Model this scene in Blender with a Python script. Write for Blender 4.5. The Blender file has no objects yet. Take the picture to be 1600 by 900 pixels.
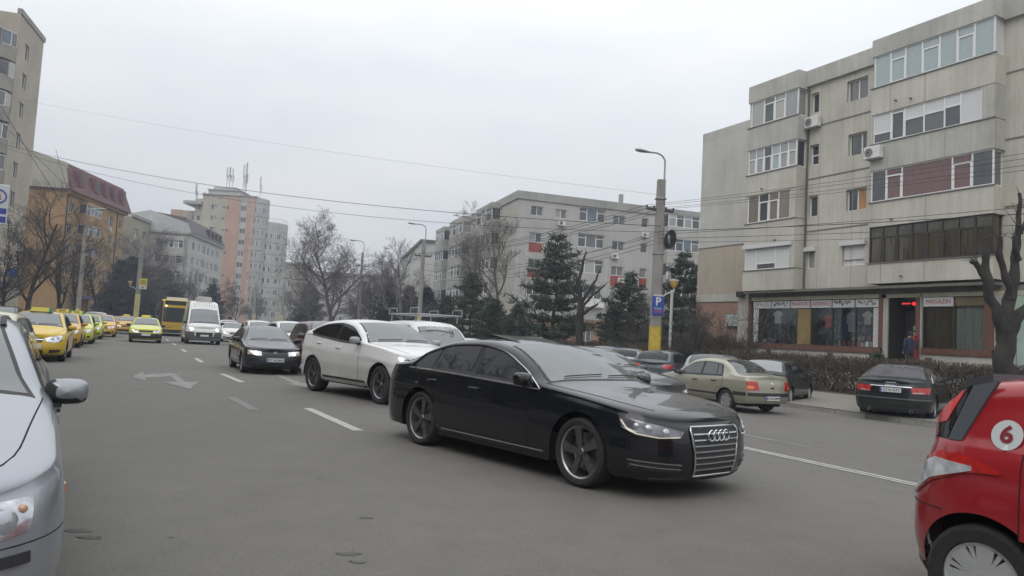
import bpy, bmesh, math, random
from mathutils import Vector, Matrix, noise as mnoise
R_ = math.radians
scene = bpy.context.scene
COL = scene.collection
random.seed(7)

# ---------------------------------------------------------------- camera
cam_d = bpy.data.cameras.new('camera'); cam = bpy.data.objects.new('camera', cam_d); COL.objects.link(cam)
PITCH, ROLL = R_(3.826), R_(3.15)
_r0, _u0, _f = Vector((1, 0, 0)), Vector((0, -math.sin(PITCH), math.cos(PITCH))), Vector((0, math.cos(PITCH), math.sin(PITCH)))
_r = _r0 * math.cos(ROLL) + _u0 * math.sin(ROLL); _u = _u0 * math.cos(ROLL) - _r0 * math.sin(ROLL)
M = Matrix((_r, _u, -_f)).transposed().to_4x4(); M.translation = (0, 0, 1.48)
cam.matrix_world = M
cam_d.sensor_width = 36; cam_d.lens = 36 * 1150 / 1600
cam_d.clip_start = 0.1; cam_d.clip_end = 3000
scene.camera = cam

# ---------------------------------------------------------------- overcast sky, soft sun, exposure
SUN_EL, SUN_AZ = R_(48), R_(205)
world = bpy.data.worlds.new('World'); scene.world = world; world.use_nodes = True
nt = world.node_tree; nt.nodes.clear()
W = nt.nodes.new; LK = nt.links.new
out = W('ShaderNodeOutputWorld'); bg = W('ShaderNodeBackground')
sky = W('ShaderNodeTexSky'); sky.sky_type = 'NISHITA'; sky.sun_disc = False
sky.sun_elevation = SUN_EL; sky.sun_rotation = SUN_AZ; sky.dust_density = 3
tc = W('ShaderNodeTexCoord'); mp = W('ShaderNodeMapping'); mp.inputs['Scale'].default_value = (1.2, 1.2, 4.0)
nz = W('ShaderNodeTexNoise'); nz.inputs['Scale'].default_value = 1.6; nz.inputs['Detail'].default_value = 5; nz.inputs['Roughness'].default_value = .55
LK(tc.outputs['Generated'], mp.inputs[0]); LK(mp.outputs[0], nz.inputs[0])
rp = W('ShaderNodeValToRGB')
rp.color_ramp.elements[0].position = .34; rp.color_ramp.elements[0].color = (6.85, 7.15, 7.5, 1)
rp.color_ramp.elements[1].position = .68; rp.color_ramp.elements[1].color = (8.1, 8.2, 8.3, 1)
LK(nz.outputs[0], rp.inputs[0])
# an overcast sky is brighter towards the zenith: (1 + 2 sin h) / 3
sx = W('ShaderNodeSeparateXYZ'); LK(tc.outputs['Generated'], sx.inputs[0])
gr = W('ShaderNodeMapRange'); gr.inputs['From Min'].default_value = .12; gr.inputs['From Max'].default_value = 1
gr.inputs['To Min'].default_value = .69; gr.inputs['To Max'].default_value = 1.72; LK(sx.outputs[2], gr.inputs[0])
ml = W('ShaderNodeMix'); ml.data_type = 'RGBA'; ml.blend_type = 'MULTIPLY'; ml.inputs[0].default_value = 1
LK(rp.outputs[0], ml.inputs[6]); LK(gr.outputs[0], ml.inputs[7])
mx = W('ShaderNodeMix'); mx.data_type = 'RGBA'; mx.inputs[0].default_value = .93
LK(sky.outputs[0], mx.inputs[6]); LK(ml.outputs[2], mx.inputs[7])
LK(mx.outputs[2], bg.inputs['Color']); bg.inputs['Strength'].default_value = .1
LK(bg.outputs[0], out.inputs[0])
sun_d = bpy.data.lights.new('sun', 'SUN'); sun = bpy.data.objects.new('sun', sun_d); COL.objects.link(sun)
sun_d.energy = .5; sun_d.angle = R_(40); sun_d.color = (1, .96, .9)
sun.rotation_euler = Vector((math.sin(SUN_AZ) * math.cos(SUN_EL), math.cos(SUN_AZ) * math.cos(SUN_EL), math.sin(SUN_EL))).to_track_quat('Z', 'Y').to_euler()
scene.view_settings.view_transform = 'Standard'; scene.view_settings.look = 'None'
scene.view_settings.exposure = 0.5; scene.view_settings.gamma = 1
scene.render.engine = 'CYCLES'
scene.cycles.use_denoising = True
scene.cycles.max_bounces = 6; scene.cycles.transparent_max_bounces = 12
scene.cycles.volume_bounces = 0

# ---------------------------------------------------------------- helpers: objects
def tag(o, label=None, cat=None, group=None, kind=None):
    if label: o['label'] = label
    if cat: o['category'] = cat
    if group: o['group'] = group
    if kind: o['kind'] = kind
    return o
def thing(name, label, cat, loc=(0, 0, 0), rz=0., group=None):
    o = bpy.data.objects.new(name, None); COL.objects.link(o)
    o.location = loc; o.rotation_euler = (0, 0, rz); o.empty_display_size = .2
    return tag(o, label, cat, group)
def inst(name, me, parent=None, loc=(0, 0, 0), rot=(0, 0, 0), scale=None):
    o = bpy.data.objects.new(name, me); COL.objects.link(o)
    o.location = loc; o.rotation_euler = rot
    if scale: o.scale = scale
    if parent: o.parent = parent
    return o
def kids(o): return [c for c in bpy.data.objects if c.parent == o]
CHILD = {}
def copy_tree(o, parent=None, tree=None):
    if tree is None:
        tree = {}
        for c in bpy.data.objects:
            if c.parent: tree.setdefault(c.parent.name, []).append(c)
    c = o.copy(); COL.objects.link(c); c.parent = parent
    for ch in tree.get(o.name, []): copy_tree(ch, c, tree)
    return c

# ---------------------------------------------------------------- helpers: mesh builder
class MB:
    def __init__(s): s.v = []; s.f = []; s.m = []
    def add(s, vs, fs, mi=0):
        b = len(s.v); s.v += [tuple(p) for p in vs]
        for f in fs: s.f.append(tuple(i + b for i in f)); s.m.append(mi)
    def quad(s, a, b, c, d, mi=0): s.add([a, b, c, d], [(0, 1, 2, 3)], mi)
    def box(s, x0, x1, y0, y1, z0, z1, mi=0):
        s.add([(x0, y0, z0), (x1, y0, z0), (x1, y1, z0), (x0, y1, z0), (x0, y0, z1), (x1, y0, z1), (x1, y1, z1), (x0, y1, z1)],
              [(3, 2, 1, 0), (4, 5, 6, 7), (0, 1, 5, 4), (1, 2, 6, 5), (2, 3, 7, 6), (3, 0, 4, 7)], mi)
    def rbox(s, x0, x1, y0, y1, z0, z1, r=.02, mi=0):
        # box with chamfered vertical and top edges
        def ring(x0, x1, y0, y1, r): return [(x0 + r, y0), (x1 - r, y0), (x1, y0 + r), (x1, y1 - r), (x1 - r, y1), (x0 + r, y1), (x0, y1 - r), (x0, y0 + r)]
        vs = []
        for z, g in ((z0, r), (z0 + r, 0), (z1 - r, 0), (z1, r)):
            vs += [(x, y, z) for x, y in ring(x0 + g, x1 - g, y0 + g, y1 - g, r)]
        fs = [tuple(range(7, -1, -1)), tuple(range(24, 32))]
        for k in range(3):
            for i in range(8):
                j = (i + 1) % 8; fs.append((k * 8 + i, k * 8 + j, k * 8 + 8 + j, k * 8 + 8 + i))
        s.add(vs, fs, mi)
    def prism(s, poly, z0, z1, mi=0):
        n = len(poly)
        s.add([(x, y, z0) for x, y in poly] + [(x, y, z1) for x, y in poly],
              [tuple(range(n - 1, -1, -1)), tuple(range(n, 2 * n))] + [(i, (i + 1) % n, n + (i + 1) % n, n + i) for i in range(n)], mi)
    def grid(s, P, mi=0, closed=False):
        r, c = len(P), len(P[0]); vs = [p for row in P for p in row]; fs = []
        for i in range(r - 1):
            for j in range(c if closed else c - 1):
                k = (j + 1) % c; fs.append((i * c + j, i * c + k, (i + 1) * c + k, (i + 1) * c + j))
        s.add(vs, fs, mi)
    def tube(s, pts, rad, n=6, mi=0, cap=True):
        pts = [Vector(p) for p in pts]
        if not isinstance(rad, (list, tuple)): rad = [rad] * len(pts)
        rings = []; up = None
        for i, p in enumerate(pts):
            d = (pts[min(i + 1, len(pts) - 1)] - pts[max(i - 1, 0)]).normalized()
            if up is None: up = Vector((0, 0, 1)) if abs(d.z) < .9 else Vector((1, 0, 0))
            a = d.cross(up).normalized(); b = a.cross(d); up = b
            rings.append([p + (a * math.cos(t) + b * math.sin(t)) * rad[i] for t in (2 * math.pi * k / n for k in range(n))])
        b0 = len(s.v); s.grid(rings, mi, True)
        if cap:
            s.f.append(tuple(b0 + k for k in range(n))); s.m.append(mi)
            s.f.append(tuple(b0 + (len(pts) - 1) * n + k for k in range(n - 1, -1, -1))); s.m.append(mi)
    def lathe(s, prof, axis='z', n=24, c=(0, 0, 0), mi=0):
        rows = []
        for r, h in prof:
            row = []
            for k in range(n):
                t = 2 * math.pi * k / n; x, y = r * math.cos(t), r * math.sin(t)
                row.append({'z': (c[0] + x, c[1] + y, c[2] + h), 'y': (c[0] + x, c[1] + h, c[2] + y), 'x': (c[0] + h, c[1] + x, c[2] + y)}[axis])
            rows.append(row)
        s.grid(rows, mi, True)
    def mesh(s, name, mats, smooth=None):
        me = bpy.data.meshes.new(name); me.from_pydata(s.v, [], s.f); 
        for m in (mats if isinstance(mats, (list, tuple)) else [mats]): me.materials.append(m)
        if any(s.m): me.polygons.foreach_set('material_index', s.m)
        bm = bmesh.new(); bm.from_mesh(me); bmesh.ops.recalc_face_normals(bm, faces=bm.faces); bm.to_mesh(me); bm.free()
        if smooth:
            me.polygons.foreach_set('use_smooth', [True] * len(me.polygons)); me.set_sharp_from_angle(angle=R_(smooth))
        me.update(); return me
    def obj(s, name, mats, parent=None, loc=(0, 0, 0), rot=(0, 0, 0), smooth=None):
        return inst(name, s.mesh(name, mats, smooth), parent, loc, rot)

# ---------------------------------------------------------------- helpers: materials
MATS = {}
def mat(name, col, rough=.7, metal=0., spec=None, ns=None, na=.15, bump=0., coat=0., col2=None, emit=0., ior=None, coords='Object', stretch=None, wave=None):
    """principled; ns = noise scale, na = how far noise moves the colour, col2 = the other colour of the noise"""
    if name in MATS: return MATS[name]
    m = bpy.data.materials.new(name); m.use_nodes = True; MATS[name] = m
    nt = m.node_tree; b = nt.nodes['Principled BSDF']
    b.inputs['Base Color'].default_value = (*col, 1); b.inputs['Roughness'].default_value = rough; b.inputs['Metallic'].default_value = metal
    if spec is not None: b.inputs['Specular IOR Level'].default_value = spec
    if ior: b.inputs['IOR'].default_value = ior
    if coat: b.inputs['Coat Weight'].default_value = coat; b.inputs['Coat Roughness'].default_value = .04
    if emit: b.inputs['Emission Color'].default_value = (*col, 1); b.inputs['Emission Strength'].default_value = emit
    if ns:
        tcn = nt.nodes.new('ShaderNodeTexCoord'); n1 = nt.nodes.new('ShaderNodeTexNoise'); n1.inputs['Scale'].default_value = ns; n1.inputs['Detail'].default_value = 6; n1.inputs['Roughness'].default_value = .62
        if stretch:
            mpn = nt.nodes.new('ShaderNodeMapping'); mpn.inputs['Scale'].default_value = stretch
            nt.links.new(tcn.outputs[coords], mpn.inputs[0]); nt.links.new(mpn.outputs[0], n1.inputs[0])
        else: nt.links.new(tcn.outputs[coords], n1.inputs[0])
        r = nt.nodes.new('ShaderNodeValToRGB'); r.color_ramp.elements[0].position = .32; r.color_ramp.elements[1].position = .68
        c2 = col2 or tuple(min(1, c * (1 + na)) for c in col)
        c1 = col if col2 else tuple(c * (1 - na) for c in col)
        r.color_ramp.elements[0].color = (*c1, 1); r.color_ramp.elements[1].color = (*c2, 1)
        nt.links.new(n1.outputs[0], r.inputs[0]); nt.links.new(r.outputs[0], b.inputs['Base Color'])
        if bump:
            bp = nt.nodes.new('ShaderNodeBump'); bp.inputs['Strength'].default_value = bump; bp.inputs['Distance'].default_value = .02
            nt.links.new(n1.outputs[0], bp.inputs['Height']); nt.links.new(bp.outputs[0], b.inputs['Normal'])
    return m
def paint(name, col, metal=0., rough=.32, dirt=.25, dirtcol=(.16, .14, .115), top=.75):
    """car paint under clear coat, with road dust that thickens towards the sills"""
    if name in MATS: return MATS[name]
    m = mat(name, col, rough, metal, spec=.15, coat=.8); nt = m.node_tree; b = nt.nodes['Principled BSDF']
    tcn = nt.nodes.new('ShaderNodeTexCoord'); sp = nt.nodes.new('ShaderNodeSeparateXYZ'); nt.links.new(tcn.outputs['Object'], sp.inputs[0])
    mr = nt.nodes.new('ShaderNodeMapRange'); mr.inputs['From Min'].default_value = top; mr.inputs['From Max'].default_value = .15; mr.inputs['To Min'].default_value = 0; mr.inputs['To Max'].default_value = 1
    nt.links.new(sp.outputs[2], mr.inputs[0])
    n1 = nt.nodes.new('ShaderNodeTexNoise'); n1.inputs['Scale'].default_value = 1.1; n1.inputs['Detail'].default_value = 5; nt.links.new(tcn.outputs['Object'], n1.inputs[0])
    mu = nt.nodes.new('ShaderNodeMath'); mu.operation = 'MULTIPLY'; nt.links.new(mr.outputs[0], mu.inputs[0]); nt.links.new(n1.outputs[0], mu.inputs[1])
    m2 = nt.nodes.new('ShaderNodeMath'); m2.operation = 'MULTIPLY_ADD'; m2.inputs[1].default_value = dirt * 2.2; m2.inputs[2].default_value = dirt * .12; m2.use_clamp = True; nt.links.new(mu.outputs[0], m2.inputs[0])
    mx = nt.nodes.new('ShaderNodeMix'); mx.data_type = 'RGBA'; mx.inputs[6].default_value = (*col, 1); mx.inputs[7].default_value = (*dirtcol, 1)
    nt.links.new(m2.outputs[0], mx.inputs[0]); nt.links.new(mx.outputs[2], b.inputs['Base Color'])
    c1 = nt.nodes.new('ShaderNodeMath'); c1.operation = 'SUBTRACT'; c1.inputs[0].default_value = .85; nt.links.new(m2.outputs[0], c1.inputs[1]); c1.use_clamp = True
    nt.links.new(c1.outputs[0], b.inputs['Coat Weight'])
    return m
def clear_glass(name, tint=(.75, .8, .8), refl=1.0):
    """thin pane: mostly see-through, mirror-like at a slant"""
    if name in MATS: return MATS[name]
    m = bpy.data.materials.new(name); m.use_nodes = True; MATS[name] = m; nt = m.node_tree; nt.nodes.clear()
    o = nt.nodes.new('ShaderNodeOutputMaterial'); mixn = nt.nodes.new('ShaderNodeMixShader'); t = nt.nodes.new('ShaderNodeBsdfTransparent'); g = nt.nodes.new('ShaderNodeBsdfGlossy')
    fr = nt.nodes.new('ShaderNodeFresnel'); fr.inputs[0].default_value = refl if refl > 1 else 1.75
    t.inputs[0].default_value = (*tint, 1); g.inputs['Roughness'].default_value = .02; g.inputs['Color'].default_value = (.9, .95, .95, 1)
    nt.links.new(fr.outputs[0], mixn.inputs[0]); nt.links.new(t.outputs[0], mixn.inputs[1]); nt.links.new(g.outputs[0], mixn.inputs[2]); nt.links.new(mixn.outputs[0], o.inputs[0])
    return m
def text_mesh(s, size, align='CENTER', extrude=.002, bold=0.):
    cu = bpy.data.curves.new('lettering', 'FONT'); cu.body = s; cu.size = size; cu.align_x = align; cu.align_y = 'CENTER'; cu.extrude = extrude; cu.offset = bold; cu.resolution_u = 3
    o = bpy.data.objects.new('lettering', cu); COL.objects.link(o)
    dg = bpy.context.evaluated_depsgraph_get(); me = bpy.data.meshes.new_from_object(o.evaluated_get(dg))
    bpy.data.objects.remove(o); return me
def lettering(s, size, m, parent, loc, rot, bold=0., align='CENTER', sx=1.):
    me = text_mesh(s, size, align, .003, bold); me.materials.clear(); me.materials.append(m)
    return inst('lettering', me, parent, loc, rot, (sx, 1, 1))
def hermite(pts):
    """smooth curve through (x, y) points without overshoot"""
    pts = sorted(pts); n = len(pts)
    xs = [p[0] for p in pts]; ys = [p[1] for p in pts]
    d = [(ys[i + 1] - ys[i]) / max(1e-9, xs[i + 1] - xs[i]) for i in range(n - 1)]
    t = [d[0]] + [0 if d[i - 1] * d[i] <= 0 else 2 * d[i - 1] * d[i] / (d[i - 1] + d[i]) for i in range(1, n - 1)] + [d[-1]]
    def f(x):
        if x <= xs[0]: return ys[0]
        if x >= xs[-1]: return ys[-1]
        lo, hi = 0, n - 1
        while hi - lo > 1:
            md = (lo + hi) // 2
            if xs[md] <= x: lo = md
            else: hi = md
        h = xs[hi] - xs[lo]; u = (x - xs[lo]) / h
        return (2 * u ** 3 - 3 * u * u + 1) * ys[lo] + (u ** 3 - 2 * u * u + u) * h * t[lo] + (3 * u * u - 2 * u ** 3) * ys[hi] + (u ** 3 - u * u) * h * t[hi]
    return f
def sstep(a, b, x):
    t = max(0., min(1., (x - a) / (b - a))); return t * t * (3 - 2 * t)
def lerp(a, b, t): return a + (b - a) * t

# street frame: s runs along the street away from the camera, n across it to the right
TH = R_(27.2); DV = Vector((-math.sin(TH), math.cos(TH), 0)); NV = Vector((math.cos(TH), math.sin(TH), 0))
def gz(n): return -.18 * sstep(6, 13, n)
def sn(s, n, z=0.): return DV * s + NV * n + Vector((0, 0, z))

# ---------------------------------------------------------------- vehicles
BLK = mat('black_trim', (.018, .018, .02), .55); GAP = mat('shut_line_dark', (.006, .006, .007), .9)
RUB = mat('tyre_rubber', (.022, .022, .023), .85, ns=30, na=.3)
GLS = mat('car_glass', (.016, .02, .021), .03, ior=1.95, coat=.0); TINT = mat('privacy_glass', (.004, .004, .005), .03, ior=1.45)
WSG = mat('windscreen_glass', (.05, .062, .064), .06, ior=2.1)
CHR = mat('chrome', (.62, .63, .65), .12, 1.); ALU = mat('alloy', (.42, .43, .44), .35, .8, ns=12, na=.15); DALU = mat('dark_alloy', (.135, .137, .145), .32, .75, ns=25, na=.25)
HUBC = mat('hubcap_plastic', (.52, .53, .54), .38, .45, ns=6, na=.1)
LAMP = mat('lamp_reflector', (.52, .54, .57), .14, .75, ns=9, na=.35, coat=.6); LDK = mat('lamp_dark', (.03, .032, .035), .2, .3, coat=.7)
LIT = mat('lit_lamp', (1, .93, .8), .3, emit=4.); DRL = mat('lit_running_lamp', (.5, .45, .37), .3, emit=.4); BULB = mat('lamp_lens', (.42, .44, .47), .08, .5, coat=.8)
RED = mat('tail_lamp_red', (.42, .018, .016), .15, coat=.8, ns=14, na=.35); AMB = mat('amber_lens', (.75, .22, .03), .15, coat=.8)
PLW = mat('plate_white', (.62, .63, .63), .5, ns=20, na=.12); PLB = mat('plate_blue', (.03, .08, .42), .5); INK = mat('plate_ink', (.01, .01, .012), .5)
UND = mat('underbody_dark', (.008, .008, .009), .95); DISC = mat('brake_disc', (.25, .25, .25), .4, .9)
MIRG = mat('mirror_glass', (.5, .52, .55), .03, 1.)

class Car:
    def __init__(s, spec):
        d = dict(Af=.75, nf=2.7, Ar=.55, nr=3.0, zs=.22, Ra=None, tum=.36, rc=.12, crown=.035, wt=.005, wsb=.14, rwb=.08, R=.31, tw=.2,
                 insS=[(0, .07), (.12, .025), (.35, .0), (.6, .002), (.8, .012), (.9, .022), (1, .05)],
                 insF=[(0, .12), (.15, .03), (.4, 0), (.65, .02), (.85, .06), (1, .16)],
                 insR=[(0, .10), (.15, .02), (.4, 0), (.6, .015), (.8, .03), (1, .07)], step=.012)
        d.update(spec); s.__dict__.update(d)
        L = s.L; s.X = lambda a: L / 2 - a
        s.Ra = s.Ra or s.R + .055
        s.belt_ = hermite([(L / 2 - a, z) for a, z in s.belt]); s.cl_ = hermite([(L / 2 - a, z) for a, z in s.cl])
        s.iS, s.iF, s.iR = hermite(s.insS), hermite(s.insF), hermite(s.insR)
        s.xw = [L / 2 - s.fw, L / 2 - s.rw]
        s.zsill = hermite([(L / 2, s.zs - .02), (L / 2 - .5, s.zs), (0, s.zs + .03), (-L / 2 + .6, s.zs + .04), (-L / 2, s.zs + .07)])
        s.plan = s._plan()
        # arc length along the plan from the nose / from the tail
        s.arcF = s._arc(s.plan); s.arcR = s._arc(s.plan[::-1])
    def hw(s, x):
        h = s.W / 2; L = s.L
        if x > L / 2 - s.Af: t = min(1, (x - L / 2 + s.Af) / s.Af); return h * (1 - t ** s.nf) ** (1 / s.nf)
        if x < -L / 2 + s.Ar: t = min(1, (-x - L / 2 + s.Ar) / s.Ar); return h * (1 - t ** s.nr) ** (1 / s.nr)
        return h
    def nrm(s, x, y):
        L = s.L; h = s.W / 2
        if x > L / 2 - s.Af: n = s.nf; A = s.Af; t = min(1, (x - L / 2 + A) / A); sg = 1
        elif x < -L / 2 + s.Ar: n = s.nr; A = s.Ar; t = min(1, (-x - L / 2 + A) / A); sg = -1
        else: return 0., 1.
        a, b = t ** (n - 1) / A, (max(0, y) / h) ** (n - 1) / h; l = math.hypot(a, b) or 1; return sg * a / l, b / l
    def _plan(s, dense=60):
        L = s.L; h = s.W / 2; pts = []
        for k in range(dense + 1):
            f = math.pi / 2 * k / dense; pts.append((L / 2 - s.Af + s.Af * math.cos(f) ** (2 / s.nf), h * math.sin(f) ** (2 / s.nf)))
        n = 30
        for k in range(1, n): pts.append((lerp(L / 2 - s.Af, -L / 2 + s.Ar, k / n), h))
        for k in range(dense + 1):
            f = math.pi / 2 * (1 - k / dense); pts.append((-L / 2 + s.Ar - s.Ar * math.cos(f) ** (2 / s.nr), h * math.sin(f) ** (2 / s.nr)))
        return pts
    def _arc(s, pl):
        a = [0]
        for p, q in zip(pl, pl[1:]): a.append(a[-1] + math.hypot(q[0] - p[0], q[1] - p[1]))
        return a, pl
    def at_arc(s, which, u):
        a, pl = s.arcF if which == 'f' else s.arcR
        if u <= 0: return pl[0]
        for i in range(len(a) - 1):
            if a[i + 1] >= u: t = (u - a[i]) / max(1e-9, a[i + 1] - a[i]); return lerp(pl[i][0], pl[i + 1][0], t), lerp(pl[i][1], pl[i + 1][1], t)
        return pl[-1]
    def low(s, x, y, z):
        nx, ny = s.nrm(x, y); zb = s.belt_(x); zs = s.zs; t = max(0, min(1, (z - zs) / (zb - zs)))
        off = ny * ny * s.iS(t) + nx * nx * (s.iF(t) if nx > 0 else s.iR(t))
        return Vector((x - nx * off, max(0, y - ny * off), z))
    def bow(s, x, f):
        xc, xr0, xr1, xb = s.X(s.cowl), s.X(s.rf), s.X(s.rr), s.X(s.rb)
        b = s.wsb * (sstep(xc + .5, xc, x) if x > xc else lerp(.35, 1, (x - xr0) / (xc - xr0)) if x > xr0 else .35 * sstep(xr1, xr0, x))
        if x < xr1: b -= s.rwb * (min(1, (x - xr1) / (xb - xr1)) if x > xb else sstep(xb - .5, xb, x))
        return b * (1 - f * f)
    def section(s, yb, zb, h, m=15):
        r = min(s.rc, .55 * h); ys = yb - s.step; tp = min(s.tum * (h - r), ys * .7); yr = ys - tp; cr = min(s.crown, h * .3)
        out = []
        w = sstep(.13, .34, h)
        for j in range(m + 1):
            t = j / m; a = math.pi / 2 * t
            dy, dz = yb * math.cos(a) ** .7, zb + h * math.sin(a) ** .75
            if t <= .3: q = t / .3; ty, tz = lerp(ys, yr, q), zb + (h - r - cr) * q
            elif t <= .62: q = (t - .3) / .32 * math.pi / 2; ty, tz = yr - (1 - math.cos(q)) * r * 1.3, zb + h - r - cr + math.sin(q) * r
            else: q = (t - .62) / .38; y1 = yr - r * 1.3; ty = y1 * (1 - q); tz = zb + h - cr * (1 - q) ** 2
            out.append((lerp(dy, max(0, ty), w), lerp(dz, tz, w)))
        out[0] = (yb, zb); out[-1] = (0, zb + h)
        return out, yr - r * .9, zb + h - r - cr
    def up(s, x, yq):
        """point of the upper surface above (x, y)"""
        y0 = s.hw(x); b = s.low(x, y0, s.belt_(x)); h = max(.004, s.cl_(b.x) - b.z); sec, yr, zr = s.section(b.y, b.z, h)
        z = sec[-1][1]
        for (ya, za), (yc, zc) in zip(sec, sec[1:]):
            if yc <= abs(yq) <= ya: z = lerp(za, zc, (ya - abs(yq)) / max(1e-6, ya - yc)); break
        return Vector((b.x + s.bow(b.x, min(1, abs(yq) / max(.05, b.y))), yq, z))
    def yedge(s, x):
        b = s.low(x, s.hw(x), s.belt_(x)); h = max(.004, s.cl_(b.x) - b.z); return s.section(b.y, b.z, h)[1]
    def zedge(s, x):
        b = s.low(x, s.hw(x), s.belt_(x)); h = max(.004, s.cl_(b.x) - b.z); return s.section(b.y, b.z, h)[2]
    def side(s, x, z):
        y0 = s.hw(x); zb = s.belt_(x)
        if z <= zb: return s.low(x, y0, z)
        b = s.low(x, y0, zb); return Vector((b.x, b.y - s.step - s.tum * (z - zb), z))
    # ---- body shell
    def body(s, q=1.):
        L = s.L; h = s.W / 2; cols = []
        nF = int(20 * q)
        for k in range(nF + 1):
            f = math.pi / 2 * k / nF; cols.append((L / 2 - s.Af + s.Af * math.cos(f) ** (2 / s.nf), h * math.sin(f) ** (2 / s.nf), None))
        nM = int(34 * q)
        for k in range(1, nM): x = lerp(L / 2 - s.Af, -L / 2 + s.Ar, k / nM); cols.append((x, h, None))
        for k in range(nF + 1):
            f = math.pi / 2 * (1 - k / nF); cols.append((-L / 2 + s.Ar - s.Ar * math.cos(f) ** (2 / s.nr), h * math.sin(f) ** (2 / s.nr), None))
        Ra = s.Ra; zw = s.R
        cols = [c for c in cols if all(abs(c[0] - xw) > Ra + .012 or c[1] < h * .7 for xw in s.xw)]
        nA = int(16 * q)
        for xw in s.xw:
            for k in range(nA + 1):
                a = math.pi * k / nA; x = xw + Ra * math.cos(a); cols.append((x, s.hw(x), zw + Ra * math.sin(a)))
            for e in (1, -1): x = xw + e * (Ra + .004); cols.append((x, s.hw(x), None))
        key = lambda c: (-c[0], c[1] if c[0] > 0 else -c[1])
        cols.sort(key=key)
        nz, m = int(13 * q), int(15 * q)
        rows = []
        for x, y, za in cols:
            zb = s.belt_(x); z0 = s.zsill(x) if za is None else max(za, s.zsill(x))
            r = [s.low(x, y, lerp(z0, zb, j / nz)) for j in range(nz + 1)]
            b = r[-1]; hh = max(.004, s.cl_(b.x) - b.z)
            sec, _, _ = s.section(b.y, b.z, hh, m)
            for yy, z in sec[1:]:
                r.append(Vector((b.x + s.bow(b.x, yy / b.y if b.y > .02 else 1), yy, z)))
            rows.append(r)
        mb = MB(); mb.grid([[tuple(p) for p in r] for r in rows]); mb.grid([[(p.x, -p.y, p.z) for p in r] for r in rows])
        return mb
    # ---- patches lying on the shell
    def patch(s, mb, P, off, thick=.02, mi=0, flip=False):
        r, c = len(P), len(P[0]); cen = Vector((0, 0, .6)); T = []; B = []
        for i in range(r):
            t = []; bb = []
            for j in range(c):
                du = P[i][min(j + 1, c - 1)] - P[i][max(j - 1, 0)]; dv = P[min(i + 1, r - 1)][j] - P[max(i - 1, 0)][j]
                n = du.cross(dv)
                if n.length < 1e-9: n = P[i][j] - cen
                n.normalize()
                if n.dot(P[i][j] - cen) < 0: n = -n
                t.append(P[i][j] + n * off); bb.append(P[i][j] - n * thick)
            T.append(t); B.append(bb)
        fl = lambda p: (p.x, -p.y, p.z) if flip else (p.x, p.y, p.z)
        mb.grid([[fl(p) for p in row] for row in T], mi)
        ring = [(0, j) for j in range(c)] + [(i, c - 1) for i in range(1, r)] + [(r - 1, j) for j in range(c - 2, -1, -1)] + [(i, 0) for i in range(r - 2, 0, -1)]
        mb.grid([[fl(T[i][j]) for i, j in ring], [fl(B[i][j]) for i, j in ring]], mi, True)
    @staticmethod
    def poly_at(pl, t):
        if len(pl) == 1: return pl[0]
        d = [0]
        for p, q in zip(pl, pl[1:]): d.append(d[-1] + math.hypot(q[0] - p[0], q[1] - p[1]) + 1e-9)
        u = t * d[-1]
        for i in range(len(pl) - 1):
            if d[i + 1] >= u - 1e-9: k = (u - d[i]) / (d[i + 1] - d[i]); return lerp(pl[i][0], pl[i + 1][0], k), lerp(pl[i][1], pl[i + 1][1], k)
        return pl[-1]
    def strip(s, f, bot, top, nx=12, nz=4):
        return [[f(*(lerp(b, t, k / nz) for b, t in zip(s.poly_at(bot, i / nx), s.poly_at(top, i / nx)))) for i in range(nx + 1)] for k in range(nz + 1)]
    def fside(s): return lambda a, z: s.side(s.X(a), z)
    def fper(s, w):
        def g(u, z):
            sg = 1 if u >= 0 else -1; x, y = s.at_arc(w, abs(u)); p = s.low(x, y, z); p.y *= sg; return p
        return g
    def ftop(s):
        def g(a, v): x = s.X(a); return s.up(x, v * s.yedge(x))
        return g
    def mk(s, name, P, off, m, parent, sides=(1,), thick=.02, smooth=40):
        r = []
        for sd in sides:
            mb = MB(); s.patch(mb, P, off, thick, 0, sd < 0); r.append(mb.obj(name, m, parent, smooth=smooth))
        return r

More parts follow.
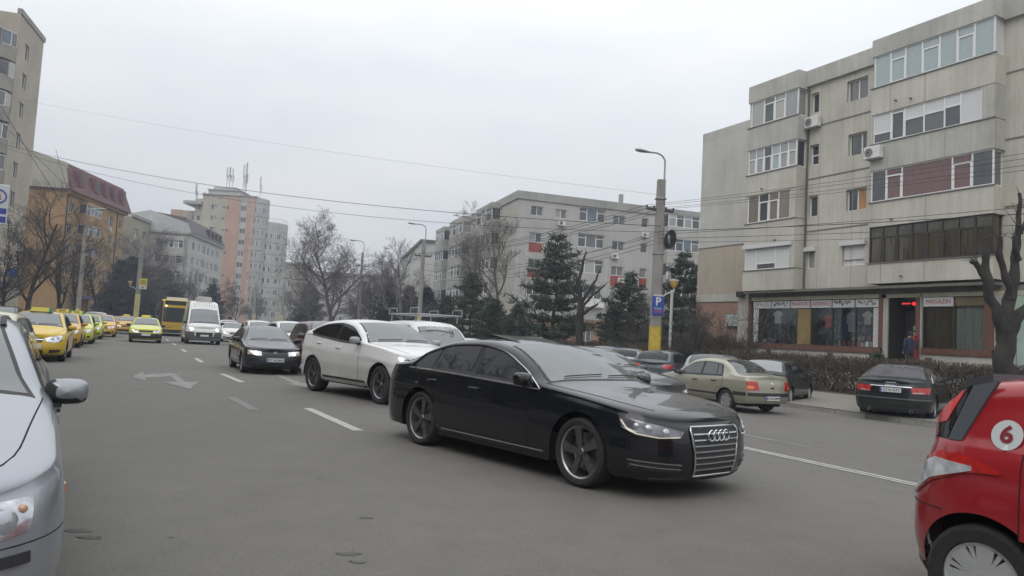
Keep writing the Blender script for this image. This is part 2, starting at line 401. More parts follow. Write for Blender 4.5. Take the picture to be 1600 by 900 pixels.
def wheel_meshes(R, tw, style, rimm):
    key = ('wheel', R, tw, style, rimm.name)
    if key in MATS: return MATS[key]
    rr = R * (.77 if style == 'five' else .72 if style in ('five', 'multi', 'y') else .66); h = tw / 2
    t = MB(); t.lathe([(rr, -h * .75), (rr + .01, -h * .95), (R * .9, -h), (R * .975, -h * .85), (R, -h * .6), (R, h * .6), (R * .975, h * .85), (R * .9, h), (rr + .01, h * .95), (rr, h * .75)], 'y', 36)
    tm = t.mesh('tyre', RUB, 35)
    rim = MB(); o = h * .75
    rim.lathe([(rr + .004, o * .2), (rr + .006, o + .004), (rr - .006, o + .006), (rr - .02, o - .006), (rr - .024, -.04)], 'y', 36, (0, 0, 0), 1)          # outer lip and barrel
    bk = MB(); bk.lathe([(.001, -.035), (rr - .02, -.035)], 'y', 24)
    def spoke(a0, a1, r0, r1, w0, w1, y0, y1, th=.018, twist=0.):
        pa = []
        for r, a, w, y in ((r0, a0, w0, y0), (r1, a1, w1, y1)):
            c, sn_ = math.cos(a), math.sin(a)
            for e in (-1, 1): pa.append((c * r - sn_ * w * e, y, sn_ * r + c * w * e))
            for e in (-1, 1): pa.append((c * r - sn_ * w * e, y - th, sn_ * r + c * w * e))
        rim.add(pa, [(0, 1, 5, 4), (2, 6, 7, 3), (0, 4, 6, 2), (1, 3, 7, 5), (0, 2, 3, 1), (4, 5, 7, 6)])
    T2 = 2 * math.pi
    if style == 'five':
        for k in range(5):
            a = T2 * k / 5 + .3; spoke(a, a + .16, rr * .16, rr - .012, .030, .052, o - .02, o - .004, .03); spoke(a + .22, a + .26, rr * .6, rr - .012, .012, .05, o - .03, o - .008, .02)
    elif style == 'multi':
        for k in range(5):
            a = T2 * k / 5 + .2
            for e in (-1, 1): spoke(a + .1 * e, a + .16 * e, rr * .15, rr * .55, .014, .016, o - .03, o - .012); spoke(a + .16 * e, a + .08 * e, rr * .52, rr - .012, .014, .013, o - .012, o - .006); spoke(a + .16 * e, a + .42 * e, rr * .52, rr - .012, .014, .013, o - .012, o - .006)
    elif style == 'y':
        for k in range(8): a = T2 * k / 8; spoke(a, a, rr * .18, rr - .012, .02, .03, o - .02, o - .006)
    elif style == 'seven':
        for k in range(7):
            a = T2 * k / 7 + .1; spoke(a, a, rr * .2, rr - .008, .03, .05, o - .01, o + .0, .02); spoke(a + T2 / 14, a + T2 / 14, rr * .3, rr - .008, .006, .014, o - .012, o - .004, .02)
        rim.lathe([(.001, o - .004), (rr * .28, o - .008), (rr * .3, o - .03)], 'y', 24)
    else:
        for k in range(6): a = T2 * k / 6; spoke(a, a, rr * .3, rr - .008, .05, .07, o - .008, o + .002, .02)
        rim.lathe([(.001, o), (rr * .36, o - .004), (rr * .38, o - .03)], 'y', 24)
    hub = MB(); hub.lathe([(.001, o - .004), (rr * .14, o - .006), (rr * .17, o - .016), (rr * .18, -.03)], 'y', 16)
    rm = rim.mesh('rim', [rimm, mat('bright_rim_lip', (.34, .345, .35), .3, .8) if rimm is DALU else rimm], 30); bm_ = bk.mesh('wheel_backing', UND); hm = hub.mesh('hub', rimm, 30)
    dk = MB(); dk.lathe([(.03, -.012), (rr * .72, -.012), (rr * .72, -.03)], 'y', 24); dm = dk.mesh('brake_disc', DISC)
    MATS[key] = (tm, rm, bm_, hm, dm); return MATS[key]

def number_plate(parent, x, z, txt, face=1, w=.50, h=.11, y=0.):
    mb = MB(); mb.rbox(-w / 2, w / 2, 0, .012, -h / 2, h / 2, .004); mb.box(-w / 2 + .004, -w / 2 + .045, -.001, 0, -h / 2 + .006, h / 2 - .006, 1)
    o = mb.obj('number_plate', [PLW, PLB], parent, (x, y, z), (0, 0, R_(90) if face > 0 else R_(-90)))
    if txt: lettering(txt, h * .82, INK, o, (.02, -.004, 0), (R_(90), 0, 0), .0015, sx=.94)
    return o

def build_car(c, name, label, cat, pos, heading, pm, plates=(None, None), group=None, q=1., opts={}):
    """heading: angle of the nose, counter-clockwise from +x"""
    o = dict(trim=None, lamps='plain', tail='plain', wheel=('cap', HUBC), doors=True, handles=True, rails=False, glass=GLS, ws=WSG, bumper=None, lit=False, mirrors=None, wiper=True); o.update(opts)
    t = thing(name, label, cat, pos, heading, group); X = c.X; L = c.L
    c.body(q).obj('body', pm, t, smooth=50)
    ub = MB(); ub.box(-L / 2 + .3, L / 2 - .35, -c.W / 2 + c.tw + .06, c.W / 2 - c.tw - .06, c.zs - .03, c.zs + .45)
    ub.box(-L / 2 + .3, -L / 2 + .5, -c.W / 2 + .35, c.W / 2 - .35, c.zs + .06, c.zs + .4); ub.box(L / 2 - .6, L / 2 - .4, -c.W / 2 + .42, c.W / 2 - .42, c.zs, c.zs + .35)
    for sd in (-1, 1):                                                   # sill and wheel housings
        ub.box(X(c.rw) + c.Ra + .03, X(c.fw) - c.Ra - .03, sd * (c.W / 2 - .1) - .06, sd * (c.W / 2 - .1) + .06, c.zs + .01, c.zs + .3)
    ub.obj('underbody', UND, t)
    # windscreen and rear window
    tp = c.ftop()
    a0, a1 = c.cowl + .02, c.rf - .01
    P = c.strip(tp, [(a0, -.97), (a0, .97)], [(a1, -.93), (a1, .93)], 14, 8); wsc = c.mk('windscreen', P, .006, o['ws'], t)[0]
    fr = c.strip(tp, [(a0 - .035, -1.01), (a0 - .035, 1.01)], [(a1 + .02, -.97), (a1 + .02, .97)], 14, 8); c.mk('windscreen_surround', fr, .003, BLK, t)
    b0, b1 = c.rr + .03, c.rb - .02
    P = c.strip(tp, [(b1, -.96), (b1, .96)], [(b0, -.92), (b0, .92)], 12, 6); c.mk('rear_window', P, .006, o.get('rglass', o['glass']), t)
    if o['wiper']:
        wp = MB()
        for v0, v1, aa in ((-.75, -.05, a0 + .05), (.05, .8, a0 + .05)):
            pts = [tp(lerp(aa, aa + .03, k / 5), lerp(v0, v1, k / 5)) + Vector((.01, 0, .02)) for k in range(6)]; wp.tube([tuple(p) for p in pts], .007, 4)
        wp.obj('wiper', BLK, t)
    # side windows
    fs = c.fside()
    for wi in c.win:
        ab0, at0, ab1, at1 = wi[:4]
        n = 16
        bot = [(lerp(ab0, ab1, k / n), c.belt_(X(lerp(ab0, ab1, k / n))) + .02) for k in range(n + 1)]
        top = [(lerp(at0, at1, k / n), max(c.belt_(X(lerp(at0, at1, k / n))) + .03, c.zedge(X(lerp(at0, at1, k / n))) + c.wt)) for k in range(n + 1)]
        P = c.strip(fs, bot, top, n, 5)
        sw = c.mk('side_window', P, .007, o['glass'], t, (1, -1))
    if c.win:
        # dark or chrome surround behind the side glass
        ab0, at0 = c.win[0][0] - .045, c.win[0][1] - .03; ab1, at1 = c.win[-1][2] + .05, c.win[-1][3] + .04; n = 26
        bot = [(lerp(ab0, ab1, k / n), c.belt_(X(lerp(ab0, ab1, k / n))) - .004) for k in range(n + 1)]
        top = [(lerp(at0, at1, k / n), max(c.belt_(X(lerp(at0, at1, k / n))) + .01, c.zedge(X(lerp(at0, at1, k / n))) + c.wt + .022)) for k in range(n + 1)]
        P = c.strip(fs, bot, top, n, 5); c.mk('window_surround', P, .003, BLK, t, (1, -1))
        if o['trim']:
            ol = [fs(*p) for p in bot + top[::-1]]
            for sd in (1, -1):
                mb = MB(); pts = [(p.x, sd * (p.y + .014), p.z) for p in ol + [ol[0]]]; mb.tube(pts, .012, 5); mb.obj('window_trim', o['trim'], t, smooth=60)
    # doors with handles
    if o['doors']:
        for k, (d0, d1, arch) in enumerate(c.doors):
            zl = c.zs + .13; n = 14
            def bl(e):
                xs0, xs1 = d0 - e, d1 + e
                if arch: xw = c.rw; pts = [(xs0, zl - e), (xw - c.Ra - .08 + e, zl - e), (xw - c.Ra * .85 - .06 + e, zl + .26), (xw - c.Ra * .55, c.R + c.Ra * .98 - e), (xs1, c.R + c.Ra * 1.02 + .03)] if d1 > xw - c.Ra * .55 else [(xs0, zl - e), (xw - c.Ra - .08 + e, zl - e), (xw - c.Ra * .92 - .05 + e, zl + .22), (xs1, c.R + c.Ra * .75)]
                else: pts = [(xs0 + .07, zl - e), (xs1, zl - e)]
                xs = sorted({round(lerp(xs0, xs1, k / n), 4) for k in range(n + 1)} | {round(p_[0], 4) for p_ in pts if xs0 <= p_[0] <= xs1}); pts[0] = (xs0, pts[0][1]); zs_ = []
                for x in xs:
                    zz = pts[-1][1]
                    for p_, q_ in zip(pts, pts[1:]):
                        if p_[0] - 1e-4 <= x <= q_[0] + 1e-4: zz = lerp(p_[1], q_[1], (x - p_[0]) / max(1e-6, q_[0] - p_[0])); break
                    zs_.append(zz)
                return [[fs(x, lerp(z, c.belt_(X(x)) - .012 + e * .4, k / 9)) for x, z in zip(xs, zs_)] for k in range(10)]
            for sd in (1, -1):
                c.mk('door_seam', bl(.009), .0015, GAP, t, (sd,))
                d = c.mk('door', bl(0), .004, pm, t, (sd,), .002)[0]
                if o['handles']:
                    ah = d1 - .2 - (.12 if arch else 0); zh = c.belt_(X(ah)) - .13; p = c.side(X(ah), zh)
                    mb = MB(); mb.rbox(p.x - .1, p.x + .1, sd * p.y - .02, sd * p.y + .03 if sd > 0 else sd * p.y + .02, zh - .017, zh + .017, .008) if sd > 0 else mb.rbox(p.x - .1, p.x + .1, -p.y - .03, -p.y + .02, zh - .017, zh + .017, .008)
                    mb.obj('door_handle', o.get('handle_mat', pm), d, smooth=40)
    # side rub strip or sill trim
    for st in o.get('strips', []):
        (aa, ab, z0, z1, m_) = st; P = c.strip(fs, [(aa, z0), (ab, z0)], [(aa, z1), (ab, z1)], 16, 2); c.mk('side_trim', P, .012, m_, t, (1, -1))
    # bonnet and boot seams
    sm = MB()
    for sd in (1, -1):
        pts = []
        for k in range(13):
            a = lerp(c.hood0, c.cowl + .02, k / 12); x = X(a); yb = c.low(x, c.hw(x), c.belt_(x)).y; p = c.up(x, sd * yb * lerp(.80, .93, k / 12)); pts.append((p.x, p.y, p.z - .001))
        sm.tube(pts, .005, 4)
    sm.obj('bonnet_seam', GAP, t)
    # lamps, grille, bumper trim given per type
    ff, fb = c.fper('f'), c.fper('r')
    for it in o.get('front', []):
        nm, bot, top, m_, off = it[:5]; sides = it[5] if len(it) > 5 else (1,)
        if sides == 'both':
            for sd in (1, -1):
                ob = c.mk(nm, c.strip(ff, bot, top, 12, 5), off, m_, t, (sd,))[0]
                for bul in (it[6] if len(it) > 6 else []):
                    u, z, r, bm_ = bul[:4]; p = ff(u, z); mb = MB(); x_, y_ = c.at_arc('f', u); nx, ny = c.nrm(x_, y_)
                    nv = Vector((nx, ny, .12)).normalized()
                    b2 = MB(); b2.lathe([(.001, .012), (r * .7, .009), (r, 0), (r * 1.12, -.02)], 'z', 18)
                    rot = Vector((nv.x, sd * nv.y, nv.z)).to_track_quat('Z', 'Y').to_euler()
                    b2.obj('lamp_bulb', bm_, ob, (p.x + nv.x * (off + .002), sd * (p.y + nv.y * (off + .002)), p.z), tuple(rot), smooth=40)
        else: c.mk(nm, c.strip(ff, bot, top, 16, 4), off, m_, t)
    for it in o.get('rear', []):
        nm, bot, top, m_, off = it[:5]; sides = it[5] if len(it) > 5 else (1,)
        c.mk(nm, c.strip(fb, bot, top, 14, 5), off, m_, t, (1, -1) if sides == 'both' else (1,))
    xf = ff(0, o.get('pz', .42)).x
    if plates[0] is not None: number_plate(t, xf + .02, o.get('pz', .42), plates[0], 1)
    if plates[1] is not None: number_plate(t, fb(0, o.get('rz', .8)).x - .02, o.get('rz', .8), plates[1], -1)
    # mirrors
    mo = o.get('mo', .11); am = o.get('ma', c.win[0][0] + .12 if c.win else c.cowl + .3); xm = X(am); zb = c.belt_(xm); yb = c.side(xm, zb).y
    for sd in (1, -1):
        mm = o['mirrors'] or pm
        mb = MB(); mb.lathe([(.001, .07), (.05, .062), (.085, .035), (.1, 0), (.098, -.05)], 'x', 16); 
        sq = lambda q, r: math.copysign(abs(q / r) ** .6, q) * r if r > 1e-6 else q
        mb.v = [(x, sq(y, max(1e-6, math.hypot(y, z))) * 1.12, sq(z, max(1e-6, math.hypot(y, z))) * .74) for x, y, z in mb.v]
        ob = mb.obj('door_mirror', [mm, BLK], t, (xm, sd * (yb + mo), zb + .085), smooth=60)
        if o.get('mirror_two'):
            for p_ in ob.data.polygons: p_.material_index = 1 if p_.center.z < -.042 or p_.center.y * sd < -.055 else 0
        g = MB(); g.lathe([(.001, -.05), (.085, -.05)], 'x', 16); g.v = [(x, y * 1.15, z * .74) for x, y, z in g.v]; g.obj('mirror_glass', MIRG, ob)
        a = MB(); a.box(-.035, .03, -sd * .13 if sd > 0 else .02, -.02 if sd > 0 else .13, -.09, -.03); a.obj('mirror_arm', BLK, ob)
    # wheels
    st, rm = o['wheel']; tm, rimm, bk, hb, dk = wheel_meshes(c.R, c.tw, st, rm)
    for xw in c.xw:
        for sd in (1, -1):
            w = inst('wheel', tm, t, (xw, sd * (c.W / 2 - c.tw / 2 - .025), c.R), (0, random.random() * 6 if False else 0, 0 if sd > 0 else math.pi))
            inst('rim', rimm, w, (0, 0, 0), (0, random.uniform(0, 6), 0)); inst('hub', hb, w); inst('wheel_backing', bk, w)
            if st in ('five', 'multi', 'y'): inst('brake_disc', dk, w)
    if o['rails']:
        for sd in (1, -1):
            pts = []
            for k in range(9):
                a = lerp(c.rf + .25, c.rr - .05, k / 8); x = X(a); p = c.up(x, sd * c.yedge(x) * .94); pts.append((p.x, p.y, p.z + (.045 if 0 < k < 8 else 0)))
            mb = MB(); mb.tube(pts, .016, 6); mb.obj('roof_rail', o['rails'], t, smooth=60)
    for g in o.get('antenna', []):
        p = c.up(X(g), 0); mb = MB(); mb.tube([tuple(p), (p.x - .22, 0, p.z + .22)], .006, 4); mb.obj('aerial', BLK, t)
    return t

# vehicle shapes: a = metres behind the nose
A8 = Car(dict(L=5.14, W=1.95, R=.352, tw=.255, fw=1.0, rw=3.93, zs=.19, Af=.85, nf=2.9, Ar=.7, nr=2.6, rc=.10, wt=.015, tum=.46, wsb=.17,
    insF=[(0, .09), (.12, .03), (.4, 0), (.7, .01), (.88, .03), (1, .085)],
    belt=[(0, .735), (.3, .795), (.9, .875), (1.5, .93), (2.5, .965), (3.5, .995), (4.3, 1.01), (5.0, 1.0), (5.14, .96)],
    cl=[(0, .745), (.25, .845), (.8, .94), (1.35, 1.005), (1.6, 1.045), (2.0, 1.23), (2.5, 1.41), (2.95, 1.462), (3.45, 1.44), (3.95, 1.32), (4.45, 1.115), (4.62, 1.08), (4.95, 1.06), (5.1, 1.03), (5.14, .97)],
    insS=[(0, .09), (.08, .03), (.2, .015), (.45, .0), (.62, .004), (.74, .0), (.78, .018), (.9, .03), (1, .06)],
    cowl=1.62, rf=2.5, rr=3.55, rb=4.52, hood0=.25, win=[(1.68, 1.95, 2.86, 2.83), (2.95, 2.92, 3.72, 3.66), (3.77, 3.71, 4.22, 3.98)], doors=[(1.75, 2.97, 0), (2.97, 3.98, 1)]))
X6 = Car(dict(L=4.88, W=1.98, R=.385, tw=.285, fw=.9, rw=3.83, zs=.27, Ra=.45, Af=.8, nf=2.8, Ar=.7, nr=2.6, rc=.12, wt=.02, tum=.42, wsb=.15,
    belt=[(0, .86), (.3, .98), (.9, 1.085), (1.5, 1.145), (2.5, 1.17), (3.5, 1.24), (4.2, 1.29), (4.75, 1.27), (4.88, 1.2)],
    cl=[(0, .87), (.2, 1.02), (.8, 1.155), (1.4, 1.22), (1.6, 1.25), (2.0, 1.46), (2.45, 1.645), (2.95, 1.705), (3.5, 1.67), (4.0, 1.55), (4.5, 1.40), (4.72, 1.34), (4.82, 1.27), (4.88, 1.21)],
    insS=[(0, .08), (.1, .02), (.3, .02), (.5, .0), (.66, .012), (.72, .0), (.82, .02), (1, .06)],
    cowl=1.6, rf=2.45, rr=3.6, rb=4.6, hood0=.3, win=[(1.7, 2.0, 2.85, 2.82), (2.9, 2.87, 4.25, 3.9)], doors=[(1.75, 2.88, 0), (2.88, 3.9, 1)]))
VEC = Car(dict(L=4.5, W=1.71, R=.305, tw=.195, fw=.88, rw=3.52, zs=.2, Af=.7, nf=2.7, rc=.12, tum=.43,
    belt=[(0, .66), (.3, .74), (.9, .83), (1.4, .88), (2.5, .92), (3.6, .95), (4.3, .96), (4.5, .9)],
    cl=[(0, .67), (.2, .77), (.8, .88), (1.25, .95), (1.4, .98), (1.8, 1.18), (2.2, 1.36), (2.7, 1.42), (3.2, 1.39), (3.6, 1.28), (4.05, 1.09), (4.2, 1.06), (4.45, 1.0), (4.5, .92)],
    cowl=1.4, rf=2.2, rr=3.25, rb=4.1, hood0=.2, win=[(1.5, 1.75, 2.55, 2.52), (2.63, 2.6, 3.65, 3.3)], doors=[(1.5, 2.6, 0), (2.6, 3.55, 1)]))
MON = Car(dict(L=4.73, W=1.81, R=.32, tw=.21, fw=.93, rw=3.68, zs=.2, Af=.62, nf=3.0, rc=.12, tum=.44,
    insF=[(0, .10), (.12, .02), (.35, 0), (.55, .015), (.8, .035), (1, .11)],
    belt=[(0, .69), (.3, .79), (.9, .885), (1.4, .93), (2.5, .96), (3.6, 1.0), (4.5, 1.0), (4.73, .93)],
    cl=[(0, .70), (.2, .82), (.8, .955), (1.25, 1.03), (1.42, 1.065), (1.8, 1.25), (2.25, 1.42), (2.75, 1.46), (3.3, 1.43), (3.8, 1.3), (4.2, 1.13), (4.4, 1.09), (4.68, 1.05), (4.73, .95)],
    cowl=1.42, rf=2.25, rr=3.4, rb=4.25, hood0=.2, win=[(1.52, 1.8, 2.65, 2.62), (2.73, 2.7, 3.55, 3.45), (3.6, 3.5, 3.98, 3.72)], doors=[(1.55, 2.7, 0), (2.7, 3.7, 1)]))
CLI = Car(dict(L=4.16, W=1.64, R=.29, tw=.175, fw=.78, rw=3.25, zs=.21, Af=.7, nf=2.6, Ar=.45, nr=3.2, rc=.12, tum=.42,
    belt=[(0, .66), (.3, .75), (.8, .83), (1.2, .87), (2.2, .9), (3.2, .93), (4.0, .94), (4.16, .9)],
    cl=[(0, .67), (.2, .77), (.7, .9), (1.0, .97), (1.12, 1.0), (1.5, 1.2), (1.85, 1.37), (2.3, 1.42), (2.85, 1.39), (3.15, 1.28), (3.5, 1.07), (3.62, 1.03), (4.0, 1.01), (4.12, .99), (4.16, .92)],
    cowl=1.12, rf=1.85, rr=2.85, rb=3.56, hood0=.2, win=[(1.22, 1.45, 2.2, 2.2), (2.28, 2.28, 2.82, 2.78), (2.86, 2.82, 3.05, 2.93)], doors=[(1.25, 2.24, 0), (2.24, 3.12, 1)]))
A6 = Car(dict(L=4.92, W=1.86, R=.325, tw=.225, fw=.95, rw=3.79, zs=.2, Af=.85, nf=2.6, Ar=.6, nr=2.8, rc=.14, tum=.47,
    belt=[(0, .68), (.3, .76), (.9, .86), (1.5, .92), (2.5, .95), (3.5, .98), (4.3, 1.0), (4.8, .99), (4.92, .95)],
    cl=[(0, .69), (.25, .8), (.8, .92), (1.35, 1.0), (1.55, 1.04), (1.95, 1.22), (2.4, 1.4), (2.85, 1.459), (3.35, 1.44), (3.8, 1.33), (4.3, 1.12), (4.42, 1.085), (4.75, 1.06), (4.88, 1.03), (4.92, .96)],
    cowl=1.55, rf=2.4, rr=3.4, rb=4.35, hood0=.25, win=[(1.65, 1.95, 2.8, 2.78), (2.88, 2.86, 3.65, 3.6), (3.7, 3.65, 4.2, 3.95)], doors=[(1.65, 2.84, 0), (2.84, 3.85, 1)]))
SWI = Car(dict(L=3.85, W=1.695, R=.30, tw=.19, fw=.8, rw=3.23, zs=.2, Ra=.36, Af=.7, nf=2.6, Ar=.62, nr=2.5, rc=.13, tum=.30, rwb=.12,
    belt=[(0, .68), (.3, .78), (.8, .9), (1.2, .95), (2.2, .99), (3.0, 1.02), (3.5, 1.02), (3.85, .95)],
    cl=[(0, .69), (.2, .83), (.7, .97), (.95, 1.04), (1.05, 1.07), (1.45, 1.26), (1.85, 1.41), (2.3, 1.455), (2.95, 1.445), (3.30, 1.41), (3.42, 1.37), (3.6, 1.19), (3.75, 1.03), (3.82, .99), (3.85, .96)],
    insR=[(0, .10), (.15, .03), (.35, 0), (.55, .005), (.7, .05), (.85, .09), (1, .13)],
    cowl=1.05, rf=1.85, rr=3.30, rb=3.72, hood0=.2, win=[(1.15, 1.4, 2.2, 2.18), (2.28, 2.26, 2.8, 2.72)], doors=[(1.25, 2.24, 0), (2.24, 3.02, 1)]))
HAT = Car(dict(L=4.2, W=1.75, R=.315, tw=.205, fw=.88, rw=3.46, zs=.2, Af=.7, nf=2.7, Ar=.5, nr=2.8, rc=.13, tum=.38, rwb=.1,
    belt=[(0, .67), (.3, .77), (.9, .87), (1.3, .91), (2.4, .95), (3.4, .99), (4.0, .99), (4.2, .92)],
    cl=[(0, .68), (.2, .8), (.75, .93), (1.1, 1.0), (1.25, 1.03), (1.65, 1.25), (2.05, 1.43), (2.5, 1.48), (3.2, 1.46), (3.65, 1.41), (3.8, 1.33), (4.0, 1.13), (4.12, 1.0), (4.18, .96), (4.2, .93)],
    cowl=1.25, rf=2.05, rr=3.62, rb=4.08, hood0=.2, win=[(1.35, 1.6, 2.4, 2.38), (2.48, 2.46, 3.3, 3.2), (3.36, 3.28, 3.75, 3.5)], doors=[(1.4, 2.44, 0), (2.44, 3.38, 1)]))
OHA = Car(dict(L=3.9, W=1.6, R=.28, tw=.165, fw=.75, rw=3.2, zs=.22, Af=.5, nf=3.2, Ar=.4, nr=3.6, rc=.09, tum=.36, rwb=.05,
    belt=[(0, .7), (.3, .8), (.8, .86), (1.2, .89), (2.2, .91), (3.2, .93), (3.8, .93), (3.9, .88)],
    cl=[(0, .71), (.15, .82), (.7, .92), (1.0, .96), (1.1, .98), (1.5, 1.2), (1.8, 1.35), (2.2, 1.4), (3.0, 1.39), (3.35, 1.35), (3.5, 1.24), (3.7, 1.03), (3.8, .96), (3.87, .94), (3.9, .89)],
    cowl=1.1, rf=1.8, rr=3.33, rb=3.74, hood0=.15, win=[(1.2, 1.4, 2.1, 2.1), (2.18, 2.18, 3.25, 3.12)], doors=[(1.25, 2.14, 0), (2.14, 2.95, 1)]))
SED = Car(dict(L=4.25, W=1.72, R=.305, tw=.19, fw=.8, rw=3.35, zs=.21, Af=.7, nf=2.8, Ar=.5, nr=3.0, rc=.13, tum=.40,
    belt=[(0, .7), (.3, .8), (.8, .89), (1.2, .93), (2.3, .97), (3.3, 1.0), (4.1, 1.0), (4.25, .94)],
    cl=[(0, .71), (.2, .83), (.7, .97), (.95, 1.04), (1.05, 1.07), (1.45, 1.28), (1.85, 1.46), (2.3, 1.51), (2.9, 1.48), (3.25, 1.38), (3.65, 1.17), (3.78, 1.12), (4.1, 1.09), (4.22, 1.04), (4.25, .96)],
    cowl=1.05, rf=1.85, rr=2.95, rb=3.72, hood0=.2, win=[(1.15, 1.4, 2.25, 2.22), (2.33, 2.3, 3.2, 2.95)], doors=[(1.2, 2.29, 0), (2.29, 3.2, 1)]))
MPV = Car(dict(L=4.45, W=1.78, R=.32, tw=.2, fw=.88, rw=3.55, zs=.22, Af=.7, nf=2.8, Ar=.45, nr=3.2, rc=.13, tum=.32, rwb=.07,
    belt=[(0, .74), (.3, .86), (.8, .96), (1.1, 1.0), (2.3, 1.03), (3.5, 1.05), (4.3, 1.05), (4.45, .98)],
    cl=[(0, .75), (.2, .9), (.7, 1.05), (.95, 1.12), (1.05, 1.16), (1.4, 1.4), (1.8, 1.58), (2.3, 1.66), (3.3, 1.65), (3.9, 1.61), (4.1, 1.54), (4.28, 1.25), (4.38, 1.07), (4.43, 1.02), (4.45, .99)],
    cowl=1.05, rf=1.8, rr=3.95, rb=4.34, hood0=.2, win=[(1.15, 1.38, 2.3, 2.28), (2.38, 2.36, 3.3, 3.25), (3.38, 3.33, 4.0, 3.85)], doors=[(1.25, 2.34, 0), (2.34, 3.4, 1)]))
EST = Car(dict(L=4.5, W=1.75, R=.31, tw=.195, fw=.88, rw=3.5, zs=.21, Af=.7, nf=2.7, Ar=.45, nr=3.2, rc=.12, tum=.36, rwb=.07,
    belt=[(0, .67), (.3, .77), (.9, .87), (1.4, .91), (2.5, .94), (3.6, .97), (4.35, .97), (4.5, .92)],
    cl=[(0, .68), (.2, .79), (.8, .91), (1.25, .98), (1.4, 1.01), (1.8, 1.22), (2.2, 1.4), (2.7, 1.46), (3.5, 1.45), (4.0, 1.42), (4.15, 1.34), (4.35, 1.08), (4.43, .98), (4.48, .95), (4.5, .93)],
    cowl=1.4, rf=2.2, rr=4.0, rb=4.4, hood0=.2, win=[(1.5, 1.75, 2.55, 2.52), (2.63, 2.6, 3.5, 3.45), (3.57, 3.52, 4.15, 3.98)], doors=[(1.5, 2.6, 0), (2.6, 3.55, 1)]))
SUV = Car(dict(L=4.4, W=1.82, R=.36, tw=.225, fw=.85, rw=3.45, zs=.28, Ra=.43, Af=.65, nf=3.0, Ar=.45, nr=3.2, rc=.13, tum=.33, rwb=.06,
    belt=[(0, .85), (.3, .95), (.9, 1.05), (1.3, 1.08), (2.4, 1.11), (3.5, 1.14), (4.25, 1.14), (4.4, 1.08)],
    cl=[(0, .86), (.2, 1.0), (.8, 1.12), (1.2, 1.18), (1.32, 1.21), (1.7, 1.44), (2.05, 1.62), (2.5, 1.68), (3.4, 1.67), (3.85, 1.63), (4.0, 1.55), (4.22, 1.28), (4.33, 1.16), (4.38, 1.12), (4.4, 1.09)],
    cowl=1.32, rf=2.05, rr=3.88, rb=4.28, hood0=.2, win=[(1.42, 1.65, 2.45, 2.42), (2.53, 2.5, 3.4, 3.35), (3.47, 3.42, 4.0, 3.85)], doors=[(1.45, 2.5, 0), (2.5, 3.45, 1)]))
LCV = Car(dict(L=4.45, W=1.74, R=.31, tw=.19, fw=.82, rw=3.7, zs=.22, Af=.65, nf=2.9, Ar=.35, nr=4, rc=.12, tum=.2, rwb=.03,
    belt=[(0, .7), (.3, .8), (.8, .9), (1.1, .95), (2.3, .98), (3.5, 1.0), (4.4, 1.0), (4.45, .95)],
    cl=[(0, .71), (.2, .85), (.7, 1.0), (.95, 1.06), (1.05, 1.09), (1.45, 1.4), (1.85, 1.67), (2.3, 1.8), (3.2, 1.83), (4.2, 1.81), (4.3, 1.77), (4.38, 1.3), (4.41, 1.05), (4.44, .99), (4.45, .96)],
    cowl=1.05, rf=1.85, rr=4.22, rb=4.37, hood0=.2, win=[(1.18, 1.5, 2.25, 2.23)], doors=[(1.25, 2.3, 0)]))
DUC = Car(dict(L=5.6, W=2.05, R=.345, tw=.22, fw=.95, rw=4.4, zs=.26, Af=.7, nf=3.2, Ar=.35, nr=5, rc=.13, tum=.11, rwb=.02, crown=.05, wsb=.16,
    belt=[(0, .95), (.2, 1.05), (.6, 1.16), (.9, 1.22), (2.0, 1.3), (4, 1.3), (5.5, 1.3), (5.6, 1.25)],
    cl=[(0, .96), (.15, 1.12), (.5, 1.27), (.62, 1.32), (.8, 1.5), (1.15, 1.92), (1.45, 2.2), (1.8, 2.55), (2.2, 2.70), (3, 2.74), (5.3, 2.74), (5.5, 2.68), (5.56, 2.0), (5.58, 1.4), (5.6, 1.27)],
    insF=[(0, .1), (.15, .02), (.4, 0), (.65, .01), (.85, .04), (1, .12)],
    cowl=.6, rf=1.42, rr=5.4, rb=5.55, hood0=.15, win=[(1.0, 1.35, 1.95, 1.95)], doors=[(.95, 2.0, 0)]))

def pl(*p): return list(p)
# lamp / grille layouts in (distance along the outline from the nose, height)
FR_GENERIC = lambda z=.62, w=.5: [
    ('headlight', [(w - .06, z - .09), (w + .4, z - .05)], [(w - .04, z + .03), (w + .42, z + .11)], LAMP, .006, 'both', [(w + .12, z - .005, .055, BULB)]),
    ('grille', [(-w + .12, z - .08), (w - .12, z - .08)], [(-w + .1, z + .02), (w - .1, z + .02)], BLK, .006),
    ('air_intake', [(-.55, .26), (.55, .26)], [(-.55, .36), (.55, .36)], BLK, .006),
    ('fog_lamp', [(.62, .33), (.78, .33)], [(.62, .41), (.78, .41)], LDK, .006, 'both')]
RE_GENERIC = lambda z=.78, w=.45: [
    ('tail_light', [(w, z - .1), (w + .35, z - .1)], [(w, z + .08), (w + .38, z + .1)], RED, .01, 'both'),
    ('rear_bumper_strip', [(-.9, .5), (.9, .5)], [(-.9, .55), (.9, .55)], BLK, .01)]

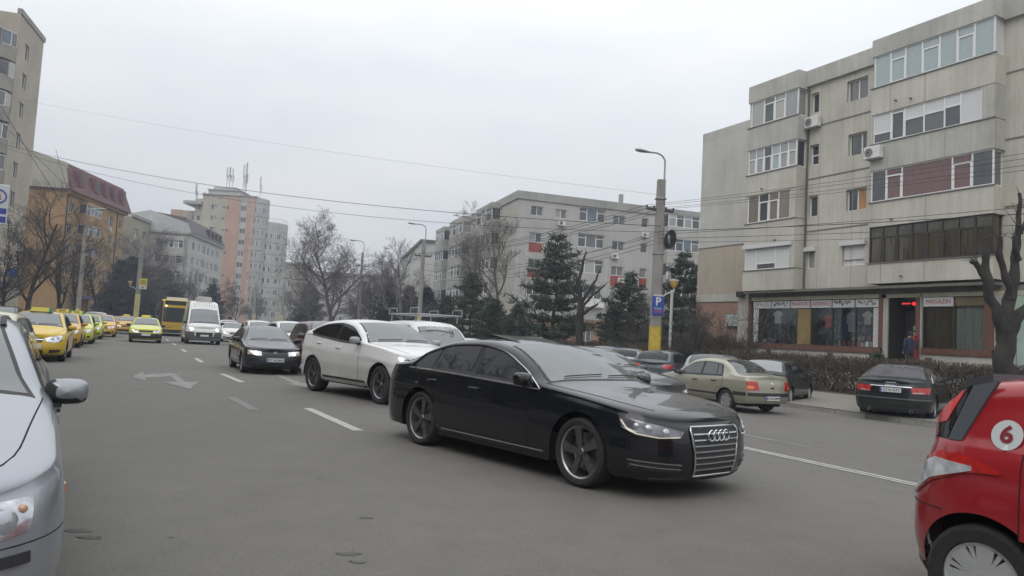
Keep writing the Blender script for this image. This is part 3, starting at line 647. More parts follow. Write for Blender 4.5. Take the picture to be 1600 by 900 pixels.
# ---------------------------------------------------------------- setting: ground, road, pavements, markings
def asphalt(name, base, patch, big=.35):
    m = mat(name, base, .88); nt = m.node_tree; b = nt.nodes['Principled BSDF']; tcn = nt.nodes.new('ShaderNodeTexCoord')
    def N(sc, det, rough=.6, st=None):
        n = nt.nodes.new('ShaderNodeTexNoise'); n.inputs['Scale'].default_value = sc; n.inputs['Detail'].default_value = det; n.inputs['Roughness'].default_value = rough
        if st:
            mp_ = nt.nodes.new('ShaderNodeMapping'); mp_.inputs['Rotation'].default_value = (0, 0, -TH); mp_.inputs['Scale'].default_value = st; nt.links.new(tcn.outputs['Object'], mp_.inputs[0]); nt.links.new(mp_.outputs[0], n.inputs[0])
        else: nt.links.new(tcn.outputs['Object'], n.inputs[0])
        return n
    def ramp(n, p0, c0, p1, c1):
        r = nt.nodes.new('ShaderNodeValToRGB'); e = r.color_ramp.elements; e[0].position = p0; e[0].color = (*c0, 1); e[1].position = p1; e[1].color = (*c1, 1); nt.links.new(n.outputs[0], r.inputs[0]); return r
    def mul(a, c):
        x = nt.nodes.new('ShaderNodeMix'); x.data_type = 'RGBA'; x.blend_type = 'MULTIPLY'; x.inputs[0].default_value = 1; nt.links.new(a.outputs[2] if a.type == 'MIX' else a.outputs[0], x.inputs[6]); nt.links.new(c.outputs[0], x.inputs[7]); return x
    a = ramp(N(big, 5, .6, (1, .35, 1)), .3, base, .7, patch)
    a = mul(a, ramp(N(2.2, 6, .65), .3, (.9, .9, .9), .75, (1.08, 1.07, 1.05)))
    a = mul(a, ramp(N(70, 3, .7), .3, (.74, .74, .74), .7, (1.24, 1.24, 1.23)))
    a = mul(a, ramp(N(24, 4, .7), .3, (.9, .9, .9), .7, (1.1, 1.1, 1.1)))
    a = mul(a, ramp(N(1.1, 7, .7), .22, (.72, .71, .7), .33, (1, 1, 1)))                 # darker oil and tar blotches
    vo = nt.nodes.new('ShaderNodeTexVoronoi'); vo.feature = 'DISTANCE_TO_EDGE'; vo.inputs['Scale'].default_value = .28
    wn = N(.9, 4); ad = nt.nodes.new('ShaderNodeMix'); ad.data_type = 'RGBA'; ad.inputs[0].default_value = .55; nt.links.new(tcn.outputs['Object'], ad.inputs[6]); nt.links.new(wn.outputs[1], ad.inputs[7]); nt.links.new(ad.outputs[2], vo.inputs[0])
    cr = nt.nodes.new('ShaderNodeValToRGB'); cr.color_ramp.elements[0].position = .0; cr.color_ramp.elements[0].color = (.955, .955, .95, 1); cr.color_ramp.elements[1].position = .008; cr.color_ramp.elements[1].color = (1, 1, 1, 1); nt.links.new(vo.outputs[0], cr.inputs[0])
    a = mul(a, cr); nt.links.new(a.outputs[2], b.inputs['Base Color'])
    bp = nt.nodes.new('ShaderNodeBump'); bp.inputs['Strength'].default_value = .35; bp.inputs['Distance'].default_value = .006; bn = N(140, 3, .7); nt.links.new(bn.outputs[0], bp.inputs['Height']); nt.links.new(bp.outputs[0], b.inputs['Normal'])
    return m
ASPH = asphalt('old_asphalt', (.117, .111, .101), (.141, .135, .124))
PAVE = asphalt('pavement_asphalt', (.19, .178, .158), (.24, .225, .2), .5)
SOIL = mat('winter_soil', (.09, .08, .062), .95, ns=.7, col2=(.12, .115, .07), bump=.4)
KERB = mat('kerb_concrete', (.26, .25, .23), .85, ns=5, na=.22, bump=.2)
RPAINT = mat('road_paint', (.46, .455, .43), .8, ns=9, col2=(.27, .265, .25)); FPAINT = mat('worn_road_paint', (.29, .285, .27), .85, ns=5, col2=(.135, .13, .122)); TAR = mat('tar_blot', (.09, .085, .078), .9, ns=40, na=.25)

mb = MB(); mb.grid([[(x, y, -.32) for x in (-1500, -200, 0, 200, 1500)] for y in (-300, -40, 100, 400, 2200)]); tag(mb.obj('ground', SOIL), kind='structure')
def sheet(name, s0, s1, ns, dz, m):
    mb = MB(); mb.grid([[tuple(sn(s, n, gz(n) + dz)) for n in ns] for s in (s0, lerp(s0, s1, .25), lerp(s0, s1, .5), s1)]); return tag(mb.obj(name, m), kind='structure')
NS = [-3.55, 0, 2, 4, 6] + [6 + .5 * k for k in range(1, 15)] + [14, 16, 18.02]
sheet('road', -60, 420, NS, 0, ASPH)
def slab(name, s0, s1, n0, n1, z, m):
    mb = MB(); v = [sn(s0, n0), sn(s1, n0), sn(s1, n1), sn(s0, n1)]; mb.prism([(p.x, p.y) for p in v], -.3, z, 0); return tag(mb.obj(name, m), kind='structure')
slab('pavement', -60, 420, -9.5, -3.72, .105, PAVE)
slab('pavement', -60, 420, 18.18, 25.2, -.045, PAVE)
slab('verge', -60, 420, 25.22, 60, -.02, SOIL); slab('verge', -60, 420, -60, -9.52, .08, SOIL)
def kerb(n0, n1, ztop, zbot, sa, sb):
    root = tag(bpy.data.objects.new('kerb', None), kind='structure'); COL.objects.link(root)
    st = MB(); st.rbox(-.49, .49, 0, n1 - n0, zbot, ztop, .018); me = st.mesh('kerb_stone', KERB)
    s = sa
    while s < sb:
        p = sn(s, n0); inst('kerb_stone', me, root, (p.x, p.y, random.uniform(-.008, .006)), (0, 0, TH + math.pi / 2 + random.uniform(-.006, .006)) if False else (random.uniform(-.01, .01), 0, TH + R_(90) + math.pi)); s += 1.0
    return root
# a stone's long side lies along the street, its depth runs away from the road on the right-hand kerb
kerb(18.16, 18.0, -.04, -.3, 2, 60)
kerb(-3.56, -3.72, .11, -.3, -4, 60)

def mark(name, poly, m, dz=.005):
    c = [sum(p[k] for p in poly) / len(poly) for k in (0, 1)]; n_ = c[0] * NV.x + c[1] * NV.y
    bm = bmesh.new(); vs = [bm.verts.new((x, y, gz(x * NV.x + y * NV.y) + dz)) for x, y in poly]; f = bm.faces.new(vs); bmesh.ops.triangulate(bm, faces=[f])
    me = bpy.data.meshes.new(name); bm.to_mesh(me); bm.free(); me.materials.append(m)
    if me.polygons[0].normal.z < 0: me.flip_normals()
    return tag(inst(name, me), kind='structure')
def bar(name, s0, s1, n0, n1, m, dz=.005):
    k = max(1, int((s1 - s0) / 3)) if s1 - s0 < 30 else 1; return mark(name, [(sn(s, n).x, sn(s, n).y) for s, n in ((s0, n0), (s1, n0), (s1, n1), (s0, n1))], m, dz)
nd = lambda s: 2.36 + .72 * sstep(25, 9.5, s)
for k in range(12):
    a, b = 10.6 + 8.75 * k, 13.55 + 8.75 * k; mark('lane_dash', [(sn(s, n).x, sn(s, n).y) for s, n in ((a, nd(a) - .08), (b, nd(b) - .08), (b, nd(b) + .08), (a, nd(a) + .08))], RPAINT)
for k in range(9): bar('lane_dash', 9.0 + 8.75 * k, 11.0 + 8.75 * k, 10.52, 10.64, FPAINT)
for n in (8.62, 8.78): bar('centre_line', -30, 160, n, n + .11, RPAINT, .006)
for dz_, P_ in ((.005, [(-9.36, 18.91), (-9.15, 20.15), (-8.64, 19.05), (-8.87, 17.93)]), (.006, [(-9.2, 20.1), (-8.96, 20.01), (-7.42, 17.23), (-7.47, 16.95)]), (.007, [(-9.18, 18.19), (-9.86, 20.07), (-8.41, 17.31)]), (.007, [(-8.0, 17.2), (-7.38, 17.75), (-6.75, 15.86)])): mark('lane_arrow', P_, FPAINT, dz_)
mark('lane_arrow', [(-6.73, 21.54), (-6.6, 21.6), (-5.3, 19.2), (-4.9, 19.4), (-4.85, 17.9), (-5.55, 18.7), (-5.42, 18.9)], FPAINT)
mark('lane_arrow', [(-5.53, 14.65), (-5.3, 14.6), (-4.2, 12.75), (-4.35, 12.65)], mat('almost_gone_paint', (.2, .195, .185), .85, ns=5, col2=(.145, .14, .13)))
def blot(x, y, r, m=TAR):
    pts = []
    for k in range(30):
        a = 2 * math.pi * k / 30; q = r * (.75 + .55 * mnoise.noise(Vector((x * 9 + 2.2 * math.cos(a), y * 9 + 2.2 * math.sin(a), 0)))) * random.uniform(.8, 1.1); pts.append((x + q * math.cos(a), y + .5 * q * math.sin(a)))
    mark('tar_patch', pts, m, .003)
for x, y, r in ((-2.87, 5.13, .11), (-2.72, 5.0, .1), (-.98, 4.95, .1), (-.88, 4.79, .07), (-2.21, 5.1, .03), (-3.55, 11.2, .07), (-1.78, 7.3, .04), (-1.05, 5.9, .06)): blot(x, y, r)

# ---------------------------------------------------------------- buildings
PVC = mat('white_window_frame', (.7, .71, .71), .45); BRF = mat('brown_window_frame', (.035, .026, .02), .5); OLDW = mat('old_wood_frame', (.28, .25, .21), .7)
GD = mat('window_glass_dark', (.03, .036, .04), .04, ior=1.75, ns=.8, col2=(.07, .08, .085)); GC = mat('window_glass_curtained', (.22, .23, .23), .06, ior=1.7, ns=6, col2=(.34, .35, .34), stretch=(6, 6, .3)); GB = mat('window_glass_blue', (.1, .13, .17), .04, ior=1.75, ns=1.5, na=.4)
GR = mat('window_glass_red_curtain', (.13, .055, .05), .06, ior=1.65, ns=5, col2=(.16, .1, .1), stretch=(5, 5, .4)); GV = mat('window_glass_sheer', (.27, .33, .335), .06, ior=1.7, ns=14, col2=(.4, .46, .46), stretch=(8, 8, .2)); GBR = mat('window_glass_brown', (.022, .018, .014), .06, ior=1.6, ns=3, col2=(.1, .085, .05), stretch=(4, 4, .4))
SHUT = mat('white_roller_shutter', (.58, .58, .575), .55); BOARD = mat('orange_board', (.42, .22, .1), .8, ns=3, na=.15)
GLM = dict(t=mat('window_glass_tan_curtain', (.15, .125, .1), .06, ior=1.6, ns=6, col2=(.24, .2, .165), stretch=(7, 7, .3)), d=GD, c=GC, b=GB, r=GR, v=GV, n=GBR, s=SHUT, o=BOARD)
def vary(m, lo, col):
    """some rooms have pale curtains behind the glass, some have not"""
    nt = m.node_tree; b = nt.nodes['Principled BSDF']; src = b.inputs['Base Color'].links[0].from_socket; oi = nt.nodes.new('ShaderNodeObjectInfo'); r = nt.nodes.new('ShaderNodeMapRange'); r.inputs['From Min'].default_value = lo; r.inputs['To Max'].default_value = .85; nt.links.new(oi.outputs['Random'], r.inputs[0]); x = nt.nodes.new('ShaderNodeMix'); x.data_type = 'RGBA'; nt.links.new(r.outputs[0], x.inputs[0]); nt.links.new(src, x.inputs[6]); x.inputs[7].default_value = (*col, 1); nt.links.new(x.outputs[2], b.inputs['Base Color'])
vary(GD, .55, (.17, .165, .15)); vary(GC, .4, (.42, .4, .36))
def wall_mat(name, col, stain=.2, sc=1., streak=.5, joint=None):
    m = mat(name, col, .9); nt = m.node_tree; b = nt.nodes['Principled BSDF']; tcn = nt.nodes.new('ShaderNodeTexCoord')
    prev = None
    for scale, st, lo, hi in ((.35 * sc, (1, 1, 1), 1 - stain, 1 + stain * .5), (1.6 * sc, (2.2, 2.2, .22), 1 - stain * streak * 1.3, 1 + stain * .2), (14, (1, 1, 1), .92, 1.06), (2.6 * sc, (2.6, 2.6, .1), 1 - stain * .45, 1.01)):
        n = nt.nodes.new('ShaderNodeTexNoise'); n.inputs['Scale'].default_value = scale; n.inputs['Detail'].default_value = 6; n.inputs['Roughness'].default_value = .62
        mp_ = nt.nodes.new('ShaderNodeMapping'); mp_.inputs['Scale'].default_value = st; nt.links.new(tcn.outputs['Object'], mp_.inputs[0]); nt.links.new(mp_.outputs[0], n.inputs[0])
        r = nt.nodes.new('ShaderNodeValToRGB'); e = r.color_ramp.elements; e[0].position = .33; e[1].position = .66; e[0].color = (lo, lo, lo * .98, 1); e[1].color = (hi, hi, hi, 1); nt.links.new(n.outputs[0], r.inputs[0])
        x = nt.nodes.new('ShaderNodeMix'); x.data_type = 'RGBA'; x.blend_type = 'MULTIPLY'; x.inputs[0].default_value = 1
        if prev: nt.links.new(prev.outputs[2], x.inputs[6])
        else: x.inputs[6].default_value = (*col, 1)
        nt.links.new(r.outputs[0], x.inputs[7]); prev = x
    nt.links.new(prev.outputs[2], b.inputs['Base Color']); return m
WCACHE = {}
def window_mesh(w, h, lay, fm, th=.055):
    """lay: list of (width share, glass letter, transom share or 0); returns frame mesh and panes"""
    key = (round(w, 2), round(h, 2), tuple(lay), fm.name)
    if key in WCACHE: return WCACHE[key]
    f = MB(); panes = []; tot = sum(l[0] for l in lay); x = 0
    f.box(0, w, 0, .07, 0, th); f.box(0, w, 0, .07, h - th, h); f.box(0, th, .002, .068, th, h - th); f.box(w - th, w, .002, .068, th, h - th)
    for i, (q, g, tr) in enumerate(lay):
        x1 = x + w * q / tot
        if i: f.box(x - th * .55, x + th * .55, -.006, .066, th, h - th)
        xa, xb = (x if i == 0 else x) + th * .5, x1 - th * .5; zt = h * (1 - tr)
        if tr:
            f.box(xa, xb, -.003, .06, zt - th * .6, zt + th * .6)
            if g == 'd' or g in 'vcbrnt': f.box(xa, xa + th * .9, -.012, .05, th, zt - th * .6); f.box(xb - th * .9, xb, -.012, .05, th, zt - th * .6); f.box(xa + th * .9, xb - th * .9, -.012, .05, th * .5, th * 1.4)
            panes.append((xa, xb, th * .5, zt, g[0])); panes.append((xa, xb, zt, h - th * .5, g[-1]))
        else: panes.append((xa, xb, th * .5, h - th * .5, g))
        x = x1
    fme = f.mesh('window_frame', fm); pm_ = []
    for xa, xb, za, zb, g in panes:
        p = MB(); t = .0 if g not in 'so' else -.01; p.box(xa, xb, .035 + t, .045 + t, za, zb); pm_.append(p.mesh('pane', GLM[g]))
    WCACHE[key] = (fme, pm_); return WCACHE[key]
def wall_face(mb, length, z0, z1, holes, depth, y=0., mi=0):
    us = sorted({0, length, *[h[0] for h in holes], *[h[1] for h in holes]}); zs = sorted({z0, z1, *[h[2] for h in holes], *[h[3] for h in holes]})
    us = [u for u in us if 0 <= u <= length]; zs = [z for z in zs if z0 <= z <= z1]
    for a, b in zip(us, us[1:]):
        run = None
        for c, d in zip(zs, zs[1:]):
            inside = any(h[0] - 1e-6 <= a and b <= h[1] + 1e-6 and h[2] - 1e-6 <= c and d <= h[3] + 1e-6 for h in holes)
            if inside:
                if run is not None: mb.quad((a, y, run), (b, y, run), (b, y, c), (a, y, c), mi); run = None
            elif run is None: run = c
        if run is not None: mb.quad((a, y, run), (b, y, run), (b, y, zs[-1]), (a, y, zs[-1]), mi)
    for a, b, c, d in [h[:4] for h in holes]:
        e = y + depth
        mb.quad((a, y, c), (a, e, c), (a, e, d), (a, y, d), mi); mb.quad((b, y, c), (b, y, d), (b, e, d), (b, e, c), mi)
        mb.quad((a, y, c), (b, y, c), (b, e, c), (a, e, c), mi); mb.quad((a, y, d), (a, e, d), (b, e, d), (b, y, d), mi)
def put_window(parent, rz, O, u0, u1, z0, z1, y, lay, fm=PVC, joined=False, sill=True):
    fme, pms = window_mesh(u1 - u0, z1 - z0, lay, fm)
    d = Vector((math.cos(rz), math.sin(rz), 0)); inn = Vector((-math.sin(rz), math.cos(rz), 0)); p = Vector(O) + d * u0 + inn * y
    w = inst('window', fme, parent, (p.x, p.y, z0), (0, 0, rz))
    for pm_ in pms: inst('pane', pm_, w)
    return w
def facade(parent, O, rz, length, z0, z1, wins, wm, recess=.14, name='wall', depth=.0):
    """wins: (u0, u1, z0, z1, layout, frame). O is the left end seen from outside, in the building's own frame."""
    mb = MB(); wall_face(mb, length, z0, z1, [w[:4] for w in wins], recess + .1)
    if depth: mb.quad((0, 0, z1), (length, 0, z1), (length, depth, z1), (0, depth, z1)); mb.quad((0, depth, z0), (length, depth, z0), (length, depth, z1), (0, depth, z1)); mb.quad((0, 0, z0), (0, depth, z0), (0, depth, z1), (0, 0, z1)); mb.quad((length, 0, z0), (length, depth, z0), (length, depth, z1), (length, 0, z1))
    ob = mb.obj(name, wm, parent, O, (0, 0, rz))
    for w in wins: put_window(parent, rz, O, *w[:4], recess, w[4], w[5] if len(w) > 5 else PVC)
    return ob
def piece(parent, name, m, O, rz, boxes, smooth=None):
    first = None
    for b in boxes or [None]:
        mb = MB()
        if b: mb.box(*b)
        o = mb.obj(name, m, parent, O, (0, 0, rz), smooth); first = first or o
    return first
def grid_wins(cols, floors, rnd, fm=PVC):
    r = random.Random(rnd); out_ = []
    for z0, h in floors:
        for c in cols:
            u, w = c[0], c[1]; kind = c[2] if len(c) > 2 else 2
            if kind == 0: continue
            g = lambda: r.choice('ddddccb')
            if kind == 1: lay = ((1, g(), 0),)
            elif kind == 2: lay = ((1, g(), 0), (1, g(), 0))
            elif kind == 3: lay = ((1, g(), .3), (1, g(), 0), (1, g(), .3))
            else: lay = tuple((1, g(), .28 if k % 2 else 0) for k in range(kind))
            out_.append((u, u + w, z0, z0 + h, lay, fm))
    return out_
AIRW = mat('air_conditioner_white', (.62, .62, .6), .5, ns=4, na=.1); AIRD = mat('air_conditioner_grille', (.05, .05, .055), .6)
def ac_mesh():
    a = MB(); a.rbox(-.4, .4, -.15, .15, 0, .55, .02); g = MB(); g.lathe([(.001, -.16), (.2, -.16), (.2, -.14)], 'y', 20, (-.12, 0, .28))
    r = MB()
    for q in (.07, .13, .19): r.lathe([(q, -.172), (q + .012, -.172), (q + .012, -.158), (q, -.158)], 'y', 20, (-.12, 0, .28))
    b = MB(); b.box(-.3, -.26, -.15, .17, -.04, 0); b.box(.26, .3, -.15, .17, -.04, 0)
    return a.mesh('casing', AIRW), g.mesh('fan', AIRD), r.mesh('fan_guard', AIRW), b.mesh('bracket', mat('galvanised', (.35, .36, .37), .5, .6))
ACM = ac_mesh()
def ac(pos, rz, label):
    t = thing('air_conditioner', label, 'air conditioner', pos, rz, 'air conditioners on the walls'); inst('casing', ACM[0], t); inst('fan', ACM[1], t); inst('fan_guard', ACM[2], t); inst('bracket', ACM[3], t); return t

# ---- near block on the right, with shops at street level; own frame: x along the street towards the camera, y into the building
CONC = wall_mat('precast_beige', (.53, .51, .46), .17); CONG = wall_mat('precast_grey', (.475, .465, .44), .2); PLAIN = wall_mat('render_grey', (.51, .495, .475), .14); TANW = wall_mat('render_tan', (.43, .37, .31), .16)
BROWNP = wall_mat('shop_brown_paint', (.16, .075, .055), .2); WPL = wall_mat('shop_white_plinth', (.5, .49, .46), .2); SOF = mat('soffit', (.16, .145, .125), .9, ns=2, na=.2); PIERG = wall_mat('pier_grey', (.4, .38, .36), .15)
YCOL = wall_mat('ochre_column', (.27, .2, .085), .2); LEDGE = mat('ledge_metal', (.2, .19, .18), .7)
def brick_mat():
    m = mat('facing_brick', (.35, .2, .14), .9); nt = m.node_tree; b = nt.nodes['Principled BSDF']; tcn = nt.nodes.new('ShaderNodeTexCoord'); mp_ = nt.nodes.new('ShaderNodeMapping'); mp_.inputs['Rotation'].default_value = (R_(-90), 0, 0); br = nt.nodes.new('ShaderNodeTexBrick')
    br.inputs['Scale'].default_value = 1; br.inputs['Brick Width'].default_value = .26; br.inputs['Row Height'].default_value = .085; br.inputs['Mortar Size'].default_value = .012; br.inputs['Color1'].default_value = (.36, .2, .13, 1); br.inputs['Color2'].default_value = (.27, .15, .105, 1); br.inputs['Mortar'].default_value = (.2, .16, .13, 1)
    nt.links.new(tcn.outputs['Object'], mp_.inputs[0]); nt.links.new(mp_.outputs[0], br.inputs[0]); nt.links.new(br.outputs[0], b.inputs['Base Color']); return m
BRICK = brick_mat()
bs = thing('apartment_block', 'beige concrete apartment block with glazed balconies above two street shops', 'building', tuple(sn(0, 29.0)), TH - R_(90))
# local x = -s (towards the camera), local y = n - 29
S = lambda s: -s
WL, EN = .75, 3.75
O = (0, 0, 0)
# recess walls between and beside the bays
def rec(s1, s0, z0, z1, y, wins, wm, nm='wall'):
    mb = MB(); hs = [(S(a) - S(s1), S(b) - S(s1), c, d) for a, b, c, d, *_ in wins]; wall_face(mb, s1 - s0, z0, z1, hs, .3); mb.obj(nm, wm, bs, (S(s1), y, 0))
    for (a, b, c, d, lay, *r) in wins: put_window(bs, 0, (S(s1), y, 0), S(a) - S(s1), S(b) - S(s1), c, d, .16, lay, r[0] if r else PVC)
wA = [(26.0 - .15, 25.36, 13.6, 14.62, ((1, 'd', 0),)), (25.85, 25.3, 10.9, 11.95, ((1, 'd', .5),)), (25.85, 25.28, 8.3, 9.35, ((1, 'd', 0),)), (25.9, 25.38, 5.68, 6.6, ((1, 'c', 0),))]
wB = [(23.75, 22.6, 13.62, 14.65, ((1, 'd', 0), (1, 'd', 0))), (23.6, 22.6, 10.95, 12.0, ((1.3, 'd', 0), (.7, 'd', 0))), (23.65, 22.55, 8.3, 9.35, ((1, 'd', 0), (1, 'o', 0))), (23.8, 22.6, 5.7, 6.7, ((1, 's', 0), (1, 's', 0)))]
rec(26.13, 21.84, 4.62, 15.0, WL, wA + wB, CONC)
rec(16.6, 6, 4.62, 15.0, WL, [(12.5, 11.2, 13.6, 14.65, ((1, 'd', 0), (1, 'c', 0))), (12.5, 11.2, 10.95, 12, ((1, 'd', 0), (1, 'd', 0))), (12.5, 11.2, 8.3, 9.35, ((1, 'c', 0), (1, 'd', 0))), (12.5, 11.2, 5.7, 6.7, ((1, 'd', 0), (1, 'd', 0)))], CONC)
rec(37.2, 29.4, 7.95, 15.0, EN, [], PLAIN); rec(37.2, 29.4, 4.9, 7.9, EN - .03, [], TANW); rec(37.2, 29.4, 4.42, 4.9, EN - .08, [], WPL)
mb = MB(); wall_face(mb, 7.8, -.1, 4.42, [], .1); mb.obj('brick_wall', BRICK, bs, (S(37.2), EN - .02, 0))
piece(bs, 'roof_fascia', CONG, O, 0, [(S(26.0), S(21.85), WL - .18, WL + .4, 15.0, 15.82), (S(16.45), S(6), WL - .18, WL + .4, 15.0, 15.82), (S(37.2), S(29.4), EN - .004, EN + .4, 15.0, 15.6)])
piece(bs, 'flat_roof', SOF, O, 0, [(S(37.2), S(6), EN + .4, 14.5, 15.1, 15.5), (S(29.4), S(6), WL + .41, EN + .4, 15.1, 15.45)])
piece(bs, 'end_wall', PLAIN, O, 0, [(S(37.3), S(37.1), EN + .1, 14.5, -.1, 15.58), (S(6.1), S(5.9), WL + .1, 14.5, -.1, 15.78), (S(37.1), S(6.1), 14.4, 14.6, -.1, 15.78)])
for zz in (4.9, 7.6, 10.3, 13.0): piece(bs, 'end_balcony', CONG, O, 0, [(S(37.9), S(37.31), EN + 1.0, EN + 4, zz, zz + 1.05)]); piece(bs, 'end_balcony_glazing', GD, O, 0, [(S(37.75), S(37.31), EN + 1.1, EN + 3.9, zz + 1.06, zz + 2.55)])
piece(bs, 'string_course', LEDGE, O, 0, [(S(26.0), S(21.86), WL - .035, WL + .02, z, z + .05) for z in (7.55, 10.2, 12.85)] + [(S(16.44), S(6), WL - .035, WL + .02, z, z + .05) for z in (7.55, 10.2, 12.85)] + [(S(37.2), S(29.42), EN - .06, EN, 7.9, 7.96)])
# bays: parapets, end walls, glazing
def bay(s1, s0, z0, zt, wm, par, right_side=True):
    for (za, zb, m_) in par: piece(bs, 'bay_parapet', m_, O, 0, [(S(s1), S(s0), 0, WL + .02, za, zb)])
    # return wall on the far side of the bay
    piece(bs, 'bay_return', wm, O, 0, [(S(s1) + .001, S(s1) + .12, .14, WL, z0, zt)])
bay(21.85, 16.45, 4.75, 15.0, CONC, [(4.72, 5.6, CONC), (7.25, 8.33, CONC), (9.79, 10.98, CONG), (12.36, 13.56, CONC), (15.06, 15.84, CONG)])
bay(29.4, 26.0, 4.6, 15.0, CONC, [(4.62, 5.68, CONC), (6.98, 8.2, CONC), (9.75, 10.84, CONC), (12.25, 13.46, CONG), (14.88, 15.8, CONG)])
piece(bs, 'bay_ledge', LEDGE, O, 0, [(S(21.88), S(16.42), -.05, .1, z, z + .035) for z in (5.605, 8.335, 10.985, 13.565)] + [(S(29.43), S(25.97), -.05, .1, z, z + .035) for z in (5.685, 8.205, 10.845, 13.465)])
def glaze(s1, s0, z0, z1, lay, fm=PVC, y=.06, side='d', sm=None):
    put_window(bs, 0, O, S(s1), S(s0), z0, z1, y, lay, fm)
    if side: put_window(bs, R_(90), (S(s0) - .06, y + .075, 0), 0, WL - y - .08, z0, z1, 0, ((1, side, 0),), fm)
glaze(21.75, 16.5, 13.6, 15.06, ((.8, 'v', 0), (.72, 'v', .28), (.76, 'v', 0), (.78, 'v', .28), (.72, 'v', 0), (.72, 'v', .28), (.78, 'v', 0)), side='s')
piece(bs, 'bay_wall_return', CONG, O, 0, [(S(16.95), S(16.46), .02, WL, 11.02, 12.355), (S(21.84), S(21.76), .02, .5, 11.02, 12.355)])
glaze(21.75, 16.97, 11.02, 12.36, ((.9, 'ds', .66), (.68, 'd', .1), (.9, 'ds', .42), (.92, 'ds', .4), (.7, 'ds', .36), (.86, 's', 0)), side=None)
glaze(21.8, 16.5, 8.37, 9.79, ((.72, 'd', 0), (.74, 'r', .24), (2.15, 'r', 0), (.78, 'r', .26), (.8, 'd', 0)))
glaze(21.82, 16.5, 5.64, 7.25, tuple((.7, 'n', .3) for _ in range(8)), BRF, .05, 'n')
glaze(29.2, 26.05, 13.5, 14.88, ((.75, 'c', 0), (.62, 'd', .24), (.6, 'c', .24), (.7, 'c', 0)), side='c')
glaze(29.3, 26.05, 10.88, 12.25, ((1, 'c', .4), (1, 'c', .4), (1, 'd', .4), (1, 'v', .4), (1, 'c', .4), (1, 'c', .4)), side='d')
piece(bs, 'bay_wall_return', CONC, O, 0, [(S(26.35), S(26.01), .02, WL, 8.24, 9.75), (S(26.3), S(26.01), .02, WL, 5.72, 6.98)])
glaze(29.25, 26.36, 8.24, 9.75, ((.82, 't', 0), (.72, 'd', .3), (.7, 't', .3), (.8, 't', 0)), side=None)
glaze(29.35, 26.31, 5.72, 6.98, ((.85, 's', 0), (1.3, 'ds', .74), (.95, 's', 0)), side=None)
# roller shutter boxes
for s1, s0, z, y in ((29.4, 26.15, 6.86, -.1), (25.98, 25.3, 6.56, WL - .12), (23.88, 22.5, 6.66, WL - .12)): piece(bs, 'shutter_box', SHUT, O, 0, [(S(s1), S(s0), y, y + .2, z, z + .2)])
piece(bs, 'shutter_curtain', SHUT, O, 0, [(S(23.76), S(22.64), WL + .1, WL + .13, 6.0, 6.66)])
JNT = mat('panel_joint', (.27, .255, .225), .9); SPT = mat('drain_spout', (.12, .11, .1), .8)
for s_, z0, z1 in ((19.2, 7.26, 8.33), (19.2, 4.74, 5.6), (18.4, 9.8, 10.98), (20.9, 12.37, 13.55), (19.3, 12.37, 13.55), (27.8, 6.99, 8.2), (27.9, 9.76, 10.84), (28.5, 12.26, 13.45), (19.1, 15.07, 15.83), (27.6, 14.89, 15.8), (21.2, 4.74, 5.6)): piece(bs, 'panel_joint', JNT, O, 0, [(S(s_) - .012, S(s_) + .012, -.004, .003, z0, z1)])
for s_, z in ((20.6, 12.75), (19.9, 12.65), (20.7, 7.5), (20.2, 5.0), (28.2, 10.0), (27.2, 7.2)): mb = MB(); mb.tube([(S(s_), .02, z), (S(s_), -.14, z - .02)], .035, 8); mb.obj('drain_spout', SPT, bs)
for s_ in (23.3, 25.2, 12.9):
    for z0, z1 in ((4.7, 7.54), (7.61, 10.19), (10.26, 12.84), (12.91, 14.98)): piece(bs, 'panel_joint', JNT, O, 0, [(S(s_) - .01, S(s_) + .01, WL - .004, WL + .003, z0, z1)])
mb = MB(); mb.tube([(S(25.93), WL - .06, 4.7), (S(25.93), WL - .06, 14.9)], .045, 8); mb.obj('downpipe', SPT, bs)
# street level
GF = .6
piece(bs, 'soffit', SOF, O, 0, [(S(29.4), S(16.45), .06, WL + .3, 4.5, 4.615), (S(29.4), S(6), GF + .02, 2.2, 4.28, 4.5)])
piece(bs, 'lintel', wall_mat('shop_lintel', (.42, .39, .31), .2), O, 0, [(S(29.2), S(21.62), GF - .12, GF + .1, 4.12, 4.3), (S(21.3), S(19.7), GF - .04, GF + .1, 4.12, 4.28), (S(19.6), S(16.7), GF - .1, GF + .1, 4.12, 4.28), (S(16.7), S(6), GF - .05, GF + .1, 4.1, 4.28)])
piece(bs, 'plinth', WPL, O, 0, [(S(29.3), S(21.4), GF - .06, GF + .3, -.1, 1.64), (S(19.68), S(16.72), GF - .06, GF + .3, -.1, 1.72), (S(16.3), S(6), GF - .06, GF + .3, -.1, 1.0)])
piece(bs, 'shop_sill', BROWNP, O, 0, [(S(29.1), S(21.5), GF - .12, GF + .3, 1.645, 1.9), (S(19.6), S(16.75), GF - .12, GF + .3, 1.725, 1.98)])
piece(bs, 'shop_pier', BROWNP, O, 0, [(S(21.62), S(21.42), GF - .1, GF + .3, 1.91, 4.115), (S(19.88), S(19.7), GF - .1, GF + .3, 0, 4.115), (S(17.06), S(16.7), GF - .1, GF + .3, 1.985, 4.115), (S(29.4), S(29.22), GF - .1, GF + .3, 1.91, 4.115)])
piece(bs, 'shop_pier', PIERG, O, 0, [(S(21.41), S(21.18), GF - .08, GF + .3, 0, 4.115), (S(19.69), S(19.61), GF - .08, GF + .3, 0, 4.115), (S(30.2), S(29.42), GF - .1, EN, 0, 4.6)])
piece(bs, 'floor_vent', mat('rusty_vent', (.1, .06, .045), .9), O, 0, [(S(s + .16), S(s - .16), GF - .075, GF - .055, 1.3, 1.58) for s in (27.95, 24.15, 19.3)])
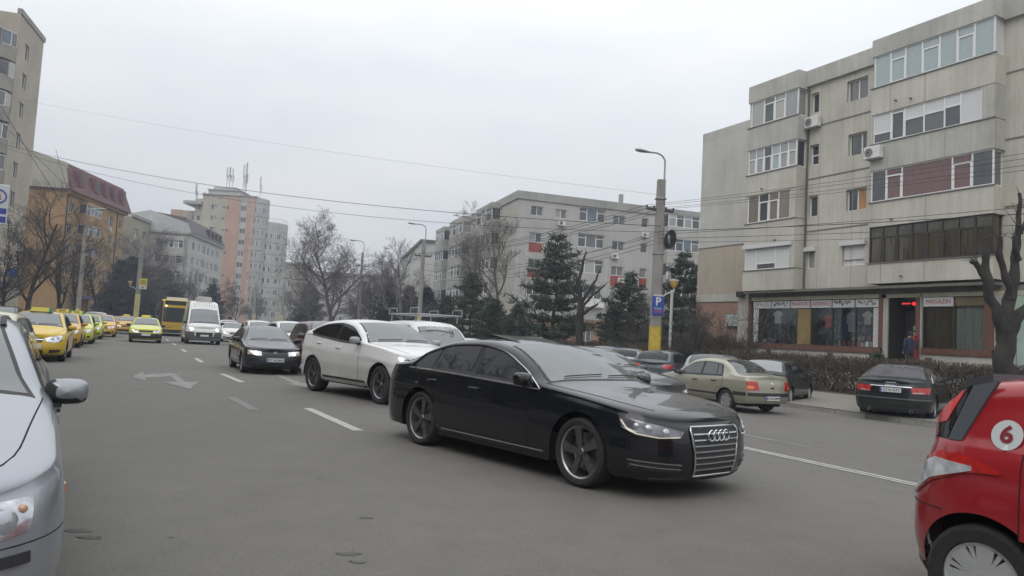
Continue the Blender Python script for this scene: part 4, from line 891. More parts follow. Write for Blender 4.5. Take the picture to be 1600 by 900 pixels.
RM = mat('shop_interior', (.12, .115, .105), .9, ns=2, na=.3)
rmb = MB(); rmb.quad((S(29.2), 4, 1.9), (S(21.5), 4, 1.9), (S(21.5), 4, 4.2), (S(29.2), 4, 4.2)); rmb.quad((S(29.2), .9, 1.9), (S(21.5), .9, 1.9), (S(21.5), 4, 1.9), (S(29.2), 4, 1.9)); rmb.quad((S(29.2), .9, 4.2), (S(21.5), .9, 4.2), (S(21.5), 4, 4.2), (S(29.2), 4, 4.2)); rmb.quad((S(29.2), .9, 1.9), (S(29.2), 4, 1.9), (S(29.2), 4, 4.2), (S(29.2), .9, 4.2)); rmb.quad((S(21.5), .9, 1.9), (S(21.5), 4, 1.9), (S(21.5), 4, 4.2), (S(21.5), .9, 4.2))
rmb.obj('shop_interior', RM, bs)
SHG = clear_glass('shop_glass', (.88, .9, .9), 1.35)
for a, b in ((28.72, 26.2), (25.38, 24.1), (24.1, 22.85), (22.85, 21.95)):
    mb = MB(); mb.box(S(a) + .02, S(b) - .02, GF + .02, GF + .03, 1.93, 3.69); mb.obj('shop_window_pane', SHG, bs)
piece(bs, 'shop_mullion', BRF, O, 0, [(S(s) - .025, S(s) + .025, GF - .01, GF + .06, 1.93, 3.69) for s in (28.74, 24.1, 22.85, 21.93)] + [(S(29.2), S(21.63), GF - .012, GF + .06, 3.69, 3.72), (S(29.2), S(21.63), GF - .012, GF + .06, 1.9, 1.93)])
piece(bs, 'shop_column', YCOL, O, 0, [(S(26.18), S(25.4), GF + .0, GF + .5, 1.93, 3.69)])
# white strips with slanting strokes at both ends of the window
SIGN = mat('sign_white', (.55, .54, .54), .5, ns=3, na=.06); REDL = mat('sign_red_letters', (.36, .04, .06), .5); GREY = mat('sign_grey_print', (.12, .12, .13), .6); GREYL = mat('sign_pale_print', (.33, .33, .34), .6)
for a, b in ((29.1, 28.75), (21.92, 21.63)):
    st = piece(bs, 'window_strip', SIGN, O, 0, [(S(a), S(b), GF - .02, GF + .04, 1.93, 3.69)])
    mb = MB()
    for k in range(9):
        z = 2.0 + k * .19; mb.quad((S(a) + .05, GF - .023, z), (S(a) + .09, GF - .023, z), (S(b) - .03, GF - .023, z + .16), (S(b) - .07, GF - .023, z + .16))
    mb.obj('printed_strokes', GREYL, st)
rs = random.Random(4)
for i, (a, b, tx) in enumerate(((29.1, 27.9, None), (27.82, 26.66, None), (26.58, 25.42, 'MARFURI'), (25.34, 24.16, 'GENERALE'), (24.08, 22.9, None), (22.82, 21.66, None))):
    sg = piece(bs, 'fascia_sign', SIGN, O, 0, [(S(a), S(b), GF - .05, GF + .05, 3.725, 4.09)])
    if tx: lettering(tx, .30 if tx == 'MARFURI' else .27, REDL, sg, ((S(a) + S(b)) / 2, GF - .052, 3.905), (R_(90), 0, 0), 0, sx=.86)
    else:
        mb = MB()
        for k in range(9):
            x = lerp(S(a) + .1, S(b) - .12, (k + rs.random() * .6) / 9); z = rs.uniform(3.78, 3.95); w_, h_ = rs.uniform(.03, .07), rs.uniform(.06, .12); pts = [(x + w_ * math.cos(q) * rs.uniform(.7, 1.2), z + h_ * .7 + h_ * math.sin(q) * rs.uniform(.7, 1.1)) for q in (0, .8, 1.6, 2.4, 3.2, 4, 4.8, 5.6)]
            pts = [(px_, min(4.07, pz_)) for px_, pz_ in pts]; mb.add([(px_, GF - .053, pz_) for px_, pz_ in pts], [tuple(range(8))])
        mb.obj('printed_goods', GREY if i > 3 else GREYL if i == 0 else GREY, sg)
# doorway between the shops
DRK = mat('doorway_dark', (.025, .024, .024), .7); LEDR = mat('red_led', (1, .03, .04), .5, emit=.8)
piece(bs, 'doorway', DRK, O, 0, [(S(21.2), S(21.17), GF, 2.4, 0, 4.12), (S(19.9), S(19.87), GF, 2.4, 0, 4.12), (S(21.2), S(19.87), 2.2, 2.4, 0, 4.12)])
dr = piece(bs, 'shop_door', BRF, O, 0, [(S(21.1), S(20.5), 1.6, 1.66, .2, 3.6), (S(20.48), S(19.92), 1.6, 1.66, .2, 3.6)])
piece(bs, 'door_notice', SIGN, O, 0, [(S(20.7), S(20.5), 1.58, 1.595, 2.75, 2.95), (S(20.7), S(20.5), 1.58, 1.595, 2.48, 2.68)])
piece(bs, 'door_step', KERB, O, 0, [(S(21.16), S(19.9), GF - .5, 2.2, -.1, .5), (S(21.16), S(19.9), GF - .1, 2.2, .5, .9)])
ls = thing('led_sign', 'small red lit sign glowing in the dark doorway between the shops', 'sign', tuple(sn(20.55, 30.2, 3.9)), TH - R_(90)); piece(ls, 'case', BLK, O, 0, [(-.5, .5, .005, .06, -.12, .12)]); piece(ls, 'lit_text', LEDR, O, 0, [(-.43, -.02, -.01, .0, -.02, .03), (.06, .4, -.01, 0, -.07, .07)])
# right-hand shop window with curtains
mg = piece(bs, 'fascia_sign', SIGN, O, 0, [(S(19.57), S(18.3), GF - .05, GF + .05, 3.72, 4.11)]); lettering('MAGAZIN', .25, REDL, mg, (S(18.93), GF - .052, 3.91), (R_(90), 0, 0), 0, sx=.95)
def wavy(name, m, s1, s0, z0, z1, y, parent):
    mb = MB(); n = 48; mb.grid([[(lerp(S(s1), S(s0), k / n), y + .035 * math.sin(k * 1.35), z) for k in range(n + 1)] for z in (z0, z1)]); return mb.obj(name, m, parent, smooth=80)
wavy('brown_curtain', mat('brown_curtain', (.14, .1, .045), .9, ns=3, na=.3, stretch=(4, 4, .3)), 19.55, 18.3, 1.99, 3.7, GF + .12, bs); wavy('white_curtain', mat('white_curtain', (.42, .44, .38), .9, ns=3, na=.2, stretch=(5, 5, .3)), 18.28, 17.08, 1.99, 3.72, GF + .12, bs)
for a, b in ((19.56, 18.32), (18.26, 17.08)): mb = MB(); mb.box(S(a), S(b), GF + .05, GF + .06, 1.99, 3.7); mb.obj('shop_window_pane', SHG, bs)
piece(bs, 'shop_mullion', BRF, O, 0, [(S(18.32), S(18.26), GF - .01, GF + .1, 1.99, 4.11), (S(19.6), S(19.57), GF - .01, GF + .1, 1.99, 4.11), (S(18.25), S(17.07), GF, GF + .08, 3.7, 3.74)])
piece(bs, 'window_head_panel', mat('ochre_panel', (.17, .13, .07), .8, ns=2, na=.2), O, 0, [(S(18.25), S(17.07), GF + .0, GF + .07, 3.745, 4.11)])
# next shop to the right: pale frosted glazing
piece(bs, 'frosted_shop_glazing', mat('frosted_green', (.33, .42, .39), .25, ns=1.2, na=.15), O, 0, [(S(15.9), S(6), GF + .0, GF + .06, 1.0, 3.3)]); piece(bs, 'shop_fascia', mat('green_fascia', (.3, .4, .3), .6), O, 0, [(S(15.9), S(6), GF - .1, GF + .1, 3.35, 4.08)])
piece(bs, 'shop_pier', PIERG, O, 0, [(S(16.69), S(15.92), GF - .06, GF + .3, 0, 4.09)])
ac(tuple(sn(25.55, 29 + WL - .2, 12.78)), TH - R_(90), 'white air conditioner under the small top floor window between the bays')
ac(tuple(sn(21.55, 29 - .18, 10.3)), TH - R_(90), 'grimy air conditioner on the third floor parapet of the wide bay')
# goods in the shop window
def garment(pos, rz, m, label, sc=1., coat=False):
    P = [(-.12, .62), (-.05, .66), (.05, .66), (.12, .62), (.3, .48), (.24, .36), (.17, .42), (.19, 0), (-.19, 0), (-.17, .42), (-.24, .36), (-.3, .48)] if not coat else [(-.1, .95), (-.04, 1.0), (.04, 1.0), (.1, .95), (.24, .85), (.28, .4), (.2, .4), (.17, .7), (.2, 0), (-.2, 0), (-.17, .7), (-.2, .4), (-.28, .4), (-.24, .85)]
    mb = MB(); n = len(P); mb.add([(x * sc, -.05 + .02 * math.cos(x * 9), z * sc) for x, z in P] + [(x * sc, .05, z * sc) for x, z in P], [tuple(range(n)), tuple(range(2 * n - 1, n - 1, -1))] + [(i, n + i, n + (i + 1) % n, (i + 1) % n) for i in range(n)])
    return tag(mb.obj('garment', m, None, pos, (0, 0, rz)), label, 'clothing', 'clothes hung in the shop window')
rzb = TH - R_(90)
garment(tuple(sn(27.55, 29.74, 2.95)), rzb, mat('white_cloth', (.6, .6, .6), .9), 'white top hanging alone in the first window of the goods shop')
garment(tuple(sn(24.45, 29.76, 2.75)), rzb, mat('red_cloth', (.42, .03, .04), .9), 'bright red top hanging beside the ochre column in the shop window')
garment(tuple(sn(23.15, 29.76, 2.6)), rzb, mat('grey_cloth', (.3, .32, .34), .9), 'long pale grey coat hanging in the third pane of the shop', .95, True)
garment(tuple(sn(22.3, 29.74, 2.95)), rzb, mat('cream_cloth', (.45, .44, .4), .9), 'cream top hanging in the last pane beside the striped strip', .9)
garment(tuple(sn(24.4, 29.82, 1.95)), rzb, mat('black_cloth', (.02, .02, .022), .9), 'black trousers under the red top in the shop window', .8, True)
garment(tuple(sn(23.7, 29.9, 2.3)), rzb, mat('navy_cloth', (.03, .05, .1), .9), 'navy coat behind the grey coat in the shop window', 1.1, True)
sh = thing('display_shelf', 'dark shelving with small goods behind the shop window', 'shelf', tuple(sn(25, 30.1)), rzb)
mb = MB()
for z in (2.2, 2.55, 2.9, 3.25): mb.box(.2, 3.3, -.05, .25, z, z + .02)
for x in (.2, 1.2, 2.2, 3.28): mb.box(x, x + .02, .24, .26, 1.92, 3.5)
mb.obj('rack', BRF, sh)
gm = [mat('goods_%d' % i, c, .7) for i, c in enumerate(((.5, .5, .5), (.4, .38, .33), (.12, .2, .3), (.45, .1, .08), (.3, .32, .3)))]
gms = []
for i in range(5): b = MB(); b.box(-.06, .06, -.06, .06, 0, .16 + .03 * i); gms.append(b.mesh('carton', gm[i]))
for k in range(44): inst('carton', gms[rs.randrange(5)], sh, (.3 + (k % 11) * .27 + rs.uniform(-.05, .05), .08, (2.22, 2.57, 2.92, 1.93)[k // 11]), (0, 0, rs.uniform(-.3, .3)))
for k, s in enumerate((28.4, 28.15, 27.9, 22.7, 22.45, 22.2)):
    w_ = .1 + .02 * (k % 3); b = MB(); b.rbox(-w_, w_, -.08, .08, 0, .2 + .06 * (k % 2), .01); tag(b.obj('carton', gm[k % 5], None, tuple(sn(s, 29.72, 1.905)), (0, 0, rzb + .1 * k)), ('pale carton on the sill inside the first shop pane', 'low carton at the foot of the white top', 'small carton in the first shop pane near its middle', 'red carton on the sill of the last pane', 'grey carton in the last pane beside the red one', 'white carton next to the striped strip inside the last pane')[k], 'carton', 'cartons on the shop sill')

# lightbox on the brick wall
lb = thing('lightbox_sign', 'pale lightbox sign with faded dark lettering on the brick wall', 'sign', tuple(sn(33.3, 29 + EN - .02, 3.25)), rzb)
mb = MB(); mb.rbox(-1.05, 1.05, -.2, 0, -.38, .38, .02); mb.obj('box', mat('sign_blue_frame', (.12, .13, .22), .5), lb); mb = MB(); mb.box(-1.0, 1.0, -.215, -.201, -.34, .34); mb.obj('face', mat('faded_sign_face', (.4, .43, .4), .5, ns=2, na=.12), lb)
lettering('VULCANE', .3, mat('faded_ink', (.08, .1, .085), .6), lb, (.08, -.217, .13), (R_(90), 0, 0), 0); lettering('UPP Y', .3, MATS['faded_ink'], lb, (-.05, -.217, -.17), (R_(90), 0, 0), 0)
lp_ = thing('floodlight', 'small dark floodlight on the corner pier above the brick wall', 'lamp', tuple(sn(29.9, 29.4, 4.35)), rzb + .5); mb = MB(); mb.rbox(-.22, .22, -.2, .1, 0, .3, .03); mb.obj('housing', BLK, lp_); mb = MB(); mb.tube([(0, .1, .1), (0, .5, .1)], .03); mb.obj('arm', BLK, lp_)
st = thing('poster_stand', 'red poster column standing beside the shop door', 'stand', tuple(sn(19.74, 29.2, .9)), rzb); mb = MB(); mb.rbox(-.13, .13, -.12, .12, 0, 1.6, .02); mb.obj('case', mat('red_stand', (.3, .03, .025), .5), st)
piece(st, 'poster', SIGN, O, 0, [(-.11, .11, -.126, -.121, .25, .75)]); piece(st, 'price_card', mat('yellow_card', (.36, .22, .05), .6), O, 0, [(-.1, .1, -.126, -.121, 1.3, 1.6), (-.1, .1, -.126, -.121, .9, 1.15)])

# ---------------------------------------------------------------- other buildings
def root(name, label, cat, p): return thing(name, label, cat, (p[0], p[1], 0))
def bays(parent, O, rz, u0, u1, floors, proud, wm, zb, zt, lays, fm=PVC, wh=1.4):
    """closed balconies stacked on a face: parapet boxes with glazing between them"""
    floors = sorted(floors); d = Vector((math.cos(rz), math.sin(rz), 0)); inn = Vector((-math.sin(rz), math.cos(rz), 0)); z = zb; bx = []
    for i, f in enumerate(floors):
        bx.append((u0, u1, -proud, 0, z, f)); z = f + wh
        lay = lays[i % len(lays)]; q = Vector(O) - inn * proud
        put_window(parent, rz, q, u0 + .03, u1 - .03, f, z, .05, lay, fm)
        sd = put_window(parent, rz + R_(90), Vector(O) + d * (u1 - .1) - inn * (proud - .1), 0, proud - .1, f, z, 0, ((1, lay[0][1], 0),), fm)
        sd = put_window(parent, rz - R_(90), Vector(O) + d * (u0 + .1), 0, proud - .1, f, z, 0, ((1, lay[-1][1], 0),), fm)
        bx.append((u0 + .22, u1 - .22, -proud + .3, 0, f, z)) if i % 2 else None
    bx.append((u0, u1, -proud, 0, z, zt))
    piece(parent, 'bay_parapet', wm, O, rz, [b for b in bx if b and b[2] == -proud])
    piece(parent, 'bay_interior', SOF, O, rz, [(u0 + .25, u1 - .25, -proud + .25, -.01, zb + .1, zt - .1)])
L2 = ((1, 'd', .3), (1, 'c', 0), (1, 'd', .3)); L3 = ((1, 'c', .3), (1, 'd', .3), (1, 'c', .3), (1, 'd', .3)); L4 = ((1, 'd', 0), (1, 'd', .3), (1, 'b', 0), (1, 'd', .3))

# centre block
CW = wall_mat('grey_plaster', (.44, .43, .425), .14); CF = wall_mat('grey_fascia', (.36, .355, .35), .2); PINK = wall_mat('red_panel', (.3, .075, .06), .15); TERR = wall_mat('brown_base', (.3, .2, .15), .2)
cb = root('apartment_block', 'grey four storey apartment block behind pines, its corner facing the road', 'building', (.15, 77))
rz2, rz1 = R_(18.5), R_(-71.5); d1 = Vector((-.317, .948, 0)); L1, LR = 32.7, 34.
OL = d1 * L1
fl = (14.55, 11.7, 8.9, 6.1)
ws = []
for i, z in enumerate(fl):
    ws += [(1.5, 2.87, z, z + 1.0, ((1, 'c' if i == 1 else 'd', 0), (1, 'd', 0)))]
    if i == 0: ws += [(4.3, 5.6, z, z + .95, ((1, 'c', 0), (1, 'd', 0)))]
    ws += [(7.1, 10.2, z, z + 1.45, ((.8, 'd', .3), (1, ('b', 'd', 'c', 'd')[i], 0), (.8, 'd', .3)))]
    ws += [(11.2, 12.65, z, z + 1.0, ((1, 'd', 0), (1, 'd', 0))), (14.7, 15.55, z, z + 1.05, ((1, 'd', 0),))]
facade(cb, O, rz2, LR, 3.9, 16.15, ws, CW)
facade(cb, O, rz2, LR, -.4, 3.88, [(3, 4, 1.6, 2.6, ((1, 'd', 0),)), (8, 9.2, 1.5, 2.7, ((1, 'd', 0), (1, 'd', 0))), (12, 13, 1.6, 2.6, ((1, 'd', 0),))], TERR)
piece(cb, 'roof_fascia', CF, O, rz2, [(-.12, LR, -.14, .3, 16.15, 17.0), (0, LR, .31, 11, 16.3, 16.7)])
piece(cb, 'red_panel', PINK, O, rz2, [(1.45, 2.92, -.03, .02, 10.65, 11.62), (1.45, 2.92, -.03, .02, 7.9, 8.85), (11.15, 12.7, -.03, .02, 7.7, 8.85), (14.65, 15.6, -.03, .02, 7.9, 8.85), (14.65, 15.6, -.03, .02, 4.9, 6.0)])
piece(cb, 'balcony_ledge', MATS['white_window_frame'], O, rz2, [(7.0, 10.3, -.5, .0, z - .9, z - .05) for z in (6.1,)])
bays(cb, O, rz2, 17.4, 25.5, (14.8, 12.1, 9.3, 6.5), 1.2, CW, 4.2, 16.2, (((1, 'r', .3),) * 8, L3 + L3, L4 + L4, L3 + L3))
wl_ = [(L1 - 15.4, L1 - 14.4, z, z + 1.2, ((1, 'd', 0),)) for z in fl] + [(L1 - 17.4, L1 - 16.6, z, z + 1.0, ((1, 'd', 0),)) for z in fl]
facade(cb, OL, rz1, L1, -.4, 16.15, wl_, wall_mat('cream_plaster', (.43, .405, .37), .15))
piece(cb, 'roof_fascia', CF, OL, rz1, [(0, L1 - .01, -.14, .3, 16.15, 17.0)])
for (t0, t1, pr, zt, lz) in ((5.9, 12.4, 1.1, 16.6, (L3, L4, ((1, 'n', 0),) * 3, L2)), (18.2, 25.0, 1.3, 16.7, (L3, L3, L4, L3)), (27.6, 32.6, 1.5, 16.5, (L2, L3, L4, L2))):
    bays(cb, OL, rz1, L1 - t1, L1 - t0, (14.6, 11.8, 9.0, 6.2), pr, CF, 4.6, zt, lz)
piece(cb, 'red_panel', PINK, OL, rz1, [(L1 - 17.4, L1 - 16.5, -.03, .02, 7.9, 8.9)])
bx = [(cb, 'chimney_pipe', CF, O, rz2, [(12.4, 12.8, 1, 1.4, 17.0, 18.2)])]
piece(*bx[0])
for u, z, tx in ((5.0, 13.7, 'air conditioner under the upper window of the grey block near its corner'), (15.1, 13.4, 'air conditioner under the narrow top window behind the lamp pole'), (11.5, 10.7, 'air conditioner under the third floor window of the grey block'), (12.4, 8.1, 'air conditioner half over the red panel of the grey block')):
    p = Vector((.15, 77, z)) + Vector((math.cos(rz2), math.sin(rz2), 0)) * u - Vector((-math.sin(rz2), math.cos(rz2), 0)) * .2; ac(tuple(p), rz2, tx)
# building with the brown roof behind it
rb_ = root('apartment_block', 'pale block with a dull brown roof showing beside the near building', 'building', (22, 100))
facade(rb_, O, R_(12), 16, -.4, 18.2, grid_wins([(2, 1.4), (5, 1.4), (8, 1.4), (11, 1.4)], [(15.2, 1.3), (12.4, 1.3), (9.6, 1.3), (6.8, 1.3)], 3), CW, depth=10)
piece(rb_, 'roof', mat('brown_sheet_roof', (.2, .15, .12), .7), O, R_(12), [(-.4, 16.4, -.4, 10.4, 18.2, 18.9)])

# white gabled block left of the centre block
wb_ = root('apartment_block', 'small pale block with a low gable behind bare trees', 'building', (-18.1, 143))
WH = wall_mat('pale_plaster', (.47, .47, .46), .12); DRF = mat('dark_sheet_roof', (.07, .068, .07), .6)
rzw = R_(-76.2); dw = Vector((-.238, .971, 0)); Lw = 39
facade(wb_, dw * Lw, rzw, Lw, -.4, 19.0, grid_wins([(3, 3, 3), (8, 1.2, 1), (11, 1.4), (17, 3, 3), (22, 1.4), (26, 3, 3), (31, 1.4), (35, 2.2)], [(15.6, 1.4), (12.8, 1.4), (10, 1.4), (7.2, 1.4), (4.4, 1.4)], 5), WH)
facade(wb_, O, R_(13.8), 12, -.4, 19.0, grid_wins([(3.4, 2.2), (8.5, 1.4)], [(15.4, 1.4), (12.6, 1.4), (9.8, 1.4), (7, 1.4)], 6), WH)
piece(wb_, 'roof', DRF, O, R_(13.8), [(-.3, 12.3, -.3, 39, 19.0, 19.6)])

# left tower
TB = wall_mat('tower_beige', (.43, .385, .325), .16); TG = wall_mat('tower_grey', (.33, .315, .29), .2)
tw = root('tower_block', 'tall beige tower with stacked glazed balconies', 'building', (-48.78, 73))
rzt = R_(-72); dt = Vector((-.309, .951, 0)); Lt = 9.
# the face with single windows runs towards the camera from the far edge
rt_ = math.atan2(-dt.y, -dt.x)
def outn(rz): return Vector((math.sin(rz), -math.cos(rz), 0))
rr_ = rt_ + math.pi
tf = [26.1, 23.3, 20.5, 17.6, 14.8, 12.0, 9.2, 6.4, 3.6]
OT = -dt * 7.2
facade(tw, OT, math.atan2(dt.y, dt.x), 7.2, -.3, 28.7, [(7.2 - 5.3, 7.2 - 4.0, z - .9, z + .55, ((1, 'd' if i % 2 else 'c', 0), (1, 'd', 0))) for i, z in enumerate(tf)], TB)
piece(tw, 'roof_fascia', TG, OT, math.atan2(dt.y, dt.x), [(-.02, 7.4, -.1, .3, 28.7, 29.2)])
# face towards the camera with rounded balcony stack
rc_ = math.atan2(dt.y, dt.x) - R_(90)
wid = 20
OC = OT - Vector((math.cos(rc_), math.sin(rc_), 0)) * wid
facade(tw, OC, rc_, wid, -.3, 28.7, [(u, u + 1.4, z - .9, z + .5, ((1, 'd', 0), (1, 'c', 0))) for z in tf for u in (2, 5, 8)], TB)
for z in tf:
    mb = MB(); n = 14; cx, cy = wid - 2.2, 0; R0 = 2.1
    P = [(cx + R0 * math.cos(math.pi * k / n) * 1.0, cy - R0 * .8 * math.sin(math.pi * k / n)) for k in range(n + 1)]
    mb.prism([(x, y) for x, y in P], z - 2.05, z - .75); mb.obj('balcony_parapet', TG, tw, OC, (0, 0, rc_))
    for k in range(0, n, 2):
        (xa, ya), (xb, yb) = P[k], P[min(n, k + 2)]; a = math.atan2(yb - ya, xb - xa); l = math.hypot(xb - xa, yb - ya)
        g = MB(); g.box(0, l, -.03, .03, 0, 1.34); f_ = MB(); f_.box(0, .07, -.04, .04, 0, 1.34); f_.box(0, l, -.04, .04, 1.28, 1.34); f_.box(0, l, -.04, .04, 0, .05)
        p = Vector(OC) + Matrix.Rotation(rc_, 3, 'Z') @ Vector((xa, ya, 0)); w_ = f_.obj('balcony_glazing', PVC if (k // 2 + int(z)) % 4 else OLDW, tw, (p.x, p.y, z - .75), (0, 0, rc_ + a)); g.obj('pane', (GD, GC, GD, GB)[(k // 2 + int(z * 3)) % 4], w_)
piece(tw, 'side_wall', TB, OC, rc_, [(wid - .02, wid, .01, 7, -.3, 28.6)]) if False else None
piece(tw, 'flat_roof', TG, OC, rc_, [(0, wid, .1, 7, 28.2, 28.6)])
piece(tw, 'shop_awning', mat('blue_awning', (.06, .1, .25), .7), OC, rc_, [(wid - 9, wid + 1.5, -1.2, -.02, 3.4, 3.9)])

# orange block with the red mansard
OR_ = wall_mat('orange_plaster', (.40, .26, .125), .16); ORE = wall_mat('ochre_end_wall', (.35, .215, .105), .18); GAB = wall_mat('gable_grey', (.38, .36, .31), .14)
TILE = mat('red_roof_tiles', (.15, .06, .062), .6, ns=3, na=.2)
ob_ = root('apartment_block', 'orange block with a dark red tiled mansard roof', 'building', (-61.6, 100))
do = Vector((-.105, .994, 0)); ro = math.atan2(do.y, do.x); Lo = 19.
fo = (15.4, 12.5, 9.6, 6.7, 3.8)
wo = [(1.0, 2.4, z, z + 1.4, ((1, 'd', 0), (1, 'd', 0))) for z in fo] + [(9.3, 10.9, z, z + 1.45, ((1, 'd', 0), (1, 'c', 0))) for z in fo] + [(13.4, 14.9, z, z + 1.45, ((1, 'd', 0), (1, 'd', 0))) for z in fo] + [(17, 18.2, z, z + 1.4, ((1, 'd', 0),)) for z in fo]
facade(ob_, O, ro, Lo, -.3, 18.4, wo, OR_)
bays(ob_, O, ro, 3.6, 8.4, (15.6, 12.7, 9.8, 6.9), 1.2, OR_, 5.6, 17.4, (L3, L2, L3, L4))
re_ = ro - R_(90); OE = -Vector((math.cos(re_), math.sin(re_), 0)) * 14
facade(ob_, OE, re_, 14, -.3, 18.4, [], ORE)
mb = MB(); mb.add([(0, -.5, 18.4), (14.4, -.5, 18.4), (13.6, -.5, 22.0), (6, -.5, 24.3), (0, -.5, 23), (0, .3, 18.4), (14.4, .3, 18.4), (13.6, .3, 22.0), (6, .3, 24.3), (0, .3, 23)], [(0, 1, 2, 3, 4), (9, 8, 7, 6, 5), (0, 5, 6, 1), (1, 6, 7, 2), (2, 7, 8, 3), (3, 8, 9, 4)]); mb.obj('gable_wall', GAB, ob_, OE, (0, 0, re_))
# mansard: sloping slab over the front, with dormer windows
mb = MB(); yo, yi = -.9, .55
mb.add([(-.3, yo, 18.35), (Lo + .4, yo, 18.35), (Lo + .1, yi, 22.1), (-.1, yi, 22.1), (Lo, 8, 24.2), (-.1, 8, 24.2), (-.3, yo, 18.15), (Lo + .4, yo, 18.15), (Lo + .3, 9, 18.15), (-.2, 9, 18.15)], [(0, 1, 2, 3), (3, 2, 4, 5), (6, 7, 1, 0), (7, 8, 4, 2, 1), (9, 6, 0, 3, 5), (6, 9, 8, 7)]); rf_ = mb.obj('mansard_roof', TILE, ob_, O, (0, 0, ro))
# tile courses on the slope
mb = MB()
for k in range(1, 12): t = k / 12; y = lerp(yo, yi, t) - .02; z = lerp(18.35, 22.1, t); mb.box(-.25, Lo + .25, y - .02, y + .08, z - .02, z + .03)
mb.obj('tile_course', TILE, rf_); bpy.data.objects[rf_.name]
for u in (2.4, 7.2, 10.4, 13.4, 16.3):
    fr_ = piece(ob_, 'dormer', TILE, O, ro, [(u - .75, u + .75, -.75, .6, 19.2, 21.3)]); piece(fr_, 'dormer_window', mat('attic_glass', (.025, .016, .018), .35), O, 0, [(u - .5, u + .5, -.79, -.76, 19.5, 20.9)])
piece(ob_, 'cornice', wall_mat('ochre_cornice', (.33, .2, .08), .2), O, ro, [(-.2, Lo + .2, -.5, .1, 17.75, 18.14)])
piece(ob_, 'downpipe', BRF, O, ro, [(u, u + .14, -.14, 0, 0, 17.7) for u in (.2, 8.7, 16.3)])
ent = piece(ob_, 'entrance_canopy', mat('purple_canopy', (.12, .09, .2), .7), O, ro, [(3.5, 9.5, -2.0, -.02, 3.6, 4.0)])
for u, z in ((9.6, 14.6), (13.6, 14.5), (9.5, 11.7)):
    p = Vector((-61.6, 100, z)) + do * u + Vector((math.sin(ro), -math.cos(ro), 0)) * .2; ac(tuple(p), ro, {(9.6, 14.6): 'air conditioner under the upper orange wall window nearest the balconies', (13.6, 14.5): 'air conditioner under the second upper window of the orange wall', (9.5, 11.7): 'air conditioner one floor lower on the orange wall'}[(u, z)])
# pale block beyond it
pb = root('apartment_block', 'pale block between the orange building and the dark conifers', 'building', (-66, 126))
rp_ = R_(96); facade(pb, O, rp_, 14, -.3, 18.6, grid_wins([(1, 2.2, 3), (5, 1.5), (8.5, 1.5), (11.5, 1.2, 1)], [(15.4, 1.4), (12.6, 1.4), (9.8, 1.4), (7, 1.4), (4.2, 1.4)], 9), wall_mat('sand_plaster', (.38, .34, .27), .15), depth=9); piece(pb, 'cornice', CF, O, rp_, [(-.2, 14.2, -.3, .1, 18.6, 19.1)])

# grey-white block with the dark mansard
gb = root('apartment_block', 'grey-white block with a dark mansard roof in front of the round tower', 'building', (-59.95, 135))
dg_ = Vector((-.122, .992, 0)); rg = math.atan2(dg_.y, dg_.x); Lg = 23.
fg = (14.6, 11.8, 9.0, 6.2, 3.4)
facade(gb, O, rg, Lg, -.3, 17.1, grid_wins([(2.2, 1.5), (5.6, 1.2), (8.2, 2.4, 3), (12, 1.4), (15, 1.4), (18, 2.4, 3)], [(z, 1.4) for z in fg], 12), WH)
rge = rg - R_(90); OG = -Vector((math.cos(rge), math.sin(rge), 0)) * 13
facade(gb, OG, rge, 13, -.3, 17.1, grid_wins([(7.2, 1.2, 1), (9.4, 2.6, 3)], [(z, 1.45) for z in fg], 13), wall_mat('end_plaster', (.42, .41, .4), .14))
bays(gb, OG, rge, 9.0, 12.4, (14.4, 11.6, 8.8, 6.0), 1.0, WH, 5.0, 16.5, (L2, L3))
piece(gb, 'cornice', CF, O, rg, [(-.3, Lg + .3, -.4, .1, 17.1, 17.5)]); piece(gb, 'cornice', CF, OG, rge, [(0, 13.3, -.4, .1, 17.1, 17.5)])
mb = MB(); mb.add([(0, -.4, 17.5), (13.4, -.4, 17.5), (12.6, -.4, 19.2), (6, -.4, 21.1), (0, -.4, 19.6), (0, .3, 17.5), (13.4, .3, 17.5), (12.6, .3, 19.2), (6, .3, 21.1), (0, .3, 19.6)], [(0, 1, 2, 3, 4), (9, 8, 7, 6, 5), (1, 6, 7, 2), (2, 7, 8, 3), (3, 8, 9, 4)]); mb.obj('gable_wall', wall_mat('pale_gable', (.46, .47, .48), .1), gb, OG, (0, 0, rge))
mb = MB(); mb.add([(-.2, -.5, 17.5), (Lg + .3, -.5, 17.5), (Lg, .8, 20.2), (0, .8, 20.2), (Lg, 7, 21), (0, 7, 21), (Lg, 10, 17.5), (0, 10, 17.5)], [(0, 1, 2, 3), (3, 2, 4, 5), (1, 6, 4, 2), (0, 3, 5, 7), (5, 4, 6, 7)]); mb.obj('mansard_roof', mat('dark_brown_tiles', (.085, .07, .075), .6, ns=2, na=.2), gb, O, (0, 0, rg))
for u in (12, 14.5, 17.4, 20): piece(gb, 'dormer_window', MATS['attic_glass'], O, rg, [(u - .5, u + .5, -.45, .6, 18.0, 19.5)])

